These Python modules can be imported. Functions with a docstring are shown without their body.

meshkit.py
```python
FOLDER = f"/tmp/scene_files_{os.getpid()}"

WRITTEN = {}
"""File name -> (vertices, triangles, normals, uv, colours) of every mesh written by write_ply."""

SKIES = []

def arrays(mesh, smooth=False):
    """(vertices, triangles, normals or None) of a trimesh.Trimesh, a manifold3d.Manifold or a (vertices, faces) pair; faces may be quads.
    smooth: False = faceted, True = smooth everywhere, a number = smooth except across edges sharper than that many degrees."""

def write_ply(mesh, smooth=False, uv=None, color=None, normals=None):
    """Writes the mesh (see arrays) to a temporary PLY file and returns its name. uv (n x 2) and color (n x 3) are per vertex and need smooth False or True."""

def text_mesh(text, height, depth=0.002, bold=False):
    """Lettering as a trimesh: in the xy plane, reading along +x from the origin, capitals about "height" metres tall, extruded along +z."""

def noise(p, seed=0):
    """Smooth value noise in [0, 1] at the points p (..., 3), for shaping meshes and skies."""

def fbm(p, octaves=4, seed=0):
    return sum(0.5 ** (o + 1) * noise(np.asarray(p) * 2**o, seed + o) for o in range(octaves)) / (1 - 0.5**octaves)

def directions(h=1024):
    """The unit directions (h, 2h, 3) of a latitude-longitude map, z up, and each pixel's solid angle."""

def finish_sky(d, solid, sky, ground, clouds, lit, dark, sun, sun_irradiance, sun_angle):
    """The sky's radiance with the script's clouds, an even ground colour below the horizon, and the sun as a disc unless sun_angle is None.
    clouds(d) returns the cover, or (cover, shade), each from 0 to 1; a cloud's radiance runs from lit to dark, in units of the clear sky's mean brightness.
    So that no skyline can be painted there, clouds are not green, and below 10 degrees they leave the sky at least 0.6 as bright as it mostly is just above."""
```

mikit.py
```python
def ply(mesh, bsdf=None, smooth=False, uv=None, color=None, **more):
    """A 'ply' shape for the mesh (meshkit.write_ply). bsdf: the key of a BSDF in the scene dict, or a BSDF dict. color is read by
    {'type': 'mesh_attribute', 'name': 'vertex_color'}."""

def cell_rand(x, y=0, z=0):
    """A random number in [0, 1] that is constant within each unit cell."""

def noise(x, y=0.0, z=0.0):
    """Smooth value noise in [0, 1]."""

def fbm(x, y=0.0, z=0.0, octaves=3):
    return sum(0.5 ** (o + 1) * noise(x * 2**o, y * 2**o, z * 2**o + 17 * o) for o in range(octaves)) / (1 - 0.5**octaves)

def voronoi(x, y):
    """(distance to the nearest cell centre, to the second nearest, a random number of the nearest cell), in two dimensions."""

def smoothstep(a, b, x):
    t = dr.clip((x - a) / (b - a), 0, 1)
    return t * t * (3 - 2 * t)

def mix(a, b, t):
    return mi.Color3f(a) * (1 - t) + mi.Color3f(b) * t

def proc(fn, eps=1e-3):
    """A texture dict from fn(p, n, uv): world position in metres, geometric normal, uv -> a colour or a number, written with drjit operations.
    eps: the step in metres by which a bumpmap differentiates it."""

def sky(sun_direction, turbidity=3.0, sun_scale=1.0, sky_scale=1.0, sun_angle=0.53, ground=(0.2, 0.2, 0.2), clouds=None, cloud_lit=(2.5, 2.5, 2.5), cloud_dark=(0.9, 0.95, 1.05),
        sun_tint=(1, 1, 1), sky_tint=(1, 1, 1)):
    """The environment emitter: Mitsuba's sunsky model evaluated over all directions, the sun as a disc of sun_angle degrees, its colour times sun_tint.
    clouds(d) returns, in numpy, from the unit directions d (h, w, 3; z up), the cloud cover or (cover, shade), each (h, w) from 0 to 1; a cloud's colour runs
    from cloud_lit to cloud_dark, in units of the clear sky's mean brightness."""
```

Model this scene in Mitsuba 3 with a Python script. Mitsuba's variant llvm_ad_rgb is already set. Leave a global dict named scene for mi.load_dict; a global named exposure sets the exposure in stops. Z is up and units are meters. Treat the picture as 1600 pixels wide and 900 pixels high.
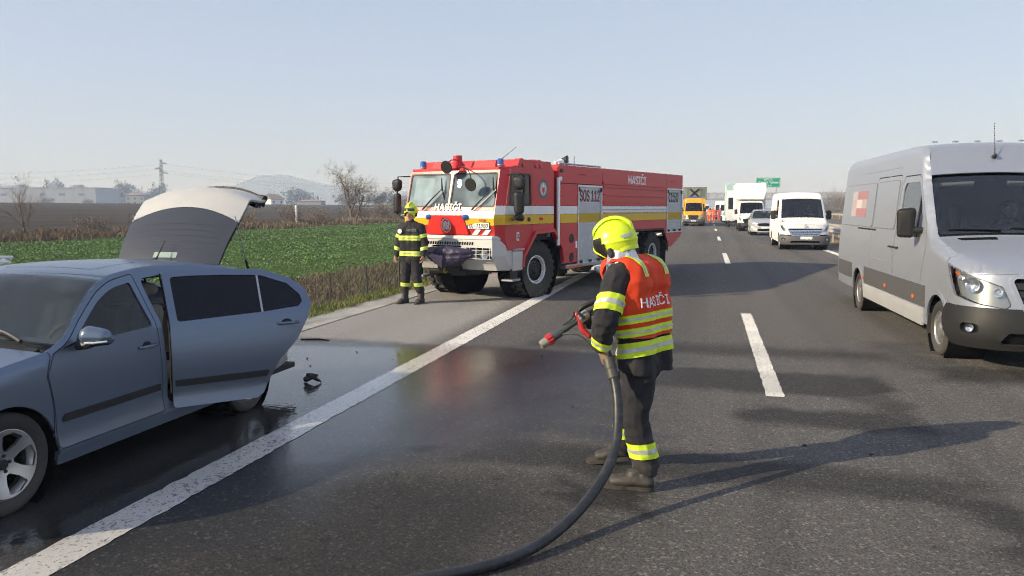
import math, random
import numpy as np, trimesh, shapely, mapbox_earcut
import drjit as dr, mitsuba as mi, mikit, meshkit
import manifold3d as m3
from shapely.geometry import Polygon, LineString, Point, MultiPolygon
from shapely.ops import unary_union
from mikit import noise, fbm, voronoi, smoothstep, mix, proc, cell_rand

T = mi.ScalarTransform4f
scene, labels = {}, {}
rng = np.random.default_rng(11)
random.seed(5)

# ---------------------------------------------------------------- camera, sky, exposure
EYE = np.array([0, 0, 1.8])
YAW, PITCH = math.radians(13.933), math.radians(5.849)
FWD = np.array([-math.sin(YAW) * math.cos(PITCH), math.cos(YAW) * math.cos(PITCH), -math.sin(PITCH)])
SUN = np.array([-math.cos(math.radians(35)) * math.cos(math.radians(24.5)), -math.sin(math.radians(35)) * math.cos(math.radians(24.5)), math.sin(math.radians(24.5))])
HAZE = True
scene['camera'] = {'type': 'perspective', 'fov': 2 * math.degrees(math.atan(800 / 1227)), 'fov_axis': 'x', 'near_clip': 0.05, 'far_clip': 20000.0,
                   'to_world': T().look_at(origin=EYE.tolist(), target=(EYE + FWD).tolist(), up=[0, 0, 1])}


def veil(d):
    # a thin, even milky veil that thickens towards the horizon
    el = np.clip(d[..., 2], 0, 1)
    streak = meshkit.fbm(np.stack([d[..., 0] * 2.0, d[..., 1] * 2.0, d[..., 2] * 9.0], -1), 4, 3)
    return np.clip(0.52 + 0.06 * np.exp(-el * 7.0) + 0.10 * (streak - 0.5), 0, 1), np.full(el.shape, 0.55)


scene['sky'] = mikit.sky(SUN, turbidity=3.0, clouds=veil, cloud_lit=(1.95, 2.03, 2.48), cloud_dark=(1.45, 1.52, 2.0), sun_tint=(0.88, 1.0, 1.19))
exposure = 2.4

# ---------------------------------------------------------------- helpers
USED = set()


def numbered(base):
    k, n = base, 0
    while k in USED:
        n += 1
        k = f'{base}_{n:03d}'
    USED.add(k)
    return k


def bsdf(name, d, two=True):
    scene[name] = {'type': 'twosided', 'b': d} if two else d
    return name


def rgb(r, g=None, b=None):
    return {'type': 'rgb', 'value': [r, r, r] if g is None else [r, g, b]}


def prin(name, col, rough=0.5, metal=0.0, coat=0.0, spec=0.5, sheen=0.0, bump=None, coat_gloss=0.9):
    d = {'type': 'principled', 'base_color': rgb(*col) if isinstance(col, (tuple, list)) else col,
         'roughness': rough if isinstance(rough, dict) else float(rough), 'metallic': float(metal), 'specular': float(spec)}
    if coat:
        d['clearcoat'], d['clearcoat_gloss'] = float(coat), float(coat_gloss)
    if sheen:
        d['sheen'] = float(sheen)
    if bump:
        d = {'type': 'bumpmap', 'tex': bump[0], 'scale': bump[1], 'b': d}
    return bsdf(name, d)


class Thing:
    """One thing: parts are added under its key, in its own frame M (4x4)."""

    def __init__(s, name, label, cat, group=None, M=None):
        s.key = numbered(name)
        labels[s.key] = {'label': label, 'category': cat}
        if group:
            labels[s.key]['group'] = group
        s.M = np.eye(4) if M is None else M

    def add(s, name, mesh, mat, parent=None, smooth=32, label=None, kind=None, M=None):
        if mesh is None:
            return None
        mesh = mesh.copy()
        if M is not None:
            mesh.apply_transform(M)
        mesh.apply_transform(s.M)
        key = numbered((parent or s.key) + '__' + name)
        scene[key] = mikit.ply(mesh, mat, smooth=smooth)
        if label or kind:
            labels[key] = {k: v for k, v in (('label', label), ('kind', kind)) if v}
        return key


def solo(name, mesh, mat, label=None, cat=None, group=None, kind=None, smooth=32, color=None):
    key = numbered(name)
    scene[key] = mikit.ply(mesh, mat, smooth=smooth, color=color)
    d = {k: v for k, v in (('label', label), ('category', cat), ('group', group), ('kind', kind)) if v}
    if d:
        labels[key] = d
    return key


def tr(x=0, y=0, z=0):
    m = np.eye(4)
    m[:3, 3] = x, y, z
    return m


def rot(deg, axis, point=None):
    return trimesh.transformations.rotation_matrix(math.radians(deg), axis, point)


def frame(x, y, heading_deg, scale=1.0, z=0.0):
    """Vehicle frame: local +Y runs to the rear. heading_deg turns it clockwise seen from above (rear towards +X)."""
    return tr(x, y, z) @ rot(-heading_deg, [0, 0, 1]) @ np.diag([scale, scale, scale, 1.0])


def cat(*ms):
    ms = [m for m in ms if m is not None and len(m.faces)]
    return trimesh.util.concatenate(ms) if len(ms) > 1 else ms[0]


def tm(v, f):
    return trimesh.Trimesh(np.asarray(v, float), np.asarray(f, int), process=False)


def quadmesh(v, q):
    q = np.asarray(q)
    return tm(v, np.vstack([q[:, [0, 1, 2]], q[:, [0, 2, 3]]]))


def bx(x0, x1, y0, y1, z0, z1, r=0.0):
    c = np.array([(x0 + x1) / 2, (y0 + y1) / 2, (z0 + z1) / 2])
    h = np.abs(np.array([x1 - x0, y1 - y0, z1 - z0])) / 2
    if r <= 0:
        m = trimesh.creation.box(2 * h)
        m.apply_translation(c)
        return tm(m.vertices, m.faces)
    r = min(r, h.min() * 0.95)
    pts = []
    for s in np.ndindex(2, 2, 2):
        sg = np.array(s) * 2 - 1
        for k in range(3):
            e = h - r
            e[k] = h[k]
            pts.append(c + sg * e)
    return hull(pts)


def hull(pts):
    m = trimesh.convex.convex_hull(np.asarray(pts, float))
    return tm(m.vertices, m.faces)


def tube(pts, r, n=8, cap=True):
    p = np.asarray(pts, float)
    r = np.broadcast_to(np.asarray(r, float), (len(p),))
    t = np.gradient(p, axis=0)
    t /= np.linalg.norm(t, axis=1, keepdims=True) + 1e-12
    a = np.cross(t[0], [0, 0, 1.0] if abs(t[0][2]) < 0.9 else [1.0, 0, 0])
    a /= np.linalg.norm(a)
    ang = np.arange(n) * 2 * np.pi / n
    V = []
    for i in range(len(p)):
        a = a - t[i] * (a @ t[i])
        a /= np.linalg.norm(a)
        b = np.cross(t[i], a)
        V.append(p[i] + r[i] * (np.cos(ang)[:, None] * a + np.sin(ang)[:, None] * b))
    V = np.vstack(V)
    i, j = np.meshgrid(np.arange(len(p) - 1), np.arange(n), indexing='ij')
    k = (j + 1) % n
    F = np.stack([i * n + j, i * n + k, (i + 1) * n + k, (i + 1) * n + j], -1).reshape(-1, 4)
    F = np.vstack([F[:, [0, 1, 2]], F[:, [0, 2, 3]]])
    if cap:
        V = np.vstack([V, p[0], p[-1]])
        c0, c1, e = len(V) - 2, len(V) - 1, (len(p) - 1) * n
        jj = np.arange(n)
        F = np.vstack([F, np.stack([jj * 0 + c0, (jj + 1) % n, jj], 1), np.stack([jj * 0 + c1, e + jj, e + (jj + 1) % n], 1)])
    return tm(V, F)


def spline(pts, n=40):
    from scipy.interpolate import CubicSpline
    p = np.asarray(pts, float)
    d = np.r_[0, np.cumsum(np.linalg.norm(np.diff(p, axis=0), axis=1) ** 0.5)]
    return CubicSpline(d, p, axis=0)(np.linspace(0, d[-1], n))


def curve2(pts, n=8):
    """A smooth open curve through 2-D points."""
    return spline(pts, n)


def lathe(profile, n=32, axis='x', a0=0.0):
    """profile: rows (radius, position along the axis)."""
    pr = np.asarray(profile, float)
    ang = np.arange(n) * 2 * np.pi / n + a0
    V = np.stack([np.repeat(pr[:, 1], n), (pr[:, :1] * np.cos(ang)).ravel(), (pr[:, :1] * np.sin(ang)).ravel()], 1)
    if axis == 'z':
        V = V[:, [1, 2, 0]]
    elif axis == 'y':
        V = V[:, [2, 0, 1]]
    i, j = np.meshgrid(np.arange(len(pr) - 1), np.arange(n), indexing='ij')
    k = (j + 1) % n
    return quadmesh(V, np.stack([i * n + j, i * n + k, (i + 1) * n + k, (i + 1) * n + j], -1).reshape(-1, 4))


def earcut(poly):
    rings = [np.asarray(poly.exterior.coords)[:-1]] + [np.asarray(r.coords)[:-1] for r in poly.interiors]
    v = np.vstack(rings)
    return v, np.asarray(mapbox_earcut.triangulate_float64(v, np.cumsum([len(r) for r in rings]).astype(np.uint32))).reshape(-1, 3)


def polys(g):
    return [p for p in (g.geoms if hasattr(g, 'geoms') else [g]) if p.geom_type == 'Polygon' and p.area > 1e-9]


def extr(poly, d, M=None):
    ms = []
    for p in polys(poly):
        ms.append(trimesh.creation.extrude_polygon(p, d, engine='earcut'))
    m = cat(*ms)
    m = tm(m.vertices, m.faces)
    return m.apply_transform(M) if M is not None else m


# frames for flat pieces: 2-D (a, b) and thickness d
SIDE_R = np.array([[0, 0, 1, 0], [1, 0, 0, 0], [0, 1, 0, 0], [0, 0, 0, 1.0]])     # (a,b,d) -> y=a, z=b, x=d
FRONT = np.array([[1, 0, 0, 0], [0, 0, -1, 0], [0, 1, 0, 0], [0, 0, 0, 1.0]])     # x=a, z=b, -y=d


def sheet(poly, fmap, s=0.06, flange=0.012, out=None):
    """Poly (2-D) cut on a grid of step s (or (sx, sy)), mapped to 3-D by fmap, its edges folded in by flange along -normal."""
    sx, sy = (s, s) if np.isscalar(s) else s
    V, F = [], []
    for p in polys(poly):
        x0, y0, x1, y1 = p.bounds
        gx = np.arange(math.floor(x0 / sx), math.ceil(x1 / sx) + 1) * sx
        gy = np.arange(math.floor(y0 / sy), math.ceil(y1 / sy) + 1) * sy
        cells = np.array([shapely.box(a, b, a + sx, b + sy) for a in gx[:-1] for b in gy[:-1]])
        shapely.prepare(p)
        cells = cells[shapely.intersects(p, cells)]
        inside = shapely.contains(p, cells)
        for c, full in zip(cells, inside):
            if full:
                a, b, c2, d = c.bounds
                n = len(V)
                V += [(a, b), (c2, b), (c2, d), (a, d)]
                F += [(n, n + 1, n + 2), (n, n + 2, n + 3)]
            else:
                for q in polys(p.intersection(c)):
                    v, f = earcut(shapely.geometry.polygon.orient(q))
                    n = len(V)
                    V += [tuple(t) for t in v]
                    F += [tuple(t + n) for t in f]
    if not F:
        return None
    V, F = np.array(V), np.array(F)
    key = np.round(V * 1e5).astype(np.int64)
    _, first, inv = np.unique(key, axis=0, return_index=True, return_inverse=True)
    V, F = V[first], inv.ravel()[F]
    F = F[(F[:, 0] != F[:, 1]) & (F[:, 1] != F[:, 2]) & (F[:, 0] != F[:, 2])]
    P = fmap(V)
    m = tm(P, F)
    if flange > 0:
        n = np.zeros_like(P)
        fn = np.cross(P[F[:, 1]] - P[F[:, 0]], P[F[:, 2]] - P[F[:, 0]])
        for k in range(3):
            np.add.at(n, F[:, k], fn)
        n /= np.linalg.norm(n, axis=1, keepdims=True) + 1e-12
        o = np.asarray(out if out is not None else [1, 0, 0], float)
        if (fn @ o).sum() < 0:
            n = -n
        e = np.vstack([F[:, [0, 1]], F[:, [1, 2]], F[:, [2, 0]]])
        ek = np.sort(e, 1)
        _, idx, cnt = np.unique(ek, axis=0, return_index=True, return_counts=True)
        b = e[idx[cnt == 1]]
        Q = P[b.ravel()].reshape(-1, 2, 3)
        R = Q - flange * n[b.ravel()].reshape(-1, 2, 3)
        k = len(b)
        VV = np.vstack([Q[:, 0], Q[:, 1], R[:, 1], R[:, 0]])
        i = np.arange(k)
        m = cat(m, quadmesh(VV, np.stack([i, i + k, i + 2 * k, i + 3 * k], 1)))
        m.merge_vertices(digits_vertex=6)
        m = tm(m.vertices, m.faces)
    return m


def pg(*pts):
    p = Polygon(pts)
    return p if p.is_valid else p.buffer(0)


def rounded(poly, r):
    return poly.buffer(-r).buffer(r, quad_segs=4)


def rrect(x0, x1, y0, y1, r):
    return shapely.box(x0 + r, y0 + r, x1 - r, y1 - r).buffer(r, quad_segs=4)


def circle(x, y, r, q=12):
    return Point(x, y).buffer(r, quad_segs=q)


def ball(p, r, n=10):
    return m3.Manifold.sphere(float(r), n).translate([float(t) for t in p])


def m2t(m):
    q = m.to_mesh()
    return tm(q.vert_properties[:, :3], q.tri_verts)


def bones(segs, refine=0.03, smooth=8, n=12, cut=None):
    """segs: lists of (point, radius); neighbours are hulled, all are joined, refined and smoothed to one surface."""
    parts = []
    for chain in segs:
        if len(chain) == 1:
            parts.append(ball(*chain[0], n))
        for a, b in zip(chain[:-1], chain[1:]):
            parts.append(m3.Manifold.batch_hull([ball(*a, n), ball(*b, n)]))
    m = m3.Manifold.batch_boolean(parts, m3.OpType.Add) if len(parts) > 1 else parts[0]
    if cut is not None:
        m = m - cut
    rmin = min(float(x[1]) for ch in segs for x in ch)
    t = m2t(m.simplify(min(0.002, rmin * 0.06)).refine_to_length(max(min(refine, rmin * 1.2), refine * 0.35)))
    t.merge_vertices(digits_vertex=5)
    f = t.faces
    t = trimesh.Trimesh(t.vertices, f[(f[:, 0] != f[:, 1]) & (f[:, 1] != f[:, 2]) & (f[:, 0] != f[:, 2])], process=False)
    t.remove_unreferenced_vertices()
    if smooth:
        trimesh.smoothing.filter_taubin(t, lamb=0.5, nu=0.52, iterations=smooth)
    return tm(t.vertices, t.faces)


def normals_of(m):
    n = np.zeros_like(m.vertices)
    v, f = m.vertices, m.faces
    fn = np.cross(v[f[:, 1]] - v[f[:, 0]], v[f[:, 2]] - v[f[:, 0]])
    for k in range(3):
        np.add.at(n, f[:, k], fn)
    return n / (np.linalg.norm(n, axis=1, keepdims=True) + 1e-12)


def offset(m, d):
    return tm(m.vertices + normals_of(m) * d, m.faces)


def slab(m, p0, n, lo, hi):
    """The slice of m between lo and hi along n from p0."""
    n = np.asarray(n, float) / np.linalg.norm(n)
    p0 = np.asarray(p0, float)
    m = trimesh.Trimesh(m.vertices, m.faces, process=False)
    m = m.slice_plane(p0 + n * lo, n)
    m = m.slice_plane(p0 + n * hi, -n) if len(m.faces) else m
    return tm(m.vertices, m.faces) if len(m.faces) else None


def wrinkle(m, amp, scale=(9, 9, 9), seed=0, ridge=True):
    q = meshkit.fbm(m.vertices * np.asarray(scale), 3, seed)
    d = (np.abs(q - 0.5) * 2 if ridge else q - 0.5)
    return tm(m.vertices - normals_of(m) * (amp * d)[:, None], m.faces)


def text_on(text, height, origin, right, upv, depth=0.003, bold=True, width=None, center=True):
    """Lettering on a plane: capitals height tall, origin at the (centre of the) baseline, outwards right x upv."""
    m = meshkit.text_mesh(text, height, depth, bold)
    m = tm(m.vertices, m.faces)
    lo, hi = m.bounds[0][0], m.bounds[1][0]
    sx = (width / (hi - lo)) if width else 1.0
    v = m.vertices.copy()
    v[:, 0] = (v[:, 0] - ((lo + hi) / 2 if center else lo)) * sx
    right, upv = np.asarray(right, float), np.asarray(upv, float)
    o = np.cross(right, upv)
    return tm(np.asarray(origin) + v[:, :1] * right + v[:, 1:2] * upv + v[:, 2:] * o, m.faces)
# ---------------------------------------------------------------- the road: what is wet and what is dry
def wet_fields(p):
    """(puddle, wet, damp), 0 to 1, from the world position: where the hose water ran out over the carriageway."""
    x, y = p.x, p.y
    wx = x + 0.75 * (fbm(x * 0.9, y * 1.5, 3.0) - 0.5) + 0.25 * (fbm(x * 1.1, y * 6.0, 5.0) - 0.5) + 0.16 * (noise(x * 5, y * 5, 9.0) - 0.5)
    wy = y + 0.35 * (fbm(x * 0.8, y * 1.1, 7.0) - 0.5) + 0.10 * (noise(x * 6, y * 4, 2.0) - 0.5) + 0.12 * (fbm(x * 3.0, y * 2.0, 4.0) - 0.5)
    far = 9.45 + 0.10 * (x + 4.0)
    # standing water on the hard shoulder round the car and a tongue of it into the lane
    right = dr.select(wy > 5.4, -2.35 + 0.12 * (wy - 5.4), -2.35 - 0.45 * (5.4 - wy))
    pud = smoothstep(0.0, 0.35, far + 0.12 * (fbm(x * 2, y * 2, 1.0) - 0.5) - y) * smoothstep(-0.25, 0.5, right - wx)
    pud = pud * (0.80 + 0.2 * smoothstep(0.35, 0.6, fbm(x * 1.6, y * 1.6, 11.0)))
    # wet asphalt reaching to the middle of the lane
    edge = dr.select(wy > 6.4, -0.75 + 0.10 * (wy - 6.4), -0.75 - 0.75 * (6.4 - wy))
    wet = smoothstep(0.0, 0.5, 9.9 - wy) * smoothstep(-0.5, 0.9, edge - wx)
    stream = smoothstep(0.55, 0.1, dr.abs(wx + 2.35 - 0.55 * (wy - 4.6))) * smoothstep(2.8, 3.6, wy) * smoothstep(6.0, 5.0, wy) * 0.5
    wet = dr.maximum(wet, stream)
    wet = dr.maximum(wet, 0.55 * smoothstep(0.35, 0.05, dr.abs(wy - 6.15)) * smoothstep(-1.6, -1.0, wx) * smoothstep(-0.2, -0.6, wx))

    def rect(x0, x1, y0, y1, s=0.14):
        return smoothstep(-s, s, dr.minimum(dr.minimum(wx - x0, x1 - wx), dr.minimum(wy - y0, y1 - wy)))
    damp = dr.maximum(rect(-1.2, 1.85, 7.9, 8.95) * 0.85, rect(0.2, 1.65, 6.75, 7.35) * 0.9)
    damp = dr.maximum(damp, rect(1.35, 1.85, 6.8, 8.9) * 0.6)
    damp = dr.maximum(damp, rect(-2.2, 2.3, 9.9, 10.6, 0.3) * 0.75)
    damp = dr.maximum(damp, rect(-1.6, 1.8, 5.15, 5.75) * 0.8)
    damp = dr.maximum(damp, smoothstep(0.32, 0.05, dr.abs(wx - 1.72)) * smoothstep(5.9, 5.3, wy) * smoothstep(3.6, 4.6, wy) * 0.8)
    damp = dr.maximum(damp, rect(2.5, 4.2, 8.9, 9.8, 0.25) * 0.9)
    damp = dr.maximum(damp, rect(-3.6, -0.7, 2.2, 4.8, 0.45) * 0.85)
    damp = dr.maximum(damp, rect(-0.75, -0.05, 4.55, 5.0, 0.12) * 0.9)
    damp = dr.maximum(damp, rect(2.3, 2.75, 9.4, 11.4, 0.2) * 0.5)
    damp = dr.maximum(damp, wet)
    return pud, dr.maximum(wet, pud), damp


def grain(p):
    a, b, c = voronoi(p.x * 105, p.y * 105)
    d, e, f = voronoi(p.x * 66 + 9, p.y * 66)
    return c, a, f


def road_tone(p):
    """Dry tone of the asphalt: mineral grains, old repair tones, tyre tracks, dust on the hard shoulder."""
    c, a, f = grain(p)
    big = fbm(p.x * 0.35, p.y * 0.16, 4.0)
    lane = smoothstep(0.55, 0.15, dr.abs(dr.abs(p.x + 1.25) - 0.85)) + smoothstep(0.55, 0.15, dr.abs(dr.abs(p.x - 2.75) - 0.85))
    t = 0.098 * (0.86 + 0.28 * big) * (1 - 0.10 * lane)
    g = 0.50 + 0.78 * c + 1.0 * smoothstep(0.90, 0.985, f)
    a2, b2, c2 = voronoi(p.x * 1.7 + 3, p.y * 1.7)
    spot = smoothstep(0.10, 0.03, a2 + 0.05 * noise(p.x * 30, p.y * 30, 1.0)) * smoothstep(0.55, 0.7, c2)
    track = smoothstep(0.45, 0.75, fbm(p.x * 2.6, p.y * 0.06, 12.0))
    t = t * g * (1 - 0.45 * spot) * (1 - 0.16 * track)
    dust = smoothstep(-3.2, -3.9, p.x) * (0.55 + 0.8 * fbm(p.x * 0.8, p.y * 0.25, 5.0))
    dust = dust + 0.9 * smoothstep(-5.0, -5.7, p.x + 0.3 * (noise(p.y * 1.3, p.x, 2.0) - 0.5))
    col = mix((1.0, 0.93, 0.87), (1.0, 0.95, 0.90), 0.5) * t
    return mix(col, mi.Color3f(0.30, 0.285, 0.265) * (0.75 + 0.5 * c), dr.clip(dust, 0, 1) * 0.72)


def road_dry(p, n, uv):
    pud, wet, damp = wet_fields(p)
    return road_tone(p) * (1 - 0.70 * damp)


def road_wet(p, n, uv):
    return mi.Color3f(0.92, 0.96, 1.0) * (road_tone(p) * 0.17 + 0.035 * smoothstep(0.90, 0.985, grain(p)[2]) * (1 - wet_fields(p)[0] * smoothstep(-3.0, -3.6, p.x)))


def wet_w(p, n, uv):
    return wet_fields(p)[1] * 0.96


def wet_rough(p, n, uv):
    pud, wet, damp = wet_fields(p)
    return 0.36 - 0.06 * wet - pud * (0.15 + 0.09 * smoothstep(-3.0, -3.6, p.x))


def road_bump(p, n, uv):
    c, a, f = grain(p)
    return dr.sqrt(dr.maximum(1 - a * a, 0.0)) * 0.0030 + 0.0022 * c


def wet_bump(p, n, uv):
    pud, wet, damp = wet_fields(p)
    c, a, f = grain(p)
    ripple = 0.0016 * fbm(p.x * 9, p.y * 9, 2.0)
    return (dr.sqrt(dr.maximum(1 - a * a, 0.0)) * 0.0017) * (1 - pud * (0.50 + 0.46 * smoothstep(-3.0, -3.6, p.x))) + ripple * 0.6 + 0.0009 * noise(p.x * 42, p.y * 30, 3.0)


def wetted(name, dry, wet, spec=0.5, u=0.0):
    # u: a hair of difference, so that two materials that differ only in their textures are not taken for one
    a = {'type': 'bumpmap', 'tex': proc(road_bump, 0.0015 * (1 + u)), 'scale': 1.0 - u, 'b': {'type': 'principled', 'base_color': proc(dry, 1e-3 * (1 + u)), 'roughness': 0.75 + u, 'specular': 0.35}}
    b = {'type': 'bumpmap', 'tex': proc(wet_bump, 0.003 * (1 + u)), 'scale': 1.0 - u, 'b': {'type': 'principled', 'base_color': proc(wet), 'roughness': proc(wet_rough), 'specular': spec}}
    scene[name] = {'type': 'twosided', 'b': {'type': 'blendbsdf', 'weight': proc(wet_w), 'a': a, 'b': b}}
    return name


def paint_tone(p):
    c, a, f = grain(p)
    wear = smoothstep(0.66, 0.84, fbm(p.x * 60, p.y * 48, 1.0) * 0.75 + 0.25 * fbm(p.x * 6, p.y * 4, 8.0) + 0.20 * c) * 0.8
    col = mi.Color3f(0.66, 0.64, 0.60) * (0.84 + 0.22 * fbm(p.x * 3, p.y * 2, 6.0)) * (0.9 + 0.14 * c)
    return mix(col, road_tone(p) * 1.1, wear)


def paint_dry(p, n, uv):
    return paint_tone(p) * (1 - 0.25 * wet_fields(p)[2])


def paint_wet(p, n, uv):
    return paint_tone(p) * 0.72


wetted('asphalt', road_dry, road_wet, 0.72)
wetted('road_paint', paint_dry, paint_wet, 0.71, 0.01)


def concrete_c(p, n, uv):
    j = smoothstep(0.012, 0.004, dr.abs(p.y / 1.0 - dr.floor(p.y / 1.0) - 0.5) * 1.0)
    t = 0.27 * (0.55 + 0.85 * fbm(p.x * 4, p.y * 1.6, 1.0)) * (0.85 + 0.3 * noise(p.x * 60, p.y * 60, 2.0)) * (1 - 0.5 * j)
    return mi.Color3f(1.0, 0.96, 0.88) * t * (1 - 0.6 * wet_fields(p)[1])


prin('concrete', proc(concrete_c), 0.85)


def ground_c(p, n, uv):
    x, y = p.x, p.y
    wob = 0.8 * (fbm(x * 0.3, y * 0.3, 1.0) - 0.5)
    clod = noise(x * 3.2, y * 3.2, 4.0) * 0.6 + 0.4 * noise(x * 11, y * 11, 2.0)
    verge = mix((0.085, 0.085, 0.035), (0.15, 0.125, 0.07), smoothstep(0.35, 0.65, fbm(x * 2.2, y * 1.4, 8.0)))
    edge = smoothstep(-6.62, -6.40, x + 0.12 * (fbm(x * 3, y * 3, 5.0) - 0.5))
    verge = mix(verge, mi.Color3f(0.045, 0.038, 0.03), edge)
    soil = mi.Color3f(0.052, 0.043, 0.032) * (0.6 + 0.8 * clod)
    green = mix((0.036, 0.066, 0.016), (0.055, 0.10, 0.025), clod)
    row = smoothstep(0.3, 0.7, noise((x * 0.99 + y * 0.05) * 6.5, y * 0.06, 1.0))
    green = mix(green, mi.Color3f(0.050, 0.055, 0.026), 0.35 * row)
    plough = mix((0.040, 0.034, 0.030), (0.066, 0.056, 0.046), clod * 0.6 + 0.4 * noise(x * 0.22, y * 0.05, 6.0))
    plough = plough * (0.78 + 0.44 * noise((x * 0.985 - y * 0.17) * 0.9, y * 0.02, 3.0))
    straw = mix((0.17, 0.14, 0.085), (0.24, 0.20, 0.13), clod)
    meadow = mix((0.08, 0.085, 0.045), (0.16, 0.14, 0.09), fbm(x * 0.012, y * 0.012, 3.0))
    col = mix(green, verge, smoothstep(-10.2, -9.6, x + wob))
    col = mix(straw * 0.6, col, smoothstep(-33.0, -31.5, x + wob))
    col = mix(plough, col, smoothstep(-37.5, -35.5, x + wob * 2))
    col = mix(straw, col, smoothstep(-222, -208, x + wob * 8))
    col = mix(meadow, col, smoothstep(-260, -228, x))
    brown = mix((0.10, 0.075, 0.045), (0.16, 0.12, 0.075), clod)
    col = mix(col, brown, smoothstep(4.0, 5.6, x) )
    col = mix(col, meadow, smoothstep(24, 30, x))
    return col


prin('earth', proc(ground_c), 0.95, spec=0.1)


def ground_h(x, y):
    x, y = np.asarray(x, float), np.asarray(y, float)
    z = np.interp(x, [-9000, -700, -222, -210, -40, -33, -12, -10, -8.2, -7.0, -6.3, -5.95, 5.6, 6.2, 8, 8.6, 20, 22, 30, 9000],
                  [3.0, 3.0, 3.25, 3.35, 0.45, 0.15, -0.05, -0.05, -0.12, -0.10, -0.02, -0.07, -0.07, -0.03, -0.03, -0.07, -0.07, -0.05, 0.6, 1.0])
    rough = (meshkit.fbm(np.stack([x * 0.15, y * 0.15, x * 0], -1), 3, 2) - 0.5) * np.interp(np.abs(x), [10, 40, 200], [0.0, 0.35, 0.5])
    return z + rough


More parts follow.
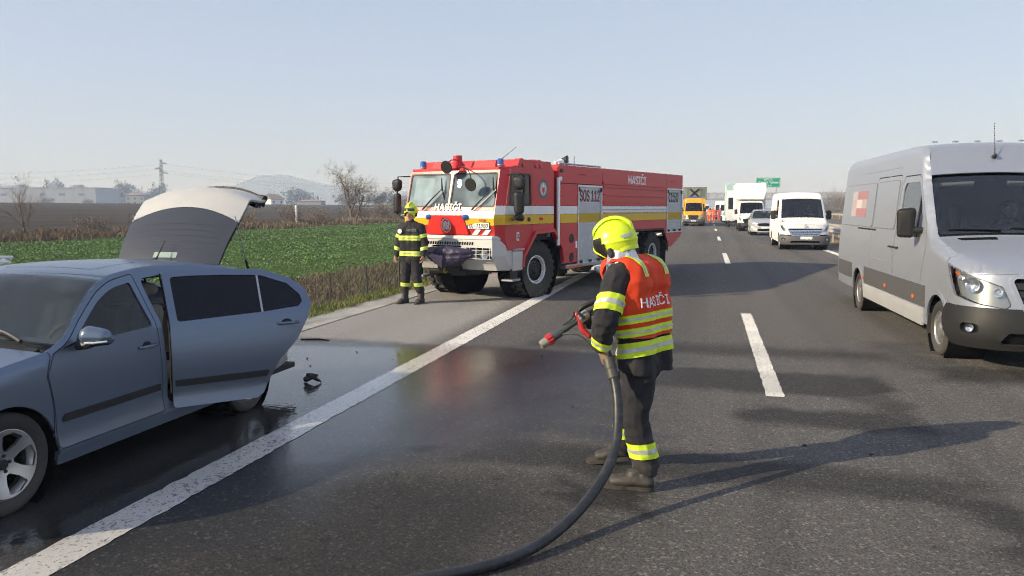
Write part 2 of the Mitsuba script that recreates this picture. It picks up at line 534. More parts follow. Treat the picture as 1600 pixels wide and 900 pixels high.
gx = np.unique(np.r_[-6900, -5000, -2500, -1500, -900, -600, -400, np.arange(-300, -40, 8), np.arange(-40, -6, 0.9), np.array([-9.9, -8.2, -7, -6.3, -5.95]), np.arange(-5, 6, 2.0),
                     [5.6, 6.2, 7.1, 8, 8.6, 12, 16, 20, 22, 26, 30, 45, 70, 120, 250, 600, 1500, 4000, 6900]])
gy = np.unique(np.r_[-390, -200, -60, -30, -15, np.arange(-8, 60, 1.5), np.arange(60, 300, 8), 340, 400, 500, 650, 900, 1300, 2000, 3500, 6000, 9000])
X, Y = np.meshgrid(gx, gy, indexing='ij')
i, j = np.meshgrid(np.arange(len(gx) - 1), np.arange(len(gy) - 1), indexing='ij')
N = len(gy)
solo('ground', quadmesh(np.stack([X, Y, ground_h(X, Y)], -1).reshape(-1, 3), np.stack([i * N + j, (i + 1) * N + j, (i + 1) * N + j + 1, i * N + j + 1], -1).reshape(-1, 4)), 'earth', kind='structure', smooth=True)


def flat(x0, x1, y0, y1, z, ny=1):
    ys = np.linspace(y0, y1, ny + 1)
    v = np.array([[x, y, z] for y in ys for x in (x0, x1)])
    k = np.arange(ny) * 2
    return quadmesh(v, np.stack([k, k + 1, k + 3, k + 2], 1))


road = solo('road', flat(-5.695, 5.75, -25, 1600, 0.0, 60), 'asphalt', kind='structure', smooth=False)
opp = solo('opposite_carriageway', flat(8.7, 20, -25, 1600, 0.0, 20), 'asphalt', kind='structure', smooth=False)


if HAZE:
    HX, HY0, HY1, HT = 7000.0, -400.0, 9000.0, 125.0
    scene['air'] = {'type': 'homogeneous', 'albedo': {'type': 'rgb', 'value': [0.86, 0.90, 0.95]}, 'sigma_t': {'type': 'rgb', 'value': [0.00048, 0.00057, 0.00073]}}
    scene['haze'] = {'type': 'cube', 'to_world': T().translate([0, (HY0 + HY1) / 2, (HT - 6) / 2]).scale([HX, (HY1 - HY0) / 2, (HT + 6) / 2]),
                     'bsdf': {'type': 'null'}, 'interior': {'type': 'ref', 'id': 'air'}}
    labels['haze'] = {'kind': 'stuff', 'label': 'thin pale haze in the air over the fields and motorway', 'category': 'haze'}
    USED.add('haze')
    scene['camera']['medium'] = {'type': 'ref', 'id': 'air'}


def strip(poly, z, mat, key):
    v, f = earcut(poly)
    scene[numbered(key)] = mikit.ply(tm(np.c_[v, np.full(len(v), z)], f), mat)


def ragged(x0, x1, y0, y1, amp, step=0.05, seed=0):
    ys = np.arange(y0, y1 + step / 2, step)
    r = np.random.default_rng(seed)
    a = x0 + r.normal(0, amp, len(ys))
    b = x1 + r.normal(0, amp, len(ys))
    return Polygon(np.r_[np.c_[a, ys], np.c_[b, ys][::-1]])


strip(ragged(-3.36, -3.09, -3, 30, 0.004, 0.06, 1), 0.004, 'road_paint', 'road__edge_line')
strip(shapely.box(-3.35, 30, -3.10, 1400), 0.004, 'road_paint', 'road__edge_line')
strip(shapely.box(4.78, -20, 5.03, 1400), 0.004, 'road_paint', 'road__edge_line')
for k in range(-1, 30):
    y0 = 7.75 + 18.35 * k
    strip(ragged(0.59, 0.76, y0, y0 + 6.1, 0.004, 0.08, k + 5) if k < 1 else shapely.box(0.59, y0, 0.76, y0 + 6.1), 0.004, 'road_paint', 'road__lane_dash')
scene['gutter'] = mikit.ply(cat(*[bx(-6.28, -5.70, y, y + 0.992, -0.08, 0.012, 0.006) for y in np.arange(2, 60, 1.0)]), 'concrete', smooth=False)
scene['gutter_far'] = mikit.ply(flat(-6.28, -5.70, 60, 1600, 0.010), 'concrete')
labels['gutter'] = {'kind': 'structure'}
labels['gutter_far'] = {'kind': 'structure'}
USED.update(('gutter', 'gutter_far'))
# ---------------------------------------------------------------- materials shared by the vehicles
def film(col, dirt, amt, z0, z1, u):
    """Car paint with a film thicker near the sills: road dirt, in some uses painted light."""
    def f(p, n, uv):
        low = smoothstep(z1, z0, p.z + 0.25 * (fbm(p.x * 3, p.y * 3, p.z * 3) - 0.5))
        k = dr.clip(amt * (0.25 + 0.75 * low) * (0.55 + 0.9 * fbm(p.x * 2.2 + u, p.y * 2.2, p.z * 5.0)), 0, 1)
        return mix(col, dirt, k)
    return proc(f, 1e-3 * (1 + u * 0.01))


DUST = (0.23, 0.21, 0.19)
prin('octavia_paint', film((0.125, 0.172, 0.255), DUST, 0.28, 0.1, 0.8, 1), 0.26, 0.55, 1.0, coat_gloss=0.96)
prin('sunlit_gate_paint', film((0.30, 0.34, 0.42), (0.52, 0.51, 0.49), 0.85, 5.0, 6.0, 14), 0.4, 0.15, 0.6)  # pale copy of the body paint: sun on the raised gate, put into colour
prin('silver_paint', film((0.36, 0.39, 0.455), (0.21, 0.21, 0.21), 0.30, 0.1, 1.3, 2), 0.36, 0.5, 0.8, coat_gloss=0.85)
prin('tucson_paint', (0.52, 0.53, 0.55), 0.3, 0.5, 0.8)
prin('white_paint', film((0.78, 0.78, 0.76), (0.4, 0.37, 0.33), 0.25, 0.2, 1.2, 3), 0.35, 0.0, 0.6)
prin('yellow_paint', (0.80, 0.36, 0.01), 0.35, 0.0, 0.6)
prin('truck_red', film((0.50, 0.012, 0.020), (0.40, 0.13, 0.14), 0.24, 0.4, 2.2, 4), 0.38, 0.0, 0.35)  # pink film: dust, with the glare on it put into the colour
prin('bright_red', (0.66, 0.016, 0.012), 0.33, 0.0, 0.7)
prin('stripe_white', (0.74, 0.75, 0.76), 0.4)
prin('stripe_yellow', (0.66, 0.42, 0.012), 0.4)
prin('black_plastic', (0.016, 0.016, 0.018), 0.55)
prin('grey_plastic', film((0.013, 0.0135, 0.015), (0.05, 0.047, 0.044), 0.2, 0.1, 0.9, 5), 0.55, spec=0.35)
prin('black_gloss', (0.008, 0.008, 0.01), 0.12)
prin('rubber', film((0.016, 0.016, 0.016), (0.12, 0.11, 0.10), 0.45, 0.0, 0.6, 6), 0.8)
prin('cavity', (0.006, 0.006, 0.006), 0.9, spec=0.1)
prin('alloy', (0.55, 0.54, 0.53), 0.32, 0.85)
prin('steel_grey', (0.42, 0.43, 0.45), 0.4, 0.7)
prin('chrome', (0.8, 0.8, 0.8), 0.12, 1.0)
prin('shutter_alu', (0.50, 0.54, 0.60), 0.42, 0.55)
prin('seat_cloth', (0.40, 0.38, 0.34), 0.9)
prin('beige_trim', (0.36, 0.30, 0.23), 0.85)
prin('dark_trim', (0.025, 0.025, 0.027), 0.8)
prin('headliner', (0.42, 0.39, 0.34), 0.9)
prin('lamp_white', (0.85, 0.85, 0.83), 0.15, 0.3)
prin('lamp_orange', (0.50, 0.13, 0.03), 0.3)
prin('lamp_red', (0.45, 0.01, 0.01), 0.25)
prin('lamp_blue', (0.03, 0.11, 0.42), 0.12, coat=1.0)
prin('dark_red_letter', (0.19, 0.012, 0.02), 0.5)
prin('letter_white', (0.8, 0.8, 0.8), 0.5)
prin('plate_white', (0.75, 0.76, 0.77), 0.4)
prin('plate_blue', (0.02, 0.08, 0.36), 0.4)
prin('ink', (0.012, 0.012, 0.015), 0.5)
bsdf('glass_clear', {'type': 'thindielectric', 'specular_transmittance': rgb(0.80, 0.86, 0.84)}, False)
bsdf('glass_tint', {'type': 'thindielectric', 'specular_reflectance': rgb(0.5), 'specular_transmittance': rgb(0.04, 0.046, 0.055)}, False)
bsdf('glass_dark', {'type': 'thindielectric', 'specular_reflectance': rgb(0.5), 'specular_transmittance': rgb(0.02, 0.022, 0.028)}, False)
def dust_reflection_film(name, col, w, tr_, k):  # diffuse film over glass: dust on the fire engine, painted reflections on the hatchback
    scene[name] = {'type': 'blendbsdf', 'weight': proc(lambda p, n, uv: w * (0.35 + 1.3 * smoothstep(0.3, 0.7, fbm(p.x * 2.2, p.y * 2.2, p.z * 1.2))), 1e-3 + k * 1e-6), 'a': {'type': 'thindielectric', 'specular_reflectance': rgb(0.65), 'specular_transmittance': rgb(*tr_)},
                   'b': {'type': 'twosided', 'd': {'type': 'diffuse', 'reflectance': rgb(*col)}}}


dust_reflection_film('glass_dusty', (0.48, 0.60, 0.68), 0.42, (0.7, 0.8, 0.82), 1)  # dust film; its blue tint stands in for mirrored sky
dust_reflection_film('glass_reflections', (0.30, 0.38, 0.36), 0.026, (0.80, 0.88, 0.86), 2)  # greenish patches painted in for reflections on the hatchback windscreen
prin('rear_dark', (0.006, 0.008, 0.015), 0.06, spec=0.28)
prin('rear_glass', (0.035, 0.038, 0.05), 0.22, spec=0.7, coat=0.6)

# ---------------------------------------------------------------- wheels
def tyre(R, w, rimR, n=48, grooves=3):
    h = w / 2
    pr = [(rimR - 0.012, -h * 0.72), (rimR + 0.004, -h * 0.86), (rimR + 0.25 * (R - rimR), -h * 0.98), (R - 0.4 * (R - rimR), -h), (R - 0.022, -h * 0.93), (R - 0.006, -h * 0.80)]
    xs = np.linspace(-0.7, 0.7, grooves + 1) * h
    for k in range(grooves + 1):
        pr.append((R, xs[k]))
        if k < grooves:
            m, g = (xs[k] + xs[k + 1]) / 2, 0.006
            pr += [(R, m - g), (R - 0.009, m - g), (R - 0.009, m + g), (R, m + g)]
    pr += [(r, -x) for r, x in pr[5::-1]]
    return lathe(pr, n)


def disc(holes, R, r0, dish, thick=0.02, s=0.03):
    """A pierced wheel face: polygon in (y, z) mapped to x = dish(radius)."""
    P = circle(0, 0, R, 12)
    if r0 > 0:
        P = P.difference(circle(0, 0, r0, 6))
    P = P.difference(unary_union(holes)) if holes else P
    return sheet(P, lambda q: np.stack([dish(np.hypot(q[:, 0], q[:, 1])), q[:, 0], q[:, 1]], 1), s, thick, out=[1, 0, 0])


def polar(r, a):
    return (r * math.cos(a), r * math.sin(a))


def wheel(th, x, y, R, w, rimR, side, style='alloy5', z=None, name='wheel', steer=0.0, spin=0.0):
    M = tr(x, y, R if z is None else z) @ rot(steer, [0, 0, 1]) @ np.diag([side, 1, 1, 1.0]) @ rot(spin, [1, 0, 0])
    key = numbered(th.key + '__' + name)

    def put(nm, m, mat, smooth=32):
        m = m.copy().apply_transform(M)
        if side < 0:
            m.faces = m.faces[:, ::-1]
        th.add(nm, m, mat, key, smooth)
    put('tyre', tyre(R, w, rimR), 'rubber')
    h = w / 2
    lip = lathe([(rimR - 0.03, h * 0.35), (rimR - 0.016, h * 0.72), (rimR, h * 0.86), (rimR + 0.006, h * 0.84), (rimR + 0.004, h * 0.6), (rimR - 0.02, -h * 0.8)], 40)
    put('back', cat(lathe([(0.0, -h * 0.1), (rimR - 0.02, -h * 0.1)], 24), lathe([(rimR * 0.62, h * 0.02), (rimR * 0.62, -h * 0.1)], 24)), 'cavity')
    if style == 'alloy5':
        holes = []
        for k in range(5):
            a = 2 * math.pi * k / 5 + math.pi / 2 + math.pi / 5
            q = pg(polar(rimR * 0.36, a - 0.16), polar(rimR * 0.58, a - 0.37), polar(rimR * 0.88, a - 0.40), polar(rimR * 0.92, a), polar(rimR * 0.88, a + 0.40), polar(rimR * 0.58, a + 0.37), polar(rimR * 0.36, a + 0.16))
            holes.append(rounded(q, 0.012))
        holes += [circle(*polar(rimR * 0.24, 2 * math.pi * k / 5 + math.pi / 2 + math.pi / 5), 0.012, 3) for k in range(5)]
        put('rim', cat(lip, disc(holes, rimR - 0.012, 0, lambda r: h * (0.62 + 0.22 * (r / rimR) ** 2) - 0.02 * np.cos(r / rimR * 3.1))), 'alloy')
        put('hub_cap', cat(lathe([(0, h * 0.66), (0.028, h * 0.65), (0.034, h * 0.58)], 16), *[lathe([(0, h * 0.54), (0.011, h * 0.54), (0.011, h * 0.2)], 6).apply_translation([0, *polar(rimR * 0.24, 2 * math.pi * k / 5 + math.pi / 2 + math.pi / 5)]) for k in range(5)]), 'black_plastic')
    elif style == 'cap':
        holes = [rounded(pg(polar(rimR * 0.52, a - 0.10), polar(rimR * 0.86, a - 0.13), polar(rimR * 0.86, a + 0.13), polar(rimR * 0.52, a + 0.10)), 0.008) for a in 2 * math.pi * np.arange(10) / 10]
        put('rim', cat(lip, disc(holes, rimR - 0.012, 0, lambda r: h * (0.80 - 0.1 * np.cos(r / rimR * 6.0)))), 'alloy')
        put('hub_cap', lathe([(0, h * 0.86), (0.05, h * 0.85), (0.06, h * 0.76)], 16), 'steel_grey')
    elif style == 'plain':
        put('rim', cat(lip, lathe([(0, h * 0.6), (rimR * 0.4, h * 0.6), (rimR - 0.02, h * 0.4)], 20)), 'steel_grey')
    elif style == 'truck':
        put('rim', cat(lathe([(rimR - 0.012, h * 0.66), (rimR - 0.008, h * 0.93), (rimR + 0.010, h * 0.93), (rimR + 0.012, h * 0.84)], 48), lathe([(rimR - 0.042, h * 0.60), (rimR - 0.038, h * 0.72), (rimR - 0.028, h * 0.72), (rimR - 0.026, h * 0.6)], 48)), 'stripe_white')
        holes = [circle(*polar(rimR * 0.70, 2 * math.pi * k / 8), 0.022, 4) for k in range(8)]
        put('disc', disc(holes, rimR - 0.03, 0, lambda r: h * (0.50 + 0.22 * np.cos(np.clip(r / rimR * 2.2, 0, 3)))), 'black_plastic')
        put('hub', cat(lathe([(0, h * 0.86), (0.07, h * 0.84), (0.085, h * 0.76), (0.09, h * 0.6)], 20),
                       *[lathe([(0, h * 0.80), (0.014, h * 0.80), (0.014, h * 0.5)], 6).apply_translation([0, *polar(rimR * 0.47, 2 * math.pi * k / 10)]) for k in range(10)]), 'chassis_black')
        lugs = []
        for k in range(26):
            for s_ in (-1, 1):
                a = 2 * math.pi * (k + (0.5 if s_ > 0 else 0)) / 26
                b = bx(s_ * h * 0.10, s_ * h * 0.97, -0.036, 0.036, R - 0.012, R + 0.018, 0.006)
                sh = bx(s_ * h * 0.90, s_ * h * 1.02, -0.030, 0.030, R - 0.085, R + 0.006, 0.006)
                lugs.append(cat(b, sh).apply_transform(rot(math.degrees(a), [1, 0, 0])))
        put('tread', cat(*lugs), 'rubber', False)
    return key


# ---------------------------------------------------------------- bodies: a loft u -> section, opened into panels
from scipy.interpolate import PchipInterpolator


class Body:
    def __init__(s, zt, W, plan, r=0.10, crown=0.05, belt=0.95, tumble=0.6, zmid=0.6, barrel=0.10, rear=None, lean=0.0, zlean=0.6):
        zt = np.asarray(zt, float)
        s.zt_, s.W, s.r, s.crown, s.belt, s.tumble, s.zmid, s.barrel = PchipInterpolator(zt[:, 0], zt[:, 1]), W, r, crown, belt, tumble, zmid, barrel
        s.u0, s.L, s.n = plan
        s.rear, s.lean, s.zlean = rear, lean, zlean
        s.lo, s.hi, s.flare = zt[0, 0], zt[-1, 0], 0.0

    def zt(s, u):
        return s.zt_(np.clip(u, s.lo, s.hi))

    def zc(s, u):
        return s.zt(u) - s.r

    def plan_w(s, u, z):
        q = np.clip(1 - (u - s.u0 - s.lean * np.maximum(z - s.zlean, 0)) / s.L, 0, 1)
        k = (1 - q ** s.n) ** (1 / s.n)
        if s.rear:
            ue, Le, a = s.rear
            k = k * (1 - a * np.clip((u - ue) / Le, 0, 1) ** 2)
        return k

    def w(s, u, z):
        zl = np.minimum(z, s.belt)
        w = s.W * (1 - s.barrel * ((zl - s.zmid) / 0.6) ** 2) + s.flare * np.clip((0.43 - zl) / 0.12, 0, 1) ** 1.5
        t = np.maximum(z - s.belt, 0)
        return w * s.plan_w(u, z) - s.tumble * t * (1 - np.exp(-t / 0.05))

    def side(s, sg, d=0.0):
        def f(q):
            u, v = q[:, 0], q[:, 1]
            zc = s.zc(u)
            a = np.clip((v - zc) / s.r, 0, np.pi / 2)
            z = np.minimum(v, zc) + s.r * np.sin(a)
            x = s.w(u, np.minimum(v, zc)) - s.r * (1 - np.cos(a)) - np.maximum(v - zc - s.r * np.pi / 2, 0) - d * np.cos(a)
            half = np.maximum(s.w(u, zc) - s.r, 0.05)
            k = 1 - np.clip(x / half, 0, 1) ** 2
            z = z + np.where(v > zc + s.r * np.pi / 2, s.crown * k, 0) - d * np.sin(a)
            return np.stack([sg * x, u, z], 1)
        return f

    def top(s, d=0.0):
        """q = (x, u) on the upper surface."""
        def f(q):
            x, u = q[:, 0], q[:, 1]
            zc = s.zc(u)
            w = s.w(u, zc)
            half = np.maximum(w - s.r, 0.05)
            e = np.clip((np.abs(x) - half) / s.r, 0, 1)
            z = s.zt(u) - s.r * (1 - np.sqrt(1 - e ** 2)) + s.crown * np.clip(1 - (x / half) ** 2, 0, 1)
            return np.stack([x, u, z - d], 1)
        return f

    def half(s, u):
        return s.w(u, s.zc(u)) - s.r

    def front(s, d=0.0, flat=1.0):
        """q = (s, z): s is the arc length round the plan of the nose from the centre line."""
        t = np.linspace(0, np.pi / 2, 400)
        X = s.W * np.sin(t) ** (2 / s.n)
        U = s.L * (1 - np.cos(t) ** (2 / s.n))
        A = np.r_[0, np.cumsum(np.hypot(np.diff(X), np.diff(U)))]

        def f(q):
            a, z = np.abs(q[:, 0]), q[:, 1]
            X_, U_ = np.interp(a, A, X), np.interp(a, A, U)
            U_ = U_ + np.maximum(a - A[-1], 0)
            e = 1e-3
            dX, dU = np.interp(a + e, A, X) - X_, np.where(a < A[-1], np.interp(a + e, A, U) + np.maximum(a + e - A[-1], 0) - U_, e)
            ln = np.hypot(dX, dU) + 1e-9
            bar = 1 - s.barrel * ((np.minimum(z, s.belt) - s.zmid) / 0.6) ** 2
            x = X_ * bar + d * dU / ln * -1
            u = s.u0 + s.lean * np.maximum(z - s.zlean, 0) + U_ + d * dX / ln
            return np.stack([np.sign(q[:, 0]) * x, u, z], 1)
        s.arc = A[-1]
        return f


def mirror_panels(fn):
    for sg in (1, -1):
        fn(sg)
# ---------------------------------------------------------------- the broken-down saloon
def rotated(m, M):
    return m.copy().apply_transform(M) if m is not None else None


def build_car(M, label, group=None, paint='octavia_paint', open_up=False, front='none', glass='glass_dark', style='alloy5', ztop=1.0, name='car'):
    th = Thing(name, label, 'car', group, M)
    k = ztop
    zt = [(-0.90, 0.66), (-0.80, 0.72), (-0.5, 0.81), (0, 0.905), (0.34, 0.945), (0.42, 0.965), (0.74, 1.170), (1.00, 1.325), (1.16, 1.376), (1.62, 1.412), (2.15, 1.395), (2.5, 1.355), (2.68, 1.318), (3.0, 1.195), (3.42, 1.035), (3.56, 0.985), (3.68, 0.94)]
    B = Body([(u, z * (1 + (k - 1) * np.clip((z - 0.5) / 0.9, 0, 1))) for u, z in zt], 0.885, (-0.92, 0.8, 2.5), 0.05, 0.028, 0.95 * (1 + (k - 1) * .5), 0.47, 0.58, 0.10, rear=(2.6, 1.0, 0.24))
    zc = B.zc
    B.flare = 0.035
    arch = unary_union([circle(0, 0.305, 0.362, 12), circle(2.578, 0.305, 0.362, 12)])

    def top_line(a, b, d, n=14):
        return [(u, float(zc(u)) - d) for u in np.linspace(a, b, n)]
    e = B.r * 1.45
    outer = pg((-0.86, 0.26), (3.52, 0.30), (3.55, 0.55), (3.55, 0.80), *[(u, float(zc(u)) + e) for u in np.linspace(3.54, -0.84, 60)]).difference(arch)
    fender = pg((-0.9, 0.2), (0.345, 0.2), (0.345, 0.60), (0.32, 0.80), (0.37, 0.92), (0.355, 1.4), (-0.9, 1.4)).intersection(outer)
    doorF = rounded(pg((0.37, 0.31), (0.357, 0.60), (0.333, 0.80), (0.40, 0.925), *top_line(0.50, 1.365, -0.015), (1.378, 1.20), (1.388, 0.95), (1.378, 0.31)), 0.025)
    winF = rounded(pg((0.58, 0.955), (0.63, 1.015), *top_line(0.70, 1.315, 0.036), (1.350, 0.975)), 0.02)
    tri = pg((0.45, 0.945), (0.565, 0.953), (0.645, float(zc(0.645)) - 0.065))
    doorR = rounded(pg((1.394, 0.31), (1.404, 0.95), (1.394, 1.20), *top_line(1.385, 2.25, -0.015), (2.50, float(zc(2.5)) - 0.035), (2.625, 1.17), (2.655, 1.06), (2.61, 0.95), (2.49, 0.76), (2.32, 0.60), (2.23, 0.46), (2.16, 0.34), (2.10, 0.305)), 0.025)
    winR = rounded(pg((1.465, 0.98), *top_line(1.45, 2.23, 0.036), (2.46, float(zc(2.46)) - 0.085), (2.56, 1.13), (2.575, 1.075), (2.53, 1.035), (2.2, 1.01)), 0.025)
    holeR = rounded(doorR.buffer(-0.045), 0.05)
    holeF = doorF.buffer(-0.04)
    gap = 0.007
    for sg in (1, -1):
        S = B.side(sg)
        opened = open_up and sg > 0
        o = [sg, 0, 0]
        th.add('front_wing', sheet(fender.buffer(-gap / 2), S, 0.05, 0.02, o), paint)
        body = outer.difference(fender.buffer(gap / 2)).difference(doorF.buffer(gap))
        body = body.difference(holeR if opened else doorR.buffer(gap))
        th.add('body_side', sheet(body, S, 0.05, 0.02, o), paint)
        d1 = th.add('front_door', sheet(doorF.difference(winF).difference(tri), S, 0.05, 0.02, o), paint)
        th.add('window', sheet(winF.buffer(0.006), B.side(sg, 0.010), 0.08, 0, o), 'glass_tint' if open_up else glass, d1)
        th.add('mirror_base', sheet(tri.buffer(0.004), B.side(sg, 0.004), 0.05, 0, o), 'black_plastic', d1)
        mo = rounded(pg((0.40, 0.475), (1.355, 0.475), (1.355, 0.525), (0.43, 0.525)), 0.012)  # rub strip of the front door
        th.add('side_strip', sheet(mo, B.side(sg, -0.012), 0.08, 0.016, o), 'black_plastic', d1)

        def handle(u, z, parent, MM=None):
            x = float(B.w(np.array([u]), np.array([z]))[0])
            cup = lathe([(0.001, x - 0.002), (0.036, x + 0.001), (0.042, x + 0.002)], 20).apply_scale([1, 1.15, 0.85]).apply_translation([0, u, z])
            bar = tube([(x + 0.004, u - 0.085, z), (x + 0.028, u - 0.06, z), (x + 0.032, u, z), (x + 0.028, u + 0.06, z), (x + 0.006, u + 0.085, z)], [0.010, 0.012, 0.013, 0.012, 0.010], 8)
            lock = lathe([(0, x + 0.012), (0.016, x + 0.010), (0.018, x)], 12).apply_translation([0, u + 0.098, z])
            for nm, m, mt in (('handle_cup', cup, 'dark_trim'), ('handle', cat(bar, lock), paint)):
                m = m.apply_transform(np.diag([sg, 1, 1, 1.0]))
                th.add(nm, m, mt, parent, M=MM)
        handle(1.25, 0.835, d1)
        # rear door, swung out on its front edge where the car stands open
        hx = sg * float(B.w(np.array([1.39]), np.array([0.6]))[0])
        R = tr(0.015, 0.05, 0) @ rot(-41, [0, 0, 1], [hx + 0.03, 1.385, 0]) @ tr(0, 1.39, 0) @ np.diag([1, 0.925, 1, 1.0]) @ tr(0, -1.39, 0) if opened else np.eye(4)
        d2 = th.add('rear_door', sheet(doorR.difference(winR), S, 0.05, 0.022, o), paint, M=R)
        th.add('window', sheet(winR.intersection(shapely.box(0, 0, 2.185, 2)).buffer(0.004), B.side(sg, 0.010), 0.08, 0, o), 'rear_dark' if open_up else glass, d2, M=R)
        th.add('quarter_glass', sheet(winR.intersection(shapely.box(2.20, 0, 3, 2)).buffer(0.004), B.side(sg, 0.010), 0.08, 0, o), 'rear_dark' if open_up else glass, d2, M=R)
        th.add('window_divider', sheet(pg((2.183, 1.0), (2.201, 1.0), (2.205, 1.36), (2.187, 1.36)).intersection(winR.buffer(0.01)), B.side(sg, 0.003), 0.05, 0.01, o), 'steel_grey', d2, M=R)
        mo = rounded(pg((1.42, 0.475), (2.19, 0.475), (2.21, 0.50), (2.22, 0.525), (1.42, 0.525)), 0.012)  # rub strip of the rear door
        th.add('side_strip', sheet(mo, B.side(sg, -0.012), 0.08, 0.016, o), 'black_plastic', d2, M=R)
        handle(2.40, 0.905, d2, R)
        if opened:
            th.add('door_trim', sheet(doorR.buffer(-0.02).difference(winR), B.side(sg, 0.075), 0.08, 0.03, o), 'dark_trim', d2, M=R)
            th.add('door_seal', sheet(doorR.difference(doorR.buffer(-0.03)), B.side(sg, 0.045), 0.05, 0.05, o), 'black_plastic', d2, M=R)
            th.add('door_frame', sheet(doorR.buffer(-0.002).difference(holeR), B.side(sg, 0.02), 0.06, 0.06, o), 'dark_trim')
        th.add('sill', sheet(pg((0.36, 0.20), (2.22, 0.20), (2.22, 0.285), (0.36, 0.285)), B.side(sg, 0.012), 0.1, 0.03, o), paint)
        # mirror on the front door
        mp = np.array([sg * 0.90, 0.60, 0.985])
        shell = bones([[(mp + [sg * 0.06, 0.0, 0.035], 0.07), (mp + [sg * 0.155, 0.012, 0.03], 0.058)], [(mp + [sg * 0.06, 0.02, 0.02], 0.065), (mp + [sg * 0.17, 0.03, 0.015], 0.045)]], 0.02, 6)
        mk = th.add('mirror', slab(shell, [0, 0, mp[2] - 0.012], [0, 0, 1], 0, 1), paint, d1)
        th.add('mirror_foot', cat(slab(offset(shell, -0.002), [0, 0, mp[2] - 0.012], [0, 0, 1], -1, 0.002), tube([mp + [-sg * 0.06, 0.01, -0.035], mp + [sg * 0.02, 0.0, -0.03], mp + [sg * 0.08, 0, -0.01]], [0.035, 0.028, 0.03], 8)), 'black_plastic', d1)
        th.add('mirror_signal', tube([mp + [sg * 0.07, -0.064, -0.004], mp + [sg * 0.14, -0.052, -0.002], mp + [sg * 0.205, -0.012, 0.006]], 0.0075, 6), 'lamp_white', d1)
        # roof gutter line
        for yy in (0, 2.578):
            th.add('wheel_liner', lathe([(0.37, sg * 0.86), (0.37, sg * 0.45), (0.02, sg * 0.45)], 24).apply_translation([0, yy, 0.305]), 'cavity')
            wheel(th, sg * 0.775, yy, 0.316, 0.20, 0.215, sg, style, spin=22 if yy == 0 else 50)
    # upper skin
    hood = Polygon([(x, u) for u in np.linspace(-0.84, 0.34, 16) for x in [-(float(B.half(u)) + B.r * 0.15)]] + [(x, u) for u in np.linspace(0.34, -0.84, 16) for x in [float(B.half(u)) + B.r * 0.15]])
    th.add('bonnet', sheet(hood, B.top(), 0.06, 0.02, [0, 0, 1]), paint)
    roof = Polygon([(-(float(B.half(u)) + B.r * 0.15), u) for u in np.linspace(1.06, 2.55, 16)] + [(float(B.half(u)) + B.r * 0.15, u) for u in np.linspace(2.55, 1.06, 16)])
    rk = th.add('roof', sheet(roof, B.top(), 0.06, 0.02, [0, 0, 1]), paint)
    sun = rounded(shapely.box(-0.42, 1.25, 0.42, 1.72), 0.05)
    th.add('sunroof_seam', sheet(sun.difference(sun.buffer(-0.006)), B.top(-0.002), 0.05, 0, [0, 0, 1]), 'cavity', rk)
    ws = rounded(Polygon([(-(float(B.half(u)) + B.r * 0.12), u) for u in np.linspace(0.42, 1.035, 10)] + [(float(B.half(u)) + B.r * 0.45, u) for u in np.linspace(1.14, 0.46, 10)]), 0.03)
    wk = th.add('windscreen', sheet(ws, B.top(), 0.07, 0, [0, 0, 1]), 'glass_reflections')
    th.add('windscreen_frit', sheet(ws.difference(ws.buffer(-0.035)), B.top(0.006), 0.05, 0, [0, 0, 1]), 'black_gloss', wk)
    cowl = Polygon([(-0.73, 0.34), (0.73, 0.34), (0.71, 0.43), (-0.71, 0.43)])
    th.add('wiper_cowl', sheet(cowl, B.top(0.02), 0.06, 0.03, [0, 0, 1]), 'black_plastic')
    for x0, x1 in ((0.60, 0.10), (-0.05, -0.45)):
        f = B.top(-0.02)
        pts = f(np.array([(x0 + (x1 - x0) * t, 0.40 + 0.10 * math.sin(t * 2.2)) for t in np.linspace(0, 1, 8)]))
        th.add('wiper', tube(pts + [0, 0, 0.008], np.linspace(0.015, 0.007, 8), 6), 'black_plastic', wk)
    # the tail: gate, rear deck and bumper
    prof = spline([(2.56, 1.350), (2.84, 1.25), (3.12, 1.128), (3.245, 1.068), (3.355, 1.012), (3.405, 0.980), (3.435, 0.90), (3.46, 0.76), (3.50, 0.64)] if open_up else [(2.685, 1.335), (2.95, 1.245), (3.30, 1.095), (3.43, 1.035), (3.545, 0.985), (3.60, 0.955), (3.63, 0.88), (3.66, 0.74), (3.69, 0.60)], 60)
    L = np.r_[0, np.cumsum(np.linalg.norm(np.diff(prof, axis=0), axis=1))]
    hw = lambda s_: np.interp(s_, [0, 0.62, 0.90, 1.05, 1.5], [0.55, 0.60, 0.60, 0.58, 0.54])

    def gate(d=0.0):
        def f(q):
            u, z = np.interp(q[:, 1], L, prof[:, 0]), np.interp(q[:, 1], L, prof[:, 1])
            t = np.clip(np.abs(q[:, 0]) / hw(q[:, 1]), 0, 1.1)
            return np.stack([q[:, 0], u - (0.03 + 0.10 * np.clip((q[:, 1] - 0.3) / 0.6, 0, 1)) * t ** 2.2 - d * 0.45, z - 0.055 * t ** 2.2 * np.clip(1.1 - q[:, 1], 0.1, 1) - d * 0.9], 1)
        return f

    def gpoly(a, b, m=0.0):
        ss = np.linspace(a, b, 12)
        return Polygon([(-(hw(t) - m), t) for t in ss] + [(hw(t) - m, t) for t in ss[::-1]])
    G = rot(75 if open_up else 0, [1, 0, 0], [0, 2.555, 1.345])
    bow = lambda s0, c: LineString([(x, s0 + c * (x / 0.6) ** 2) for x in np.linspace(-0.8, 0.8, 24)])
    split_ = Polygon(list(bow(0.665, -0.085).coords) + [(0.9, 3), (-0.9, 3)])
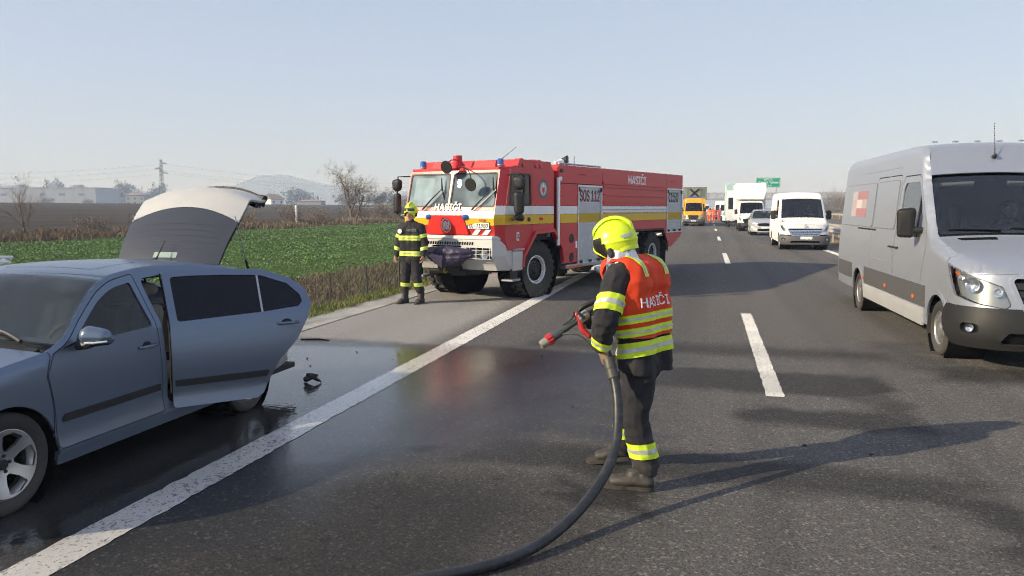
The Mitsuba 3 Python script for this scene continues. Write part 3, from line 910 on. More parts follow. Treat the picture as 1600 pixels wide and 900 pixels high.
    gk = th.add('tailgate', sheet(gpoly(0.0, L[-1]).intersection(split_), gate(), 0.06, 0.02, [0, 0.5, 1]), 'sunlit_gate_paint' if open_up else paint, M=G, label='raised tailgate, its outside coloured pale as if in full sun' if open_up else None)
    glassp = gpoly(0.0, 0.9).difference(split_.buffer(0.004))
    th.add('rear_window', sheet(glassp, gate(), 0.06, 0.012, [0, 0.5, 1]), 'rear_glass', gk, M=G)
    if open_up:
        th.add('inner_lining', sheet(gpoly(0.02, L[-1], 0.03), gate(0.05), 0.09, 0.02, [0, 0.5, 1]), 'dark_trim', gk, M=G)
        th.add('lower_trim', sheet(gpoly(L[-1] - 0.20, L[-1] + 0.0, 0.02), gate(0.04), 0.07, 0.06, [0, 0.5, 1]), 'black_plastic', gk, M=G)
        th.add('lower_lip', tube(rotated(tm([(x, 3.51 - 0.13 * abs(x / 0.54) ** 2.2, 0.625) for x in np.linspace(-0.54, 0.54, 14)], np.zeros((0, 3), int)), G).vertices, [0.016] * 13 + [0.045], 8), 'black_plastic', gk)
        stc = gate(-0.004)
        th.add('window_sticker', sheet(shapely.box(-0.12, 0.065, 0.13, 0.125), stc, 0.06, 0, [0, 0.5, 1]), 'sticker_green', gk, M=G)
        th.add('heater_line', sheet(unary_union([shapely.box(-0.5, t, 0.5, t + 0.003) for t in (0.18, 0.25, 0.32, 0.39, 0.46)]), stc, 0.09, 0, [0, 0.5, 1]), 'heater_wire', gk, M=G)
        for sg in (1, -1):
            a = rotated(tm([(sg * 0.57, 3.08, 1.14)], np.zeros((0, 3), int)), G).vertices[0]
            b = np.array([sg * 0.62, 3.10, 1.02])
            sk = th.add('gas_strut', tube([b, b + (a - b) * 0.45], 0.012, 8), 'black_plastic')
            th.add('rod', tube([b + (a - b) * 0.45, a], 0.005, 6), 'steel_grey', sk)
    th.add('antenna', tube([(0, 2.45, 1.385), (0, 2.49, 1.41), (0, 2.62, 1.57)], [0.022, 0.008, 0.003], 6), 'black_plastic', rk)
    F = B.front()
    tail = lambda q: np.stack([q[:, 0], 3.60 - 0.22 * np.abs(q[:, 0] / 0.72) ** 3 + 0.05 * np.exp(-((q[:, 1] - 0.52) / 0.12) ** 2), q[:, 1]], 1)
    th.add('rear_bumper', sheet(rounded(shapely.box(-0.60, 0.32, 0.60, 0.70), 0.03), tail, 0.07, 0.05, [0, 1, 0]), paint)
    for sg in (1, -1):
        th.add('tail_lamp', sheet(rounded(shapely.box(min(sg * 0.52, sg * 0.67), 0.71, max(sg * 0.52, sg * 0.67), 0.94), 0.02), tail, 0.05, 0.03, [0, 1, 0]), 'lamp_red')
    arc = B.arc
    fr = shapely.box(-arc, 0.22, arc, 0.70)
    cut = unary_union([rounded(pg((-0.44, 0.565), (0.44, 0.565), (0.40, 0.70), (-0.40, 0.70)), 0.02), rounded(shapely.box(-0.55, 0.27, 0.55, 0.40), 0.03)]) if front == 'suv' else rounded(shapely.box(-0.42, 0.60, 0.42, 0.71), 0.02)
    hl = [rounded(pg((sg * 0.47, 0.60), (sg * 0.95, 0.64), (sg * 1.05, 0.74), (sg * 0.47, 0.70)), 0.015) for sg in (1, -1)]
    if front == 'suv':
        hl = [rounded(pg((sg * 0.66, 0.40), (sg * 0.98, 0.44), (sg * 0.98, 0.58), (sg * 0.70, 0.55)), 0.02) for sg in (1, -1)]
    top_edge = Polygon([(-arc, 0.2), (arc, 0.2)] + [(a, float(B.zc(F(np.array([[a, 0.6]]))[0, 1]))) for a in np.linspace(arc, -arc, 40)])
    bm = fr.union(shapely.box(-arc, 0.22, arc, 0.8)).intersection(top_edge).difference(cut).difference(unary_union(hl))
    th.add('front_bumper', sheet(bm, F, 0.06, 0.03, [0, -1, 0]), paint)
    th.add('grille', sheet(cut, B.front(0.03), 0.06, 0, [0, -1, 0]), 'black_gloss')
    for h in hl:
        th.add('headlight', sheet(h.intersection(top_edge), B.front(-0.004), 0.05, 0.02, [0, -1, 0]), 'lamp_white')
    if front == 'suv':
        pm = sheet(shapely.box(-0.26, 0.41, 0.26, 0.52), B.front(-0.012), 0.08, 0.01, [0, -1, 0])
        th.add('number_plate', pm, 'plate_white')
        for sg in (1, -1):
            th.add('running_light', sheet(pg((sg * 0.44, 0.66), (sg * 0.86, 0.70), (sg * 0.90, 0.735), (sg * 0.46, 0.70)).intersection(top_edge), B.front(-0.006), 0.05, 0.01, [0, -1, 0]), 'lamp_white')
    # inside
    th.add('floor', cat(bx(-0.78, 0.78, 0.42, 3.55, 0.22, 0.27), bx(-0.74, 0.74, 0.36, 0.42, 0.25, 0.93), bx(-0.40, 0.40, 2.20, 3.55, 0.27, 0.55)), 'dark_trim')
    th.add('dashboard', hull([(x, y, z) for x in (-0.70, 0.70) for y, z in ((0.42, 0.88), (0.48, 0.925), (0.84, 0.94), (0.94, 0.86), (0.90, 0.60), (0.42, 0.6))]), 'dark_trim')
    th.add('parcel_shelf', bx(-0.58, 0.58, 2.46, 3.3, 0.93, 0.95), 'dark_trim')
    th.add('headlining', sheet(roof.buffer(-0.09), B.top(0.045), 0.12, 0, [0, 0, 1]), 'headliner')
    for sx in (0.37, -0.37):
        seat = bones([[((sx - 0.17, 1.15, 0.50), 0.09), ((sx - 0.17, 1.58, 0.46), 0.09)], [((sx + 0.17, 1.15, 0.50), 0.09), ((sx + 0.17, 1.58, 0.46), 0.09)], [((sx, 1.15, 0.49), 0.10), ((sx, 1.58, 0.46), 0.10)],
                      [((sx - 0.17, 1.60, 0.50), 0.08), ((sx - 0.15, 1.80, 1.02), 0.06)], [((sx + 0.17, 1.60, 0.50), 0.08), ((sx + 0.15, 1.80, 1.02), 0.06)], [((sx, 1.61, 0.50), 0.085), ((sx, 1.81, 1.04), 0.065)]], 0.05, 6)
        sk = th.add('seat', seat, 'seat_cloth')
        th.add('headrest', bones([[((sx - 0.09, 1.83, 1.20), 0.055), ((sx + 0.09, 1.83, 1.20), 0.055)]], 0.03, 3), 'seat_cloth', sk)
    th.add('rear_seat', cat(bx(-0.62, 0.62, 1.98, 2.48, 0.34, 0.52, 0.07), hull([(x, y, z) for x in (-0.62, 0.62) for y, z in ((2.38, 0.5), (2.50, 0.5), (2.64, 0.96), (2.54, 0.98))])), 'beige_trim')
    th.add('steering_wheel', trimesh.creation.torus(0.175, 0.016, major_sections=24, minor_sections=8).apply_transform(tr(0.37, 1.0, 0.86) @ rot(65, [1, 0, 0])), 'black_plastic')
    return th, B


prin('sticker_green', (0.24, 0.33, 0.30), 0.5)
prin('heater_wire', (0.050, 0.050, 0.058), 0.4)
build_car(frame(-4.76, 3.62, 0.3, 0.96), 'blue-grey hatchback stopped on the wet hard shoulder with its rear door and tailgate open', open_up=True, name='hatchback_car')
# ---------------------------------------------------------------- vans
def build_van(M, label, P, group=None, name='van', detail=1):
    """P: measures and colours. Local +Y to the rear, front axle at 0."""
    th = Thing(name, label, P.get('cat', 'van'), group, M)
    H, rear, wb, W = P['H'], P['rear'], P['wb'], P.get('W', 0.96)
    paint, low = P['paint'], P['bumper']
    zt = P.get('zt') or [(-1.02, 1.02), (-0.9, 1.10), (-0.5, 1.22), (0, 1.33), (0.42, 1.42), (0.52, 1.47), (0.8, 1.80), (1.12, 2.18), (1.2, 2.30), (1.36, H - 0.10), (1.62, H - 0.02), (2.3, H), (rear - 0.3, H), (rear, H - 0.06)]
    B = Body(zt, W, P.get('plan', (-1.04, 0.80, 2.5)), 0.13, 0.03, 1.20, P.get('tumble', 0.085), 0.85, 0.03, rear=(rear - 0.8, 0.8, 0.04), lean=0.22, zlean=0.62)
    zc = B.zc
    R = P.get('R', 0.335)
    s_ = (0.07, 0.07) if detail else (0.2, 0.2)
    arch = unary_union([circle(0, R, R + 0.075, 10), circle(wb, R, R + 0.075, 10)])
    e = B.r * 1.35
    zb = P.get('zb', 0.30)
    us, ln = P.get('nose_u', -0.40), 0.22
    FX = B.front()(np.stack([np.linspace(0, 2.2, 600), np.full(600, 0.62)], 1))
    sE = float(np.interp(us, FX[:, 1], np.linspace(0, 2.2, 600)))
    outer = pg((us + ln * 0.6, 1.22), (us, 0.62), (us + 0.02, zb), (rear, zb + 0.06), *[(u, float(zc(u)) + e) for u in np.linspace(rear - 0.001, us, 60)]).difference(arch)
    bump_line = 0.66

    def line(a, b, d, n=8):
        return [(u, float(zc(u)) - d) for u in np.linspace(a, b, n)]
    door = rounded(pg((0.80, 0.40), (0.74, 0.9), (0.63, 1.30), (0.70, 1.47), *[(u, min(float(zc(u)) - 0.015, 2.24)) for u in np.linspace(0.78, 1.4, 8)], (2.02, 2.24), (2.14, 2.10), (2.16, 1.3), (2.10, 0.40)), 0.05)
    win = rounded(pg((0.92, 1.40), *[(u, min(float(zc(u)) - 0.11, 2.15)) for u in np.linspace(1.02, 1.35, 6)], (1.94, 2.15), (2.03, 2.05), (2.03, 1.46), (1.5, 1.40)), 0.05)
    gap = 0.014
    for sg in (1, -1):
        o = [sg, 0, 0]
        S = B.side(sg)
        side = outer.difference(door.buffer(gap))
        extra = []
        slide = P.get('slide')
        if slide:
            sd = rounded(pg((2.20, 0.40), (2.20, 2.27), (3.62, 2.27), (3.62, 0.40)), 0.05)
            side = side.difference(sd.buffer(gap))
            sk = th.add('sliding_door', sheet(sd, S, s_, 0.02, o), paint)
        th.add('body_side', sheet(side, S, s_, 0.02, o), paint)
        dk = th.add('front_door', sheet(door.difference(win), S, s_, 0.02, o), paint)
        th.add('window', sheet(win.buffer(0.006), B.side(sg, 0.012), 0.1, 0, o), P.get('glass', 'glass_tint'), dk)
        if detail:
            th.add('window_post', sheet(shapely.box(1.14, 1.40, 1.17, 2.2).intersection(win), B.side(sg, 0.004), 0.1, 0.01, o), 'black_plastic', dk)
            for u in ([2.02] + ([2.30] if slide else [])):
                x = float(B.w(np.array([u]), np.array([1.22]))[0])
                th.add('handle', cat(tube([(sg * (x + 0.002), u - 0.09, 1.22), (sg * (x + 0.03), u - 0.06, 1.22), (sg * (x + 0.03), u + 0.06, 1.22), (sg * (x + 0.002), u + 0.09, 1.22)], 0.014, 6)), 'black_plastic', dk if u < 2.1 else sk)
            if slide:
                th.add('slide_rail', sheet(pg((3.40, 1.425), (4.7, 1.425), (4.7, 1.452), (3.40, 1.452)), B.side(sg, -0.004), 0.2, 0.012, o), 'black_plastic')
                for (a, b, c, d) in ((2.28, 3.56, 1.48, 2.20), (3.68, rear - 0.32, 1.48, 2.20)):
                    fr = rounded(shapely.box(a, c, b, d), 0.07)
                    pk_ = th.add('pressed_panel', sheet(fr, B.side(sg, -0.012), s_, 0.014, o), paint)
                    th.add('panel_edge_shade', sheet(fr.buffer(0.014, quad_segs=4).difference(fr), B.side(sg, -0.003), s_, 0, o), 'seam_grey', pk_)  # flat dark ring: painted shade along the edge of the pressing
                for (a, b, z) in ((2.3, rear - 0.2, 0.975), (2.3, 4.9, 2.40)):
                    th.add('crease', sheet(shapely.box(a, z - 0.009, b, z + 0.009), B.side(sg, -0.007), 0.2, 0.01, o), paint)
                th.add('side_strip', sheet(unary_union([shapely.box(0.50, 0.52, wb - 0.50, 0.80), shapely.box(wb + 0.50, 0.52, rear - 0.15, 0.80)]), B.side(sg, -0.010), (0.15, 0.05), 0.012, o), 'road_reflection_grey')  # dark band stands in for the road mirrored in the lower side
                th.add('sill_cover', sheet(shapely.box(0.60, 0.275, wb - 0.46, 0.50), lambda q, sg=sg: B.side(sg, -0.018)(q), (0.2, 0.05), 0.03, o), 'sill_grey')
                for u in (0.95, 2.45, 3.95):
                    th.add('side_marker', sheet(rrect(u, u + 0.10, 0.585, 0.64, 0.02), B.side(sg, -0.020), 0.1, 0.012, o), 'lamp_orange')
                for u in (0, wb):
                    fl = circle(u, R, R + 0.115, 12).difference(circle(u, R, R + 0.07, 12)).difference(shapely.box(-2, -1, 9, 0.40))
                    th.add('wheel_lip', sheet(fl, B.side(sg, -0.012), 0.06, 0.02, o), paint)
                    th.add('mud_flap', bx(sg * 0.66, sg * 0.93, u + R + 0.06, u + R + 0.075, 0.18, 0.52), 'rubber')
        # door mirror
        hgt = P.get('mirror_z', 1.56)
        mx = W + 0.16
        shell = m2t(m3.Manifold.batch_hull([ball((sg * (mx + dx), 0.90 + dy, hgt + dz), r, 12) for dx, dy, dz, r in ((-0.06, 0, 0.14, 0.06), (0.06, 0.03, 0.13, 0.055), (-0.05, 0, -0.15, 0.05), (0.06, 0.03, -0.15, 0.045), (0, 0.06, 0, 0.1))]))
        mk = th.add('mirror', shell, P.get('mirror', 'grey_plastic'))
        th.add('mirror_arm', tube([(sg * (W - 0.06), 0.88, hgt - 0.10), (sg * (mx - 0.06), 0.90, hgt - 0.10)], 0.045, 8), 'black_plastic', mk)
        th.add('mirror_glass', sheet(rrect(-0.09, 0.09, -0.16, 0.16, 0.03), lambda q, sg=sg: np.stack([sg * mx + q[:, 0], 0 * q[:, 0] + 0.995, hgt + q[:, 1]], 1), 0.1, 0.01, [0, 1, 0]), 'chrome', mk)
        for u in (0, wb):
            th.add('wheel_liner', lathe([(R + 0.08, sg * (W - 0.03)), (R + 0.08, sg * 0.5), (0.02, sg * 0.5)], 20).apply_translation([0, u, R]), 'cavity')
            wheel(th, sg * (W - 0.14), u, R, 0.225, 0.205, sg, P.get('rim', 'cap') if detail else 'plain')
    # upper skin
    def skin(u0, u1, k=0.86, n=24):
        us = np.linspace(u0, u1, n)
        hw_ = lambda u: max(float(B.half(u)) + B.r * k, 0.02)
        return Polygon([(-hw_(u), u) for u in us] + [(hw_(u), u) for u in us[::-1]]).buffer(0)
    ub = P.get('ws', (0.50, 1.13))
    nc = B.front()(np.stack([np.linspace(-1.9, 1.9, 90), np.full(90, 1.05)], 1))
    behind = Polygon([tuple(t[:2] + [0, -0.004]) for t in nc] + [(2, 3), (-2, 3)])
    th.add('bonnet', sheet(skin(us + 0.11, ub[0] - 0.05, 0.24, 40).union(skin(P.get('plan', (-1.04,))[0] + 0.01, us + 0.111, 0.985, 40)).intersection(behind.buffer(0)), B.top(), s_, 0.02, [0, 0, 1]), paint)
    th.add('roof', sheet(skin(ub[1] + 0.03, rear - 0.02, 0.24, n=40), B.top(), (0.1, 0.08), 0.02, [0, 0, 1]), paint)
    ws = rounded(skin(ub[0], ub[1], 0.15), 0.05)
    wk = th.add('windscreen', sheet(ws, B.top(), 0.09, 0, [0, 0, 1]), P.get('ws_glass', 'glass_tint2'))
    th.add('windscreen_frit', sheet(ws.difference(ws.buffer(-0.05)), B.top(0.008), s_, 0, [0, 0, 1]), 'black_gloss', wk)
    th.add('wiper_cowl', sheet(skin(ub[0] - 0.06, ub[0] + 0.02, 0.5, 6), B.top(0.02), s_, 0.02, [0, 0, 1]), 'black_plastic')
    if detail:
        f = B.top(-0.022)
        for x0, x1 in ((0.75, 0.02), (-0.10, -0.70)) if P.get('wipers', True) else ():
            th.add('wiper', tube(f(np.array([(x0 + (x1 - x0) * t, ub[0] + 0.03 + 0.03 * t) for t in np.linspace(0, 1, 7)])), np.linspace(0.016, 0.008, 7), 6), 'black_plastic', wk)
        if P.get('scoop'):
            th.add('bonnet_vent', sheet(rounded(pg((-0.62, 0.28), (-0.22, 0.26), (-0.20, 0.37), (-0.66, 0.37)), 0.02), B.top(-0.004), 0.06, 0.01, [0, 0, 1]), 'cavity')
            th.add('bonnet_vent', sheet(rounded(pg((0.62, 0.28), (0.22, 0.26), (0.20, 0.37), (0.66, 0.37)), 0.02), B.top(-0.004), 0.06, 0.01, [0, 0, 1]), 'cavity')
    # nose
    F = B.front()
    arc = sE - 0.03
    TF = B.top()
    topz = lambda a: float(TF(np.array([F(np.array([[a, 1.05]]))[0, :2]]))[0, 2]) + 0.004
    nose = Polygon([(-arc - 0.05, bump_line)] + [(a, min(topz(a), 1.30)) for a in np.linspace(-arc - 0.05, arc + 0.05, 40)] + [(arc + 0.05, bump_line)])
    gr, hls = P['grille'], [shapely.affinity.scale(h, (sE - 0.02) / P.get('lamp_max', 1.34), 1, origin=(0, 0)) for h in P['lamps']]
    hl = unary_union([shapely.affinity.scale(h, sg, 1, origin=(0, 0)) for h in hls for sg in (1, -1)])
    skinp = nose.difference(gr).difference(hl).intersection(shapely.box(-sE, 0, sE, 2))
    th.add('nose_panel', sheet(skinp, F, s_, 0.02, [0, -1, 0]), paint)
    gk = th.add('grille', sheet(gr, B.front(0.05), s_, 0, [0, -1, 0]), 'cavity')
    gb = gr.bounds
    for z in np.linspace(gb[1], gb[3], P.get('bars', 4) + 2)[1:-1]:
        th.add('grille_bar', sheet(shapely.box(-2, z - P.get('bar_h', 0.03), 2, z + P.get('bar_h', 0.03)).intersection(gr.buffer(-0.012)), B.front(0.005), s_, 0.03, [0, -1, 0]), P.get('bar_mat', 'black_plastic'), gk)
    th.add('grille_frame', sheet(gr.buffer(0.035).difference(gr.buffer(-0.004)), B.front(-0.018), s_, 0.03, [0, -1, 0]), P.get('frame_mat', paint), gk)
    if P.get('badge'):
        P['badge'](th, B, gk)
    for h in hls:
        for sg in (1, -1):
            hh = shapely.affinity.scale(h, sg, 1, origin=(0, 0))
            hk = th.add('headlight', sheet(hh, B.front(0.07), s_, 0.0, [0, -1, 0]), 'lamp_inner')
            th.add('lens', sheet(hh.buffer(0.004), B.front(-0.006), s_, 0.012, [0, -1, 0]), 'glass_lamp', hk)
            if detail:
                c = hh.representative_point()
                for dx, dz, rr in P.get('bulbs', ((0.0, 0.0, 0.07),)):
                    cc = (c.x + sg * dx, c.y + dz)
                    p = B.front(0.03)(np.array([cc]))[0]
                    n_ = p - B.front(0.10)(np.array([cc]))[0]
                    n_ /= np.linalg.norm(n_)
                    A = trimesh.geometry.align_vectors([1, 0, 0], n_)
                    th.add('reflector', lathe([(0.002, -0.035), (rr * 0.6, -0.02), (rr, 0.02)], 16).apply_transform(tr(*p) @ A), 'lamp_bright', hk)
    if detail and P.get('turn'):
        for sg in (1, -1):
            th.add('turn_signal', sheet(shapely.affinity.scale(P['turn'], sg, 1, origin=(0, 0)), B.front(0.02), 0.05, 0, [0, -1, 0]), 'lamp_orange')
    # bumper: a wrap-round moulding with a mouth and fog lamps
    mouth = P.get('mouth') or rounded(pg((-0.62, 0.30), (0.62, 0.30), (0.52, 0.44), (-0.52, 0.44)), 0.03)
    fog = [rrect(*((0.78, 0.96) if sg > 0 else (-0.96, -0.78)), 0.41, 0.52, 0.045) for sg in (1, -1)]
    bp = rounded(Polygon([(-arc + 0.12, 0.24), (arc - 0.12, 0.24), (arc - 0.02, 0.45), (arc + 0.02, 0.60), (arc - 0.04, P.get('bh', 0.70))] + [(a, P.get('bh', 0.70)) for a in (0.8, 0, -0.8)] + [(-arc + 0.04, P.get('bh', 0.70)), (-arc - 0.02, 0.60), (-arc + 0.02, 0.45)]), 0.03).difference(gr.buffer(0.03))

    def bshape(d):
        G = B.front(0)
        def f(q):
            off = -0.035 - 0.05 * np.clip((q[:, 1] - 0.24) / 0.12, 0, 1) * np.clip((0.75 - q[:, 1]) / 0.25, 0, 1) + d
            return np.stack([G(q)[:, 0], G(q)[:, 1], q[:, 1]], 1) + (B.front(1.0)(q) - B.front(0.0)(q)) * off[:, None]
        return f
    bk = th.add('front_bumper', sheet(bp.difference(mouth).difference(unary_union(fog)), bshape(0), s_, 0.04, [0, -1, 0]), low)
    th.add('intake', sheet(mouth, bshape(0.06), s_, 0, [0, -1, 0]), 'cavity', bk)
    for g_ in fog:
        c = np.array(g_.centroid.coords[0])
        th.add('fog_lamp', sheet(g_, bshape(0.04), 0.05, 0, [0, -1, 0]), 'black_gloss', bk)
        if detail:
            p = bshape(0.025)(c[None])[0]
            n_ = bshape(0.0)(c[None])[0] - bshape(0.1)(c[None])[0]
            th.add('fog_reflector', lathe([(0.002, -0.01), (0.03, 0.0), (0.045, 0.018), (0.05, 0.012)], 16).apply_transform(tr(*p) @ trimesh.geometry.align_vectors([1, 0, 0], n_ / np.linalg.norm(n_))), 'lamp_bright', bk)
    pl = sheet(shapely.box(-0.26, P.get('plate_z', 0.46), 0.26, P.get('plate_z', 0.46) + 0.11), bshape(-0.015), 0.08, 0.01, [0, -1, 0])
    pk = th.add('number_plate', pl, 'plate_white')
    th.add('plate_band', sheet(shapely.box(-0.26, P.get('plate_z', 0.46), -0.215, P.get('plate_z', 0.46) + 0.11), bshape(-0.019), 0.08, 0.0, [0, -1, 0]), 'plate_blue', pk)
    # cab inside and the rear doors
    th.add('floor', bx(-W + 0.12, W - 0.12, -0.2, rear - 0.1, 0.36, 0.46), 'dark_trim')
    th.add('dashboard', hull([(x, y, z) for x in (-W + 0.14, W - 0.14) for y, z in ((0.55, 1.38), (0.62, 1.42), (0.95, 1.38), (1.02, 1.1), (0.6, 0.8))]), 'dark_trim')
    th.add('bulkhead', bx(-W + 0.13, W - 0.13, 2.12, 2.16, 0.46, H - 0.35), 'dark_trim')
    for sx in ((0.46, -0.18, -0.58) if detail else (0.46, -0.46)):
        th.add('seat', bones([[((sx - 0.14, 1.95, 0.98), 0.09), ((sx - 0.13, 2.03, 1.62), 0.06)], [((sx + 0.14, 1.95, 0.98), 0.09), ((sx + 0.13, 2.03, 1.62), 0.06)], [((sx, 1.95, 0.98), 0.09), ((sx, 2.03, 1.62), 0.07), ((sx, 2.04, 1.80), 0.08)], [((sx - 0.13, 1.5, 0.95), 0.08), ((sx - 0.13, 1.9, 0.93), 0.09)], [((sx + 0.13, 1.5, 0.95), 0.08), ((sx + 0.13, 1.9, 0.93), 0.09)]], 0.08, 3), 'dark_seat')
    if detail:
        th.add('steering_wheel', trimesh.creation.torus(0.20, 0.017, major_sections=24, minor_sections=8).apply_transform(tr(0.46, 1.16, 1.36) @ rot(42, [1, 0, 0])), 'black_plastic')
        th.add('sun_visor', cat(bx(0.20, 0.66, 1.24, 1.27, 2.08, 2.20, 0.01)), 'headliner')
        th.add('sun_visor', cat(bx(-0.66, -0.20, 1.24, 1.27, 2.08, 2.20, 0.01)), 'headliner')
    back = lambda q: np.stack([q[:, 0], rear - 0.02 - 0.10 * np.abs(q[:, 0] / W) ** 6 + 0 * q[:, 1], q[:, 1]], 1)
    for sg in (1, -1):
        a, b = sorted((sg * 0.006, sg * (float(B.w(np.array([rear]), np.array([1.0]))[0]) - 0.02)))
        th.add('rear_door', sheet(Polygon([(a, 0.5), (b, 0.5), (b - (sg * 0.12 if sg > 0 else 0), H - 0.14), (a + (0.12 if sg < 0 else 0), H - 0.14)]).buffer(-0.004), back, 0.12, 0.02, [0, 1, 0]), paint)
    th.add('rear_bumper', bx(-W + 0.05, W - 0.05, rear - 0.10, rear + 0.10, 0.36, 0.52, 0.04), low)
    return th, B


prin('road_reflection_grey', film((0.125, 0.128, 0.135), (0.12, 0.115, 0.11), 0.5, 0.3, 1.0, 8), 0.4, 0.4, 0.4)  # grey of the road reflection, put into the colour
prin('sill_grey', film((0.50, 0.51, 0.53), (0.30, 0.28, 0.26), 0.5, 0.1, 0.6, 9), 0.45, 0.3)
prin('seam_grey', (0.16, 0.16, 0.17), 0.6)
prin('dark_seat', (0.022, 0.022, 0.025), 0.9)
prin('lamp_inner', (0.42, 0.42, 0.41), 0.25, 0.8)
prin('lamp_bright', (0.9, 0.9, 0.88), 0.10, 1.0)
bsdf('glass_lamp', {'type': 'thindielectric', 'specular_transmittance': rgb(0.90)}, False)
bsdf('glass_tint2', {'type': 'thindielectric', 'specular_transmittance': rgb(0.34, 0.42, 0.48)}, False)
prin('skin', (0.50, 0.27, 0.19), 0.55)
prin('driver_dark', (0.018, 0.02, 0.028), 0.85)
prin('hair_dark', (0.03, 0.022, 0.018), 0.7)
prin('mosaic_pink', (0.36, 0.295, 0.30), 0.4)
prin('mosaic_red', (0.33, 0.155, 0.17), 0.4)
prin('mosaic_grey', (0.36, 0.33, 0.34), 0.4)
prin('mosaic_pale', (0.50, 0.44, 0.42), 0.4)


def head_mesh(p, face, r=0.10, refine=0.012):
    """A head: skull, jaw, nose and ears; face = unit vector the face looks along."""
    p, f = np.asarray(p, float), np.asarray(face, float)
    f = f / np.linalg.norm(f)
    up = np.array([0, 0, 1.0]) - f * f[2]
    up /= np.linalg.norm(up)
    s = np.cross(f, up)
    k = r / 0.10
    P = lambda a, b, c: p + k * (a * f + b * s + c * up)
    segs = [[(P(-0.015, 0, 0.035), 0.088 * k), (P(0.02, 0, 0.02), 0.080 * k)], [(P(0.02, 0, 0.02), 0.072 * k), (P(0.035, 0, -0.055), 0.052 * k), (P(0.055, 0, -0.085), 0.034 * k)],
            [(P(0.03, 0.035, -0.03), 0.045 * k), (P(0.05, 0.015, -0.08), 0.034 * k)], [(P(0.03, -0.035, -0.03), 0.045 * k), (P(0.05, -0.015, -0.08), 0.034 * k)],
            [(P(0.098, 0, 0.015), 0.008 * k), (P(0.112, 0, -0.025), 0.014 * k)], [(P(0.095, 0.016, -0.027), 0.010 * k), (P(0.095, -0.016, -0.027), 0.010 * k)],
            [(P(0.082, -0.020, -0.060), 0.009 * k), (P(0.090, 0, -0.060), 0.011 * k), (P(0.082, 0.020, -0.060), 0.009 * k)],
            [(P(0.086, 0.018, 0.030), 0.011 * k), (P(0.078, 0.045, 0.028), 0.012 * k)], [(P(0.086, -0.018, 0.030), 0.011 * k), (P(0.078, -0.045, 0.028), 0.012 * k)],
            [(P(-0.005, 0.086, 0.02), 0.018 * k), (P(0.005, 0.086, -0.02), 0.012 * k)], [(P(-0.005, -0.086, 0.02), 0.018 * k), (P(0.005, -0.086, -0.02), 0.012 * k)]]
    return bones(segs, refine * k, 3), P


def driver(M, x, label, cloth='driver_dark', name='person', zs=1.05, group=None):
    th = Thing(name, label, 'person', group, M)
    body = bones([[((x, 1.84, zs - 0.05), 0.16), ((x, 1.88, zs + 0.45), 0.15)], [((x - 0.17, 1.84, zs + 0.44), 0.085), ((x + 0.17, 1.84, zs + 0.44), 0.085)],
                  [((x - 0.20, 1.84, zs + 0.42), 0.072), ((x - 0.26, 1.62, zs + 0.20), 0.052), ((x - 0.13, 1.28, zs + 0.32), 0.04)], [((x + 0.20, 1.84, zs + 0.42), 0.072), ((x + 0.26, 1.62, zs + 0.20), 0.052), ((x + 0.13, 1.28, zs + 0.32), 0.04)],
                  [((x - 0.10, 1.80, zs - 0.06), 0.09), ((x - 0.13, 1.38, zs - 0.02), 0.07)], [((x + 0.10, 1.80, zs - 0.06), 0.09), ((x + 0.13, 1.38, zs - 0.02), 0.07)],
                  [((x, 1.87, zs + 0.5), 0.07), ((x, 1.85, zs + 0.6), 0.055)]], 0.04, 5)
    th.add('body', body, cloth)
    hm, P = head_mesh((x, 1.83, zs + 0.72), (0, -1, -0.05))
    hk = th.add('head', hm, 'skin')
    th.add('hair', slab(offset(bones([[(P(-0.03, 0, 0.04), 0.093), (P(0.0, 0, 0.05), 0.086)]], 0.015, 2), 0.002), P(0.035, 0, 0.02), P(-0.8, 0, 0.6) - P(0, 0, 0), 0.0, 1), 'hair_dark', hk)
    for sgn in (-1, 1):
        hx = x + sgn * 0.13
        th.add('hand', bones([[((hx, 1.27, zs + 0.33), 0.035), ((hx + sgn * 0.02, 1.20, zs + 0.34), 0.03)]] + [[((hx - 0.02 + 0.014 * q, 1.20, zs + 0.35), 0.011), ((hx - 0.02 + 0.014 * q, 1.165, zs + 0.335), 0.010), ((hx - 0.02 + 0.014 * q, 1.175, zs + 0.305), 0.009)] for q in range(4)], 0.012, 2), 'skin')
    return th


# the silver van
SILVER = dict(plan=(-1.03, 0.74, 3.0), H=2.68, rear=6.45, wb=4.45, W=0.95, paint='silver_paint', bumper='grey_plastic', slide=True, scoop=True, R=0.335, mirror_z=1.60, ws_glass='glass_tint2', glass='glass_tint2',
              grille=rounded(pg((-0.36, 0.68), (0.36, 0.68), (0.47, 1.00), (0.44, 1.03), (-0.44, 1.03), (-0.47, 1.00)), 0.02), bars=3, bar_h=0.035, frame_mat='silver_paint',
              lamps=[rounded(pg((0.50, 0.73), (0.56, 0.69), (0.86, 0.73), (1.16, 0.80), (1.28, 1.02), (1.34, 1.17), (1.10, 1.10), (0.78, 1.00), (0.58, 0.93)), 0.03)], bulbs=((0.0, 0.01, 0.085), (-0.26, -0.06, 0.05), (0.16, 0.07, 0.04)),
              turn=rounded(pg((1.04, 1.045), (1.13, 1.075), (1.15, 1.045), (1.07, 1.015)), 0.01))
SVM = frame(3.70, 10.55, -1.8)
sv, SB = build_van(SVM, 'silver high-roof panel van with added red and pink mosaic blocks on its side', SILVER, name='panel_van')
S = SB.side(-1, -0.014)
dk = None
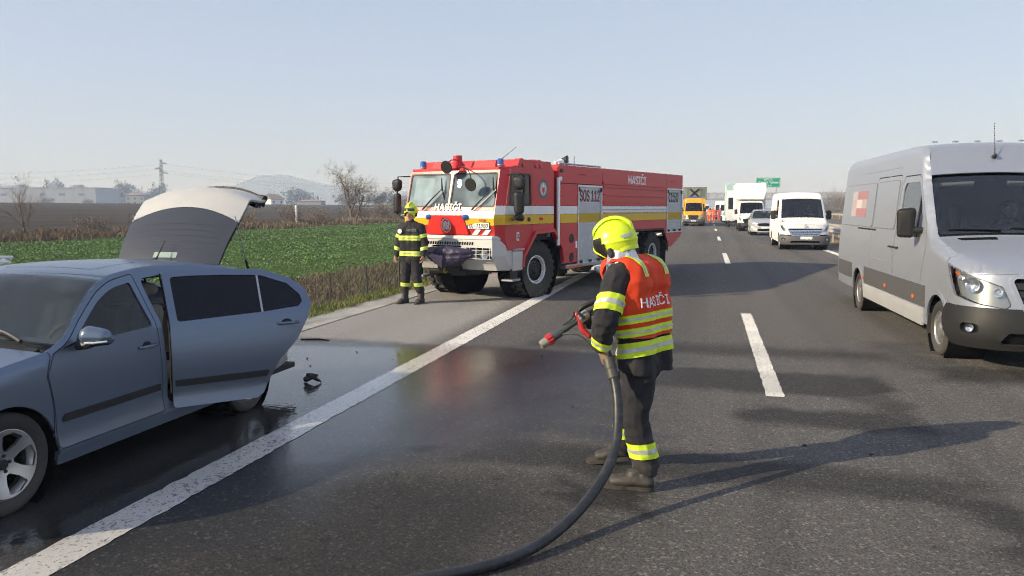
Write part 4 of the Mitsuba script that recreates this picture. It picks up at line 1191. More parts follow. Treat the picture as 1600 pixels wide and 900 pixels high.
blocks = [(0, 1, 'mosaic_pink'), (1, 1, 'mosaic_pale'), (2, 1, 'mosaic_pink'), (0, 2, 'mosaic_grey'), (1, 2, 'mosaic_red'), (2, 2, 'mosaic_red'), (0, 0, 'mosaic_grey'), (1, 0, 'mosaic_red'), (2, 0, 'mosaic_red')]  # added blocks of a censoring mosaic, not a marking of the van
for a, b, mt in blocks:
    u0 = 5.42 - 0.40 * a
    sv.add('mosaic_block', sheet(shapely.box(u0 - 0.40, 1.64 + 0.15 * b, u0, 1.79 + 0.15 * b), S, 0.2, 0, [-1, 0, 0]), mt)
am = SB.top(-0.0)(np.array([(0.02, 1.27)]))[0]
ak = sv.add('antenna_foot', bones([[(am + [0, 0, 0.0], 0.03), (am + [0, -0.05, 0.02], 0.026)]], 0.012, 3), 'black_plastic')
sv.add('antenna', tube([am + [0, -0.03, 0.03], am + [0, -0.01, 0.16], am + [0.01, 0.08, 0.46]], [0.008, 0.005, 0.003], 6), 'black_plastic')
for sx in (-0.55, -0.28, 0.0, 0.28, 0.55):
    sv.add('roof_lamp', bx(sx - 0.04, sx + 0.04, 1.83, 1.87, 2.715, 2.735, 0.008), 'silver_paint')
sv.add('document_folder', bx(0.02, 0.30, 0.74, 1.0, 1.425, 1.44, 0.004).apply_transform(rot(28, [0.3, 1, 0], [0.16, 0.87, 1.43])), 'plate_white')
driver(SVM, 0.46, 'driver in dark clothes at the wheel of the silver van')
# ---------------------------------------------------------------- the fire engine
FAX = np.array([0.3022, 0.9532, 0])                       # its length, front to rear
FM = np.eye(4)
FM[:3, 0], FM[:3, 1], FM[:3, 3] = [0.9532, -0.3022, 0], FAX, [-3.26, 15.37, 0]
# local: x = 0 the near side wall, x = -2.35 the far one; y = 0 the front axle, to the rear; z up
ft = Thing('fire_engine', 'red fire engine with white and yellow side stripes standing askew on the hard shoulder', 'fire engine', None, FM)
XW = -2.35
XC = XW / 2


def side_panel(poly, mat, name, x=0.0, parent=None, sg=1, s=9.0, fl=0.02, far=True, label=None):
    """A flat sheet of the side walls, on the near side and mirrored on the far side."""
    k = None
    for g_ in ((1, -1) if far else (1,)):
        f = (lambda q: np.stack([np.full(len(q), x), q[:, 0], q[:, 1]], 1)) if g_ > 0 else (lambda q: np.stack([np.full(len(q), XW - x), q[:, 0], q[:, 1]], 1))
        for one in polys(poly):
            kk = ft.add(name, sheet(one, f, s, fl, [g_, 0, 0]), mat, parent if g_ > 0 else None, smooth=False, label=label)
            k = k or kk
    return k


# --- cab: side wall with a raked front edge and chamfered front corners
R_T = 0.565
YB, YF = -1.44, 0.62                                       # nose, back of the cab
CH = 0.16                                                  # front corner chamfer
def fy(z):                                                 # the front face, raked above and below the nose
    return np.interp(z, [0.95, 1.20, 1.58, 2.50, 2.56], [-1.30, -1.42, -1.47, -1.24, -1.22])


archF = Polygon([(-0.66, 0.40), (-0.60, 0.84), (-0.16, 1.27), (0.55, 1.30), (0.92, 0.94), (1.05, 0.40)])
zl = [1.00, 1.20, 1.58, 1.84, 2.2, 2.50]
cab_side = pg(*[(fy(z) + CH, z) for z in zl], (YF, 2.52), (YF, 0.70), (-0.70, 0.70), (-0.70, 1.0)).union(shapely.box(0.4, 0.62, 1.06, 1.0)).difference(archF)
winD = rounded(pg((-1.10, 1.86), (-1.045, 2.42), (-0.36, 2.42), (-0.33, 1.86)), 0.035)
door_cut = shapely.box(-1.16, 0.9, -0.30, 2.46)


def band(poly, z0, z1):
    return poly.intersection(shapely.box(-3, z0, 12, z1))


Z_YB, Z_YT, Z_WT = 1.475, 1.665, 1.835
seamV = shapely.box(-0.285, 0.9, -0.272, 2.45)
cs = cab_side.difference(winD).difference(seamV)
for z0, z1, mt, nm in ((0.3, Z_YB, 'truck_red', 'cab_wall'), (Z_YB, Z_YT, 'stripe_yellow', 'yellow_stripe'), (Z_YT, Z_WT, 'stripe_white', 'white_stripe'), (Z_WT, 2.7, 'truck_red', 'cab_wall')):
    side_panel(band(cs, z0 + 0.003, z1 - 0.003), mt, nm)
side_panel(cab_side.buffer(-0.02), 'cavity', 'cab_lining', -0.03)
wk = side_panel(winD.buffer(0.005), 'glass_dark', 'door_window', -0.012)
side_panel(winD.buffer(0.03).difference(winD), 'black_plastic', 'window_seal', 0.004)
side_panel(shapely.box(-0.58, 1.86, -0.56, 2.42), 'black_plastic', 'window_bar', 0.002)
for sgx, x in ((1, 0.0), (-1, XW)):
    ft.add('door_handle', bx(x - 0.01 * sgx, x + 0.014 * sgx, -0.45, -0.35, 1.53, 1.61, 0.01), 'black_plastic')
    ft.add('side_marker', bx(x - 0.01 * sgx, x + 0.014 * sgx, 0.01, 0.15, 1.55, 1.605, 0.01), 'lamp_red')
    ft.add('info_plate', bx(x - 0.01 * sgx, x + 0.006 * sgx, -0.86, -0.77, 1.17, 1.33, 0.004), 'plate_white')
    ft.add('info_lines', bx(x - 0.01 * sgx, x + 0.009 * sgx, -0.84, -0.79, 1.20, 1.305, 0.003), 'seam_grey')
# crest on the rear of the cab side: a grey ring, a pale field and a small shield
for sgx, x in ((1, 0.0), (-1, XW)):
    c = (0.17, 2.17)
    em = ft.add('crest', extr(circle(*c, 0.19).difference(circle(*c, 0.135)), 0.006, SIDE_R).apply_translation([x - 0.003, 0, 0]), 'crest_blue')
    ft.add('crest_field', extr(circle(*c, 0.135), 0.005, SIDE_R).apply_translation([x - 0.003, 0, 0]), 'crest_pale', em)
    ft.add('crest_wreath', extr(unary_union([shapely.affinity.rotate(shapely.affinity.scale(circle(c[0], c[1] - 0.095, 0.03, 4), 0.5, 1.2), a, origin=c) for a in range(-130, 131, 26)]), 0.009, SIDE_R).apply_translation([x - 0.003, 0, 0]), 'crest_gold', em)
    ft.add('crest_shield', extr(pg((c[0] - 0.045, 2.20), (c[0] + 0.045, 2.20), (c[0] + 0.045, 2.12), (c[0], 2.07), (c[0] - 0.045, 2.12)), 0.010, SIDE_R).apply_translation([x - 0.003, 0, 0]), 'bright_red', em)
    ft.add('crest_figure', extr(pg((c[0] - 0.03, 2.205), (c[0] + 0.03, 2.205), (c[0] + 0.02, 2.27), (c[0] - 0.02, 2.27)), 0.010, SIDE_R).apply_translation([x - 0.003, 0, 0]), 'stripe_white', em)
prin('crest_blue', (0.10, 0.12, 0.17), 0.5)
prin('crest_pale', (0.42, 0.44, 0.44), 0.5)
prin('crest_gold', (0.62, 0.58, 0.46), 0.5)

# --- cab front: facets of the centre face and the two chamfers, cut in bands
def face(d=0.0):
    """q = (s, z): s runs from the near corner (0) over the chamfer, the front (to) and the far chamfer."""
    cl = CH * math.sqrt(2) * 0.86
    wx = CH * 0.78
    fw = -XW - 2 * wx
    def f(q):
        s, z = q[:, 0], q[:, 1]
        y0 = fy(z)
        t = np.clip(s / cl, 0, 1)
        t2 = np.clip((s - cl - fw) / cl, 0, 1)
        m = np.clip(s - cl, 0, fw)
        x = 0 - wx * t - m - wx * t2
        y = y0 + CH * (1 - t) + CH * t2 - 0.03 * np.sin(np.pi * m / fw)
        return np.stack([x, y - d, z], 1)
    return f, cl, fw


Fc, cl, fw = face()
SW = 2 * cl + fw
mid = SW / 2
ws1 = rounded(pg((cl + 0.035, 1.83), (cl + 0.05, 2.435), (mid - 0.05, 2.435), (mid - 0.04, 1.83)), 0.03)
ws2 = shapely.affinity.scale(ws1, -1, 1, origin=(mid, 0))
front = shapely.box(0, 1.06, SW, 2.50).difference(unary_union([ws1, ws2]))
flapZ = pg((mid - 0.50, 1.29), (mid + 0.50, 1.29), (mid + 0.37, 1.655), (mid - 0.37, 1.655))
for z0, z1, mt, nm in ((1.0, 1.56, 'truck_red', 'cab_front'), (1.465, 1.60, 'stripe_yellow', 'yellow_stripe'), (1.60, 1.735, 'stripe_white', 'white_stripe'), (1.735, 2.6, 'truck_red', 'cab_front')):
    if nm == 'cab_front' and z0 < 1.2:
        z1 = 1.465
    chz = (Z_YB, Z_YT, Z_WT)
    b = front.intersection(shapely.box(cl, z0 + 0.002, SW - cl, z1 - 0.002))
    ft.add(nm, sheet(b, Fc, (0.25, 9), 0.02, [0, -1, 0]), mt, smooth=False)
for z0, z1, mt, nm in ((1.0, Z_YB, 'truck_red', 'cab_corner'), (Z_YB, Z_YT, 'stripe_yellow', 'yellow_stripe'), (Z_YT, Z_WT, 'stripe_white', 'white_stripe'), (Z_WT, 2.5, 'truck_red', 'cab_corner')):
    for a, b in ((0.001, cl - 0.002), (SW - cl + 0.002, SW - 0.001)):
        ft.add(nm, sheet(shapely.box(a, max(z0 + 0.002, 1.06), b, z1 - 0.002), Fc, (9, 0.2), 0.02, [0, -1, 0]), mt)
for wsp in (ws1, ws2):
    wk = ft.add('windscreen', sheet(wsp.buffer(0.006), face(-0.014)[0], (0.3, 9), 0, [0, -1, 0]), 'glass_dusty')
    ft.add('windscreen_seal', sheet(wsp.buffer(0.022).difference(wsp.buffer(-0.005)), face(0.004)[0], (0.3, 9), 0.01, [0, -1, 0]), 'black_plastic', wk)
ft.add('sun_blind', sheet(pg((SW - cl - 0.10, 1.95), (SW - cl - 0.12, 2.38), (SW - cl - 0.58, 2.38), (SW - cl - 0.56, 1.95)), face(-0.07)[0], 9, 0.01, [0, -1, 0]), 'blind_pale')
prin('blind_pale', (0.55, 0.58, 0.58), 0.8)
fk = ft.add('front_flap', sheet(rounded(flapZ, 0.02), face(0.035)[0], (0.25, 9), 0.035, [0, -1, 0]), 'bright_red', label='bright red trapezoid flap with a white oval emblem')
ring = shapely.affinity.scale(circle(mid, 1.46, 0.125), 0.88, 1.08)
ft.add('flap_emblem', sheet(ring.difference(ring.buffer(-0.014)).union(unary_union([shapely.affinity.scale(circle(mid + dx, 1.46, 0.10), 0.10, 0.95 - abs(dx) * 3.2) for dx in (-0.062, -0.03, 0.0, 0.03, 0.062)])), face(0.039)[0], 9, 0.004, [0, -1, 0]), 'stripe_white', fk)
FX_, FN = np.array([1, 0, 0.0]), np.array([0, 0.2, 1.0])
ft.add('front_lettering', text_on('HASIČI', 0.13, [XC, float(fy(1.74)) - 0.042, 1.745], [1, 0, 0], [0, 0.243, 0.97], 0.004, True, 0.62), 'letter_white')
# blue lamps in the white stripe, number plate, hazard stripes
for s_ in (cl + 0.62, SW - cl - 0.62):
    p = face(0.0)[0](np.array([[s_, 1.62]]))[0]
    bk = ft.add('blue_flasher', hull(np.vstack([lathe([(0.075, 0.0), (0.07, 0.03), (0.04, 0.06), (0.001, 0.07)], 16, 'y').apply_transform(np.diag([1, -1, 0.72, 1.0])).vertices + p])), 'lamp_blue')
p0 = face(0.012)[0](np.array([[cl + 0.10, 1.405]]))[0]
pk = ft.add('number_plate', bx(p0[0] - 0.52, p0[0], p0[1] - 0.012, p0[1] + 0.012, 1.405, 1.515, 0.004), 'plate_white')
ft.add('plate_band', bx(p0[0] - 0.516, p0[0] - 0.47, p0[1] - 0.015, p0[1], 1.409, 1.511), 'plate_blue', pk)
ft.add('plate_letters', text_on('UL-71980', 0.072, [p0[0] - 0.235, p0[1] - 0.0125, 1.424], [1, 0, 0], [0, 0, 1], 0.003, True, 0.42), 'ink', pk)
ft.add('plate_frame', bx(p0[0] - 0.53, p0[0] + 0.01, p0[1] - 0.006, p0[1] + 0.02, 1.395, 1.525), 'black_plastic', pk)
ft.add('marker_lamp', bx(p0[0] - 0.22, p0[0] - 0.08, p0[1] - 0.03, p0[1] + 0.02, 1.545, 1.585, 0.01), 'lamp_orange')
for a in (0.06, 0.28):
    for side_ in (0, 1):
        q = pg((cl + 0.30 + a, 1.29), (cl + 0.42 + a, 1.29), (cl + 0.30 + a + 0.02, 1.395), (cl + 0.18 + a + 0.02, 1.395))
        q = shapely.affinity.translate(q, -0.20, 0)
        q = shapely.affinity.scale(q, -1 if side_ else 1, 1, origin=(mid, 0))
        ft.add('hazard_stripe', sheet(q, face(0.004)[0], 9, 0.003, [0, -1, 0]), 'stripe_white')
# --- bumper: white box with a step, headlight cages, the winch hidden under a tied tarpaulin
bump = [(0.0, 1.26), (0.02, 1.18), (-0.02, 0.90), (0.10, 0.66), (0.34, 0.62), (0.5, 0.62), (0.5, 1.26)]
yB = -1.47


def bump_mesh():
    # plan outline with 45 degree ends, swept up in rings
    def ring(z, dy, ins):
        return np.array([(-0.02 - ins, -0.80, z), (-0.02 - ins, yB + dy + 0.26, z), (-0.14, yB + dy, z), (XW + 0.14, yB + dy, z), (XW + 0.02 + ins, yB + dy + 0.26, z), (XW + 0.02 + ins, -0.80, z)])
    rings = [ring(1.275, -0.02, 0), ring(1.215, -0.05, 0), ring(1.205, -0.03, 0), ring(0.90, -0.03, 0), ring(0.70, 0.10, 0.0), ring(0.62, 0.14, 0.02)]
    V = np.vstack(rings)
    n = 6
    Q = [(a * n + b, a * n + b + 1, (a + 1) * n + b + 1, (a + 1) * n + b) for a in range(len(rings) - 1) for b in range(n - 1)]
    Q += [(0, 1, 4, 5), (1, 2, 3, 4)]
    k = (len(rings) - 1) * n
    Q += [(k + 0, k + 5, k + 4, k + 1), (k + 1, k + 4, k + 3, k + 2)]
    return quadmesh(V, Q)


bk = ft.add('bumper', bump_mesh(), 'bumper_white', smooth=False)
prin('bumper_white', film((0.58, 0.58, 0.57), (0.30, 0.28, 0.26), 0.4, 0.5, 1.3, 11), 0.45)
prin('cage_white', (0.7, 0.7, 0.68), 0.5)
for side_ in (0, 1):
    mx_ = (lambda x: XW - x) if side_ else (lambda x: x)
    box_ = [sorted((mx_(-0.17), mx_(-0.72)))]
    (a, b), = box_
    ft.add('lamp_recess', bx(a, b, yB - 0.035, yB + 0.1, 0.83, 1.05), 'cavity', bk)
    for cx, rr, mt in ((-0.28, 0.075, 'lamp_bright'), (-0.47, 0.090, 'lamp_bright')):
        hk = ft.add('headlight', lathe([(0.001, 0.0), (rr * 0.6, -0.015), (rr, -0.05), (rr + 0.01, -0.055), (rr + 0.012, -0.02)], 20, 'y').apply_translation([mx_(cx), yB - 0.025, 0.93]), mt)
        ft.add('lens', lathe([(0.001, -0.062), (rr * 0.7, -0.058), (rr, -0.05)], 20, 'y').apply_translation([mx_(cx), yB - 0.025, 0.93]), 'glass_lamp', hk)
    for z in (0.85, 0.93, 1.01):
        ft.add('lamp_guard_bar', bx(a - 0.02, b + 0.06 * (1 - side_) , yB - 0.105, yB - 0.095, z - 0.004, z + 0.004), 'cage_white', bk)
    for x in np.linspace(a - 0.02, b + 0.02, 5):
        ft.add('lamp_guard_bar', bx(x - 0.004, x + 0.004, yB - 0.112, yB - 0.102, 0.84, 1.06), 'cage_white', bk)
    ft.add('louvre', cat(*[bx(mx_(-1.0) - 0.16, mx_(-1.0) + 0.16, yB - 0.040, yB - 0.02, z, z + 0.022) for z in (1.02, 1.06)]), 'cavity', bk, kind='stuff')
    ft.add('corner_step', cat(bx(*sorted((mx_(0.03), mx_(-0.20))), -1.00, -0.66, 0.60, 0.98, 0.02)), 'bumper_white', bk)
    ft.add('step_tread', bx(*sorted((mx_(0.045), mx_(-0.20))), -1.0, -0.62, 0.985, 1.02, 0.006), 'steel_grey', bk)
    ft.add('lower_step', bx(*sorted((mx_(0.02), mx_(-0.24))), -1.04, -0.74, 0.40, 0.44, 0.006), 'steel_grey')
    ft.add('step_bracket', bx(*sorted((mx_(-0.02), mx_(-0.05))), -1.02, -0.80, 0.42, 0.64), 'black_plastic')
for k in range(22):
    x = XC + 0.60 - 1.2 * k / 21
    ft.add('vent_slot', bx(x - 0.014, x + 0.010, yB - 0.042, yB - 0.02, 1.10, 1.155).apply_transform(rot(18, [0, 1, 0], [x, 0, 1.13])), 'cavity', bk)
XT = XC + 0.10
tk = bones([[((XT + 0.60 - 1.2 * t, yB - 0.06 - 0.16 * math.sin(math.pi * t), 0.98 - 0.03 * math.sin(math.pi * t)), 0.05 + 0.09 * math.sin(math.pi * t)) for t in np.linspace(0, 1, 9)],
            [((XT + 0.50 - 1.0 * t, yB - 0.10 - 0.10 * math.sin(math.pi * t), 0.90 - 0.05 * math.sin(math.pi * t)), 0.07 + 0.09 * math.sin(math.pi * t)) for t in np.linspace(0, 1, 9)],
            [((XT + 0.26 - 0.52 * t, yB - 0.12, 0.80 - 0.03 * math.sin(math.pi * t)), 0.10) for t in np.linspace(0, 1, 5)]], 0.03, 4)
tk = wrinkle(tk, 0.05, (5, 5, 3.5), 4)
tk = wrinkle(tk, 0.018, (15, 12, 9), 9)
solo('tarpaulin', tk.copy().apply_transform(FM), 'tarp_purple', 'crumpled dark purple tarpaulin tied over the winch on the white bumper', 'tarpaulin', smooth=50)
prin('tarp_purple', (0.030, 0.026, 0.062), 0.55, sheen=0.2)
prin('tarp_lining', (0.26, 0.19, 0.27), 0.6)
flapm = spline([(-0.1, 1.02), (0.02, 0.98), (0.06, 0.86), (0.04, 0.70)], 10)
scene['tarpaulin__folded_corner'] = mikit.ply(sheet(pg((XC + 0.08, 1.08), (XC - 0.02, 1.02), (XC - 0.20, 0.90), (XC - 0.02, 0.72), (XC + 0.06, 0.66), (XC + 0.12, 0.85)),
    lambda q: np.stack([q[:, 0], yB - 0.325 - 0.05 * np.sin((q[:, 1] - 0.7) * 9) * 0.4 + 0.7 * (np.maximum(q[:, 1] - 0.88, 0)) + 0.3 * np.maximum(0.8 - q[:, 1], 0), q[:, 1]], 1), 0.04, 0.01, [0, -1, 0]).apply_transform(FM), 'tarp_lining')
labels['tarpaulin__folded_corner'] = {'label': 'pale pinkish inside of the folded corner'}
# --- cab roof: raised hatch box, beacons, central lamp, front mirrors
ft.add('cab_roof', hull([(x, y, z) for x in (-0.02, XW + 0.02) for y, z in ((-1.06, 2.50), (-1.02, 2.565), (YF, 2.58), (YF, 2.50))] + [(x, -1.235, z) for x in (-CH, XW + CH) for z in (2.50, 2.555)]), 'truck_red', smooth=False)
for a, b in ((-0.42, -0.98), (-1.36, XW + 0.42)):
    ft.add('roof_pod', hull([(a, -0.96, 2.57), (b, -0.96, 2.57), (a - 0.02, -0.90, 2.70), (b + 0.02, -0.90, 2.70), (a, 0.30, 2.57), (b, 0.30, 2.57), (a - 0.02, 0.26, 2.72), (b + 0.02, 0.26, 2.72)]), 'truck_red', smooth=False)
ft.add('roof_box', hull([(x, y, z) for x in (-0.03, XW + 0.03) for y, z in ((-0.78, 2.57), (-0.70, 2.72), (0.52, 2.72), (0.60, 2.57))]), 'truck_red', smooth=False)
for y in (-0.60, -0.12, 0.08):
    ft.add('roof_rib', hull([(0.0, y, 2.58), (0.0, y + 0.08, 2.58), (-0.06, y, 2.745), (-0.06, y + 0.08, 2.745), (-0.2, y, 2.58), (-0.2, y + 0.08, 2.58), (-0.2, y, 2.74), (-0.2, y + 0.08, 2.74)]), 'truck_red', smooth=False)
for x in (-0.26, XW + 0.26):
    bb = ft.add('beacon', lathe([(0.06, 2.60), (0.064, 2.62), (0.06, 2.70), (0.045, 2.72), (0.001, 2.725)], 20, 'z').apply_translation([x, -1.02, 0]), 'lamp_blue')
    ft.add('beacon_base', lathe([(0.001, 2.56), (0.045, 2.56), (0.068, 2.60), (0.064, 2.61)], 20, 'z').apply_translation([x, -1.02, 0]), 'steel_grey', bb)
ft.add('roof_lamp', cat(lathe([(0.001, 2.80), (0.082, 2.80), (0.088, 2.785), (0.088, 2.64), (0.075, 2.60), (0.07, 2.54)], 24, 'z').apply_translation([XC, -1.12, 0])), 'truck_red')
ft.add('lamp_bracket', bx(XC - 0.16, XC + 0.10, -1.30, -1.0, 2.53, 2.60, 0.02), 'truck_red')
ft.add('roof_whip', tube([(-0.55, -0.6, 2.70), (-0.48, -0.5, 2.80), (-0.35, -0.3, 2.98)], [0.008, 0.006, 0.004], 6), 'black_plastic')
for c, arm, tilt in (((XC + 0.02, -1.52, 2.56), [(XC + 0.22, -1.20, 2.60), (XC + 0.14, -1.36, 2.70), (XC + 0.06, -1.46, 2.68), (XC + 0.02, -1.52, 2.60)], 62), ((XC + 0.60, -1.56, 2.22), [(XC + 0.22, -1.26, 2.56), (XC + 0.42, -1.42, 2.52), (XC + 0.56, -1.52, 2.42), (XC + 0.60, -1.55, 2.30)], 14)):
    dk = ft.add('front_mirror', lathe([(0.001, 0.045), (0.09, 0.035), (0.125, 0.0), (0.115, -0.014), (0.001, -0.014)], 24, 'y').apply_transform(tr(*c) @ rot(tilt, [0.2, 1, 0.2] if tilt > 40 else [1, 0, 0])), 'black_plastic')
    ft.add('arm', tube(spline(arm, 10), 0.012, 6), 'truck_red' if tilt > 40 else 'black_plastic', dk)
for x0 in (cl + 0.48, SW - cl - 0.46):
    a = face(0.04)[0](np.array([[x0, 1.76]]))[0]
    b = face(0.05)[0](np.array([[x0 - 0.42, 2.16]]))[0]
    w_ = ft.add('wiper', tube([a, a + (b - a) * 0.5 + [0, -0.02, 0], b], [0.018, 0.012, 0.008], 6), 'black_plastic')
    ft.add('second_arm', tube([a + [0.06, 0, -0.01], b + [0.06, 0, -0.03]], 0.008, 6), 'steel_grey', w_)
    ft.add('blade', tube([b + [0.05, 0.02, -0.24], b, b + [-0.03, 0.03, 0.20]], [0.012, 0.018, 0.010], 6), 'black_plastic', w_)
# side mirrors
for sgx, x in ((1, 0.0), (-1, XW)):
    q = lambda a, y, z: (x + sgx * a, y, z)
    y0 = -1.20
    mk = ft.add('side_mirror', m2t(m3.Manifold.batch_hull([ball(q(0.24, y0 - 0.03, 2.02), 0.075, 12), ball(q(0.30, y0 + 0.0, 2.02), 0.06, 12), ball(q(0.25, y0 - 0.02, 1.74), 0.075, 12), ball(q(0.30, y0, 1.74), 0.06, 12)])), 'black_plastic')
    ft.add('upper_mirror', m2t(m3.Manifold.batch_hull([ball(q(0.22, y0 - 0.02, 2.30), 0.075, 12), ball(q(0.32, y0, 2.30), 0.07, 12), ball(q(0.24, y0 - 0.01, 2.20), 0.075, 12), ball(q(0.31, y0, 2.20), 0.07, 12)])), 'black_plastic', mk)
    ft.add('arm', tube([q(-0.12, y0 + 0.10, 2.42), q(0.10, y0, 2.42), q(0.25, y0, 2.42), q(0.27, y0, 2.1), q(0.27, y0, 1.66), q(0.10, y0 + 0.02, 1.56), q(-0.03, y0 + 0.22, 1.60)], 0.014, 6), 'black_plastic', mk)
    ft.add('kerb_mirror', m2t(m3.Manifold.batch_hull([ball(q(0.10, -0.98, 1.62), 0.07, 12), ball(q(0.13, -0.90, 1.60), 0.06, 12), ball(q(0.11, -0.97, 1.72), 0.04, 12)])), 'black_plastic', mk)
# --- body behind the cab
BF, BR, BT = 0.74, 8.40, 2.66
archR = Polygon([(3.70, 0.3), (3.78, 0.80), (4.2, 1.20), (6.85, 1.20), (7.20, 0.82), (7.26, 0.3)])
body = pg((BF + 0.08, BT + 0.02), (BR, BT + 0.06), (BR, 1.06), (7.32, 1.06), (7.30, 0.60), (3.6, 0.60), (1.07, 0.62), (1.07, 1.0), (BF + 0.08, 1.2)).difference(archR).difference(archF)
sh1, sh2 = shapely.box(1.72, 0.57, 2.92, 2.28), shapely.box(7.16, 1.12, 8.36, 2.32)
mids = shapely.box(2.97, 1.20, 7.08, BT)
seams = unary_union([shapely.box(2.935, 0.5, 2.955, 2.8), shapely.box(7.095, 0.5, 7.115, 2.8), shapely.box(1.68, 0.5, 1.695, 2.3), shapely.box(BF, 2.30, 2.93, 2.315)])
bs = body.difference(unary_union([sh1, sh2, seams]))
for z0, z1, mt, nm in ((0.3, Z_YB, 'truck_red', 'body_wall'), (Z_YB, Z_YT, 'stripe_yellow', 'yellow_stripe'), (Z_YT, Z_WT, 'stripe_white', 'white_stripe'), (Z_WT, 2.9, 'truck_red', 'body_wall')):
    side_panel(band(bs, z0 + 0.002, z1 - 0.002), mt, nm, 0.0)
side_panel(body.buffer(-0.02), 'cavity', 'body_lining', -0.045)
for z, h in ((2.36, 0.022), (2.28, 0.016), (2.10, 0.022), (1.93, 0.016)):
    side_panel(shapely.box(2.98, z - h, 7.06, z + h), 'truck_red', 'side_rib', 0.032, fl=0.035)
side_panel(shapely.box(2.98, 1.745, 7.06, 1.765), 'steel_grey', 'side_rail', 0.02, fl=0.022)
side_panel(shapely.box(2.98, 1.675, 7.06, 1.69), 'steel_grey', 'side_rail', 0.02, fl=0.022)


def shutter(r, nm, txt, tcol, tz, th_, tw):
    y0, z0, y1, z1 = r.bounds
    n = int((z1 - z0) / 0.042)
    zz = np.linspace(z0, z1, n + 1)
    prof = []
    for a, b in zip(zz[:-1], zz[1:]):
        prof += [(a + 0.003, -0.020), (a + 0.006, -0.008), (b - 0.006, -0.008), (b - 0.003, -0.020)]
    for sgx, x in ((1, 0.0), (-1, XW)):
        V = np.array([[x + sgx * d, y, z] for z, d in prof for y in (y0 + 0.03, y1 - 0.03)])
        yz = (prof, )
        k = np.arange(len(prof) - 1) * 2
        Q = np.stack([k, k + 1, k + 3, k + 2], 1)
        zc_ = np.array([(prof[i][0] + prof[i + 1][0]) / 2 for i in range(len(prof) - 1)])
        inb = (zc_ > Z_YB) & (zc_ < Z_YT)
        def sub(qq):
            mm = trimesh.Trimesh(V, quadmesh(V, qq).faces, process=False)
            mm.remove_unreferenced_vertices()
            return tm(mm.vertices, mm.faces)
        sk = ft.add(nm, sub(Q[~inb]), 'shutter_alu', smooth=False)
        ft.add('yellow_stripe', sub(Q[inb]), 'shutter_yellow', sk, smooth=False)
        ft.add('shutter_frame', sheet(r.buffer(0.012, join_style=2).difference(shapely.box(y0 + 0.032, z0 + 0.02, y1 - 0.032, z1 - 0.03)), (lambda q, x=x, sgx=sgx: np.stack([np.full(len(q), x + sgx * 0.012), q[:, 0], q[:, 1]], 1)), 9, 0.03, [sgx, 0, 0]), 'shutter_frame', sk)
        for f in (0.12, 0.5, 0.88):
            ft.add('catch', bx(x, x + sgx * 0.035, y0 + (y1 - y0) * f - 0.05, y0 + (y1 - y0) * f + 0.05, z0 + 0.015, z0 + 0.075, 0.008), 'black_plastic', sk)
        for f in (0.035, 0.965):
            ft.add('guide_cap', bx(x, x + sgx * 0.026, y0 + (y1 - y0) * f - 0.03, y0 + (y1 - y0) * f + 0.03, z1 - 0.13, z1 - 0.035, 0.008), 'black_plastic', sk)
        up = [0, 0, 1]
        right = [0, 1, 0] if sgx > 0 else [0, -1, 0]
        ft.add('lettering', text_on(txt, th_, [x + sgx * -0.006, (y0 + y1) / 2, tz], right, up, 0.004, True, tw), tcol, sk)
    return


shutter(sh1, 'roller_shutter', 'SOS 112', 'dark_red_letter', 1.94, 0.24, 1.0)
shutter(sh2, 'roller_shutter', '150', 'ink', 1.96, 0.26, 0.62)
prin('shutter_yellow', (0.52, 0.36, 0.015), 0.42, 0.35)
prin('shutter_frame', (0.62, 0.64, 0.68), 0.35, 0.5)
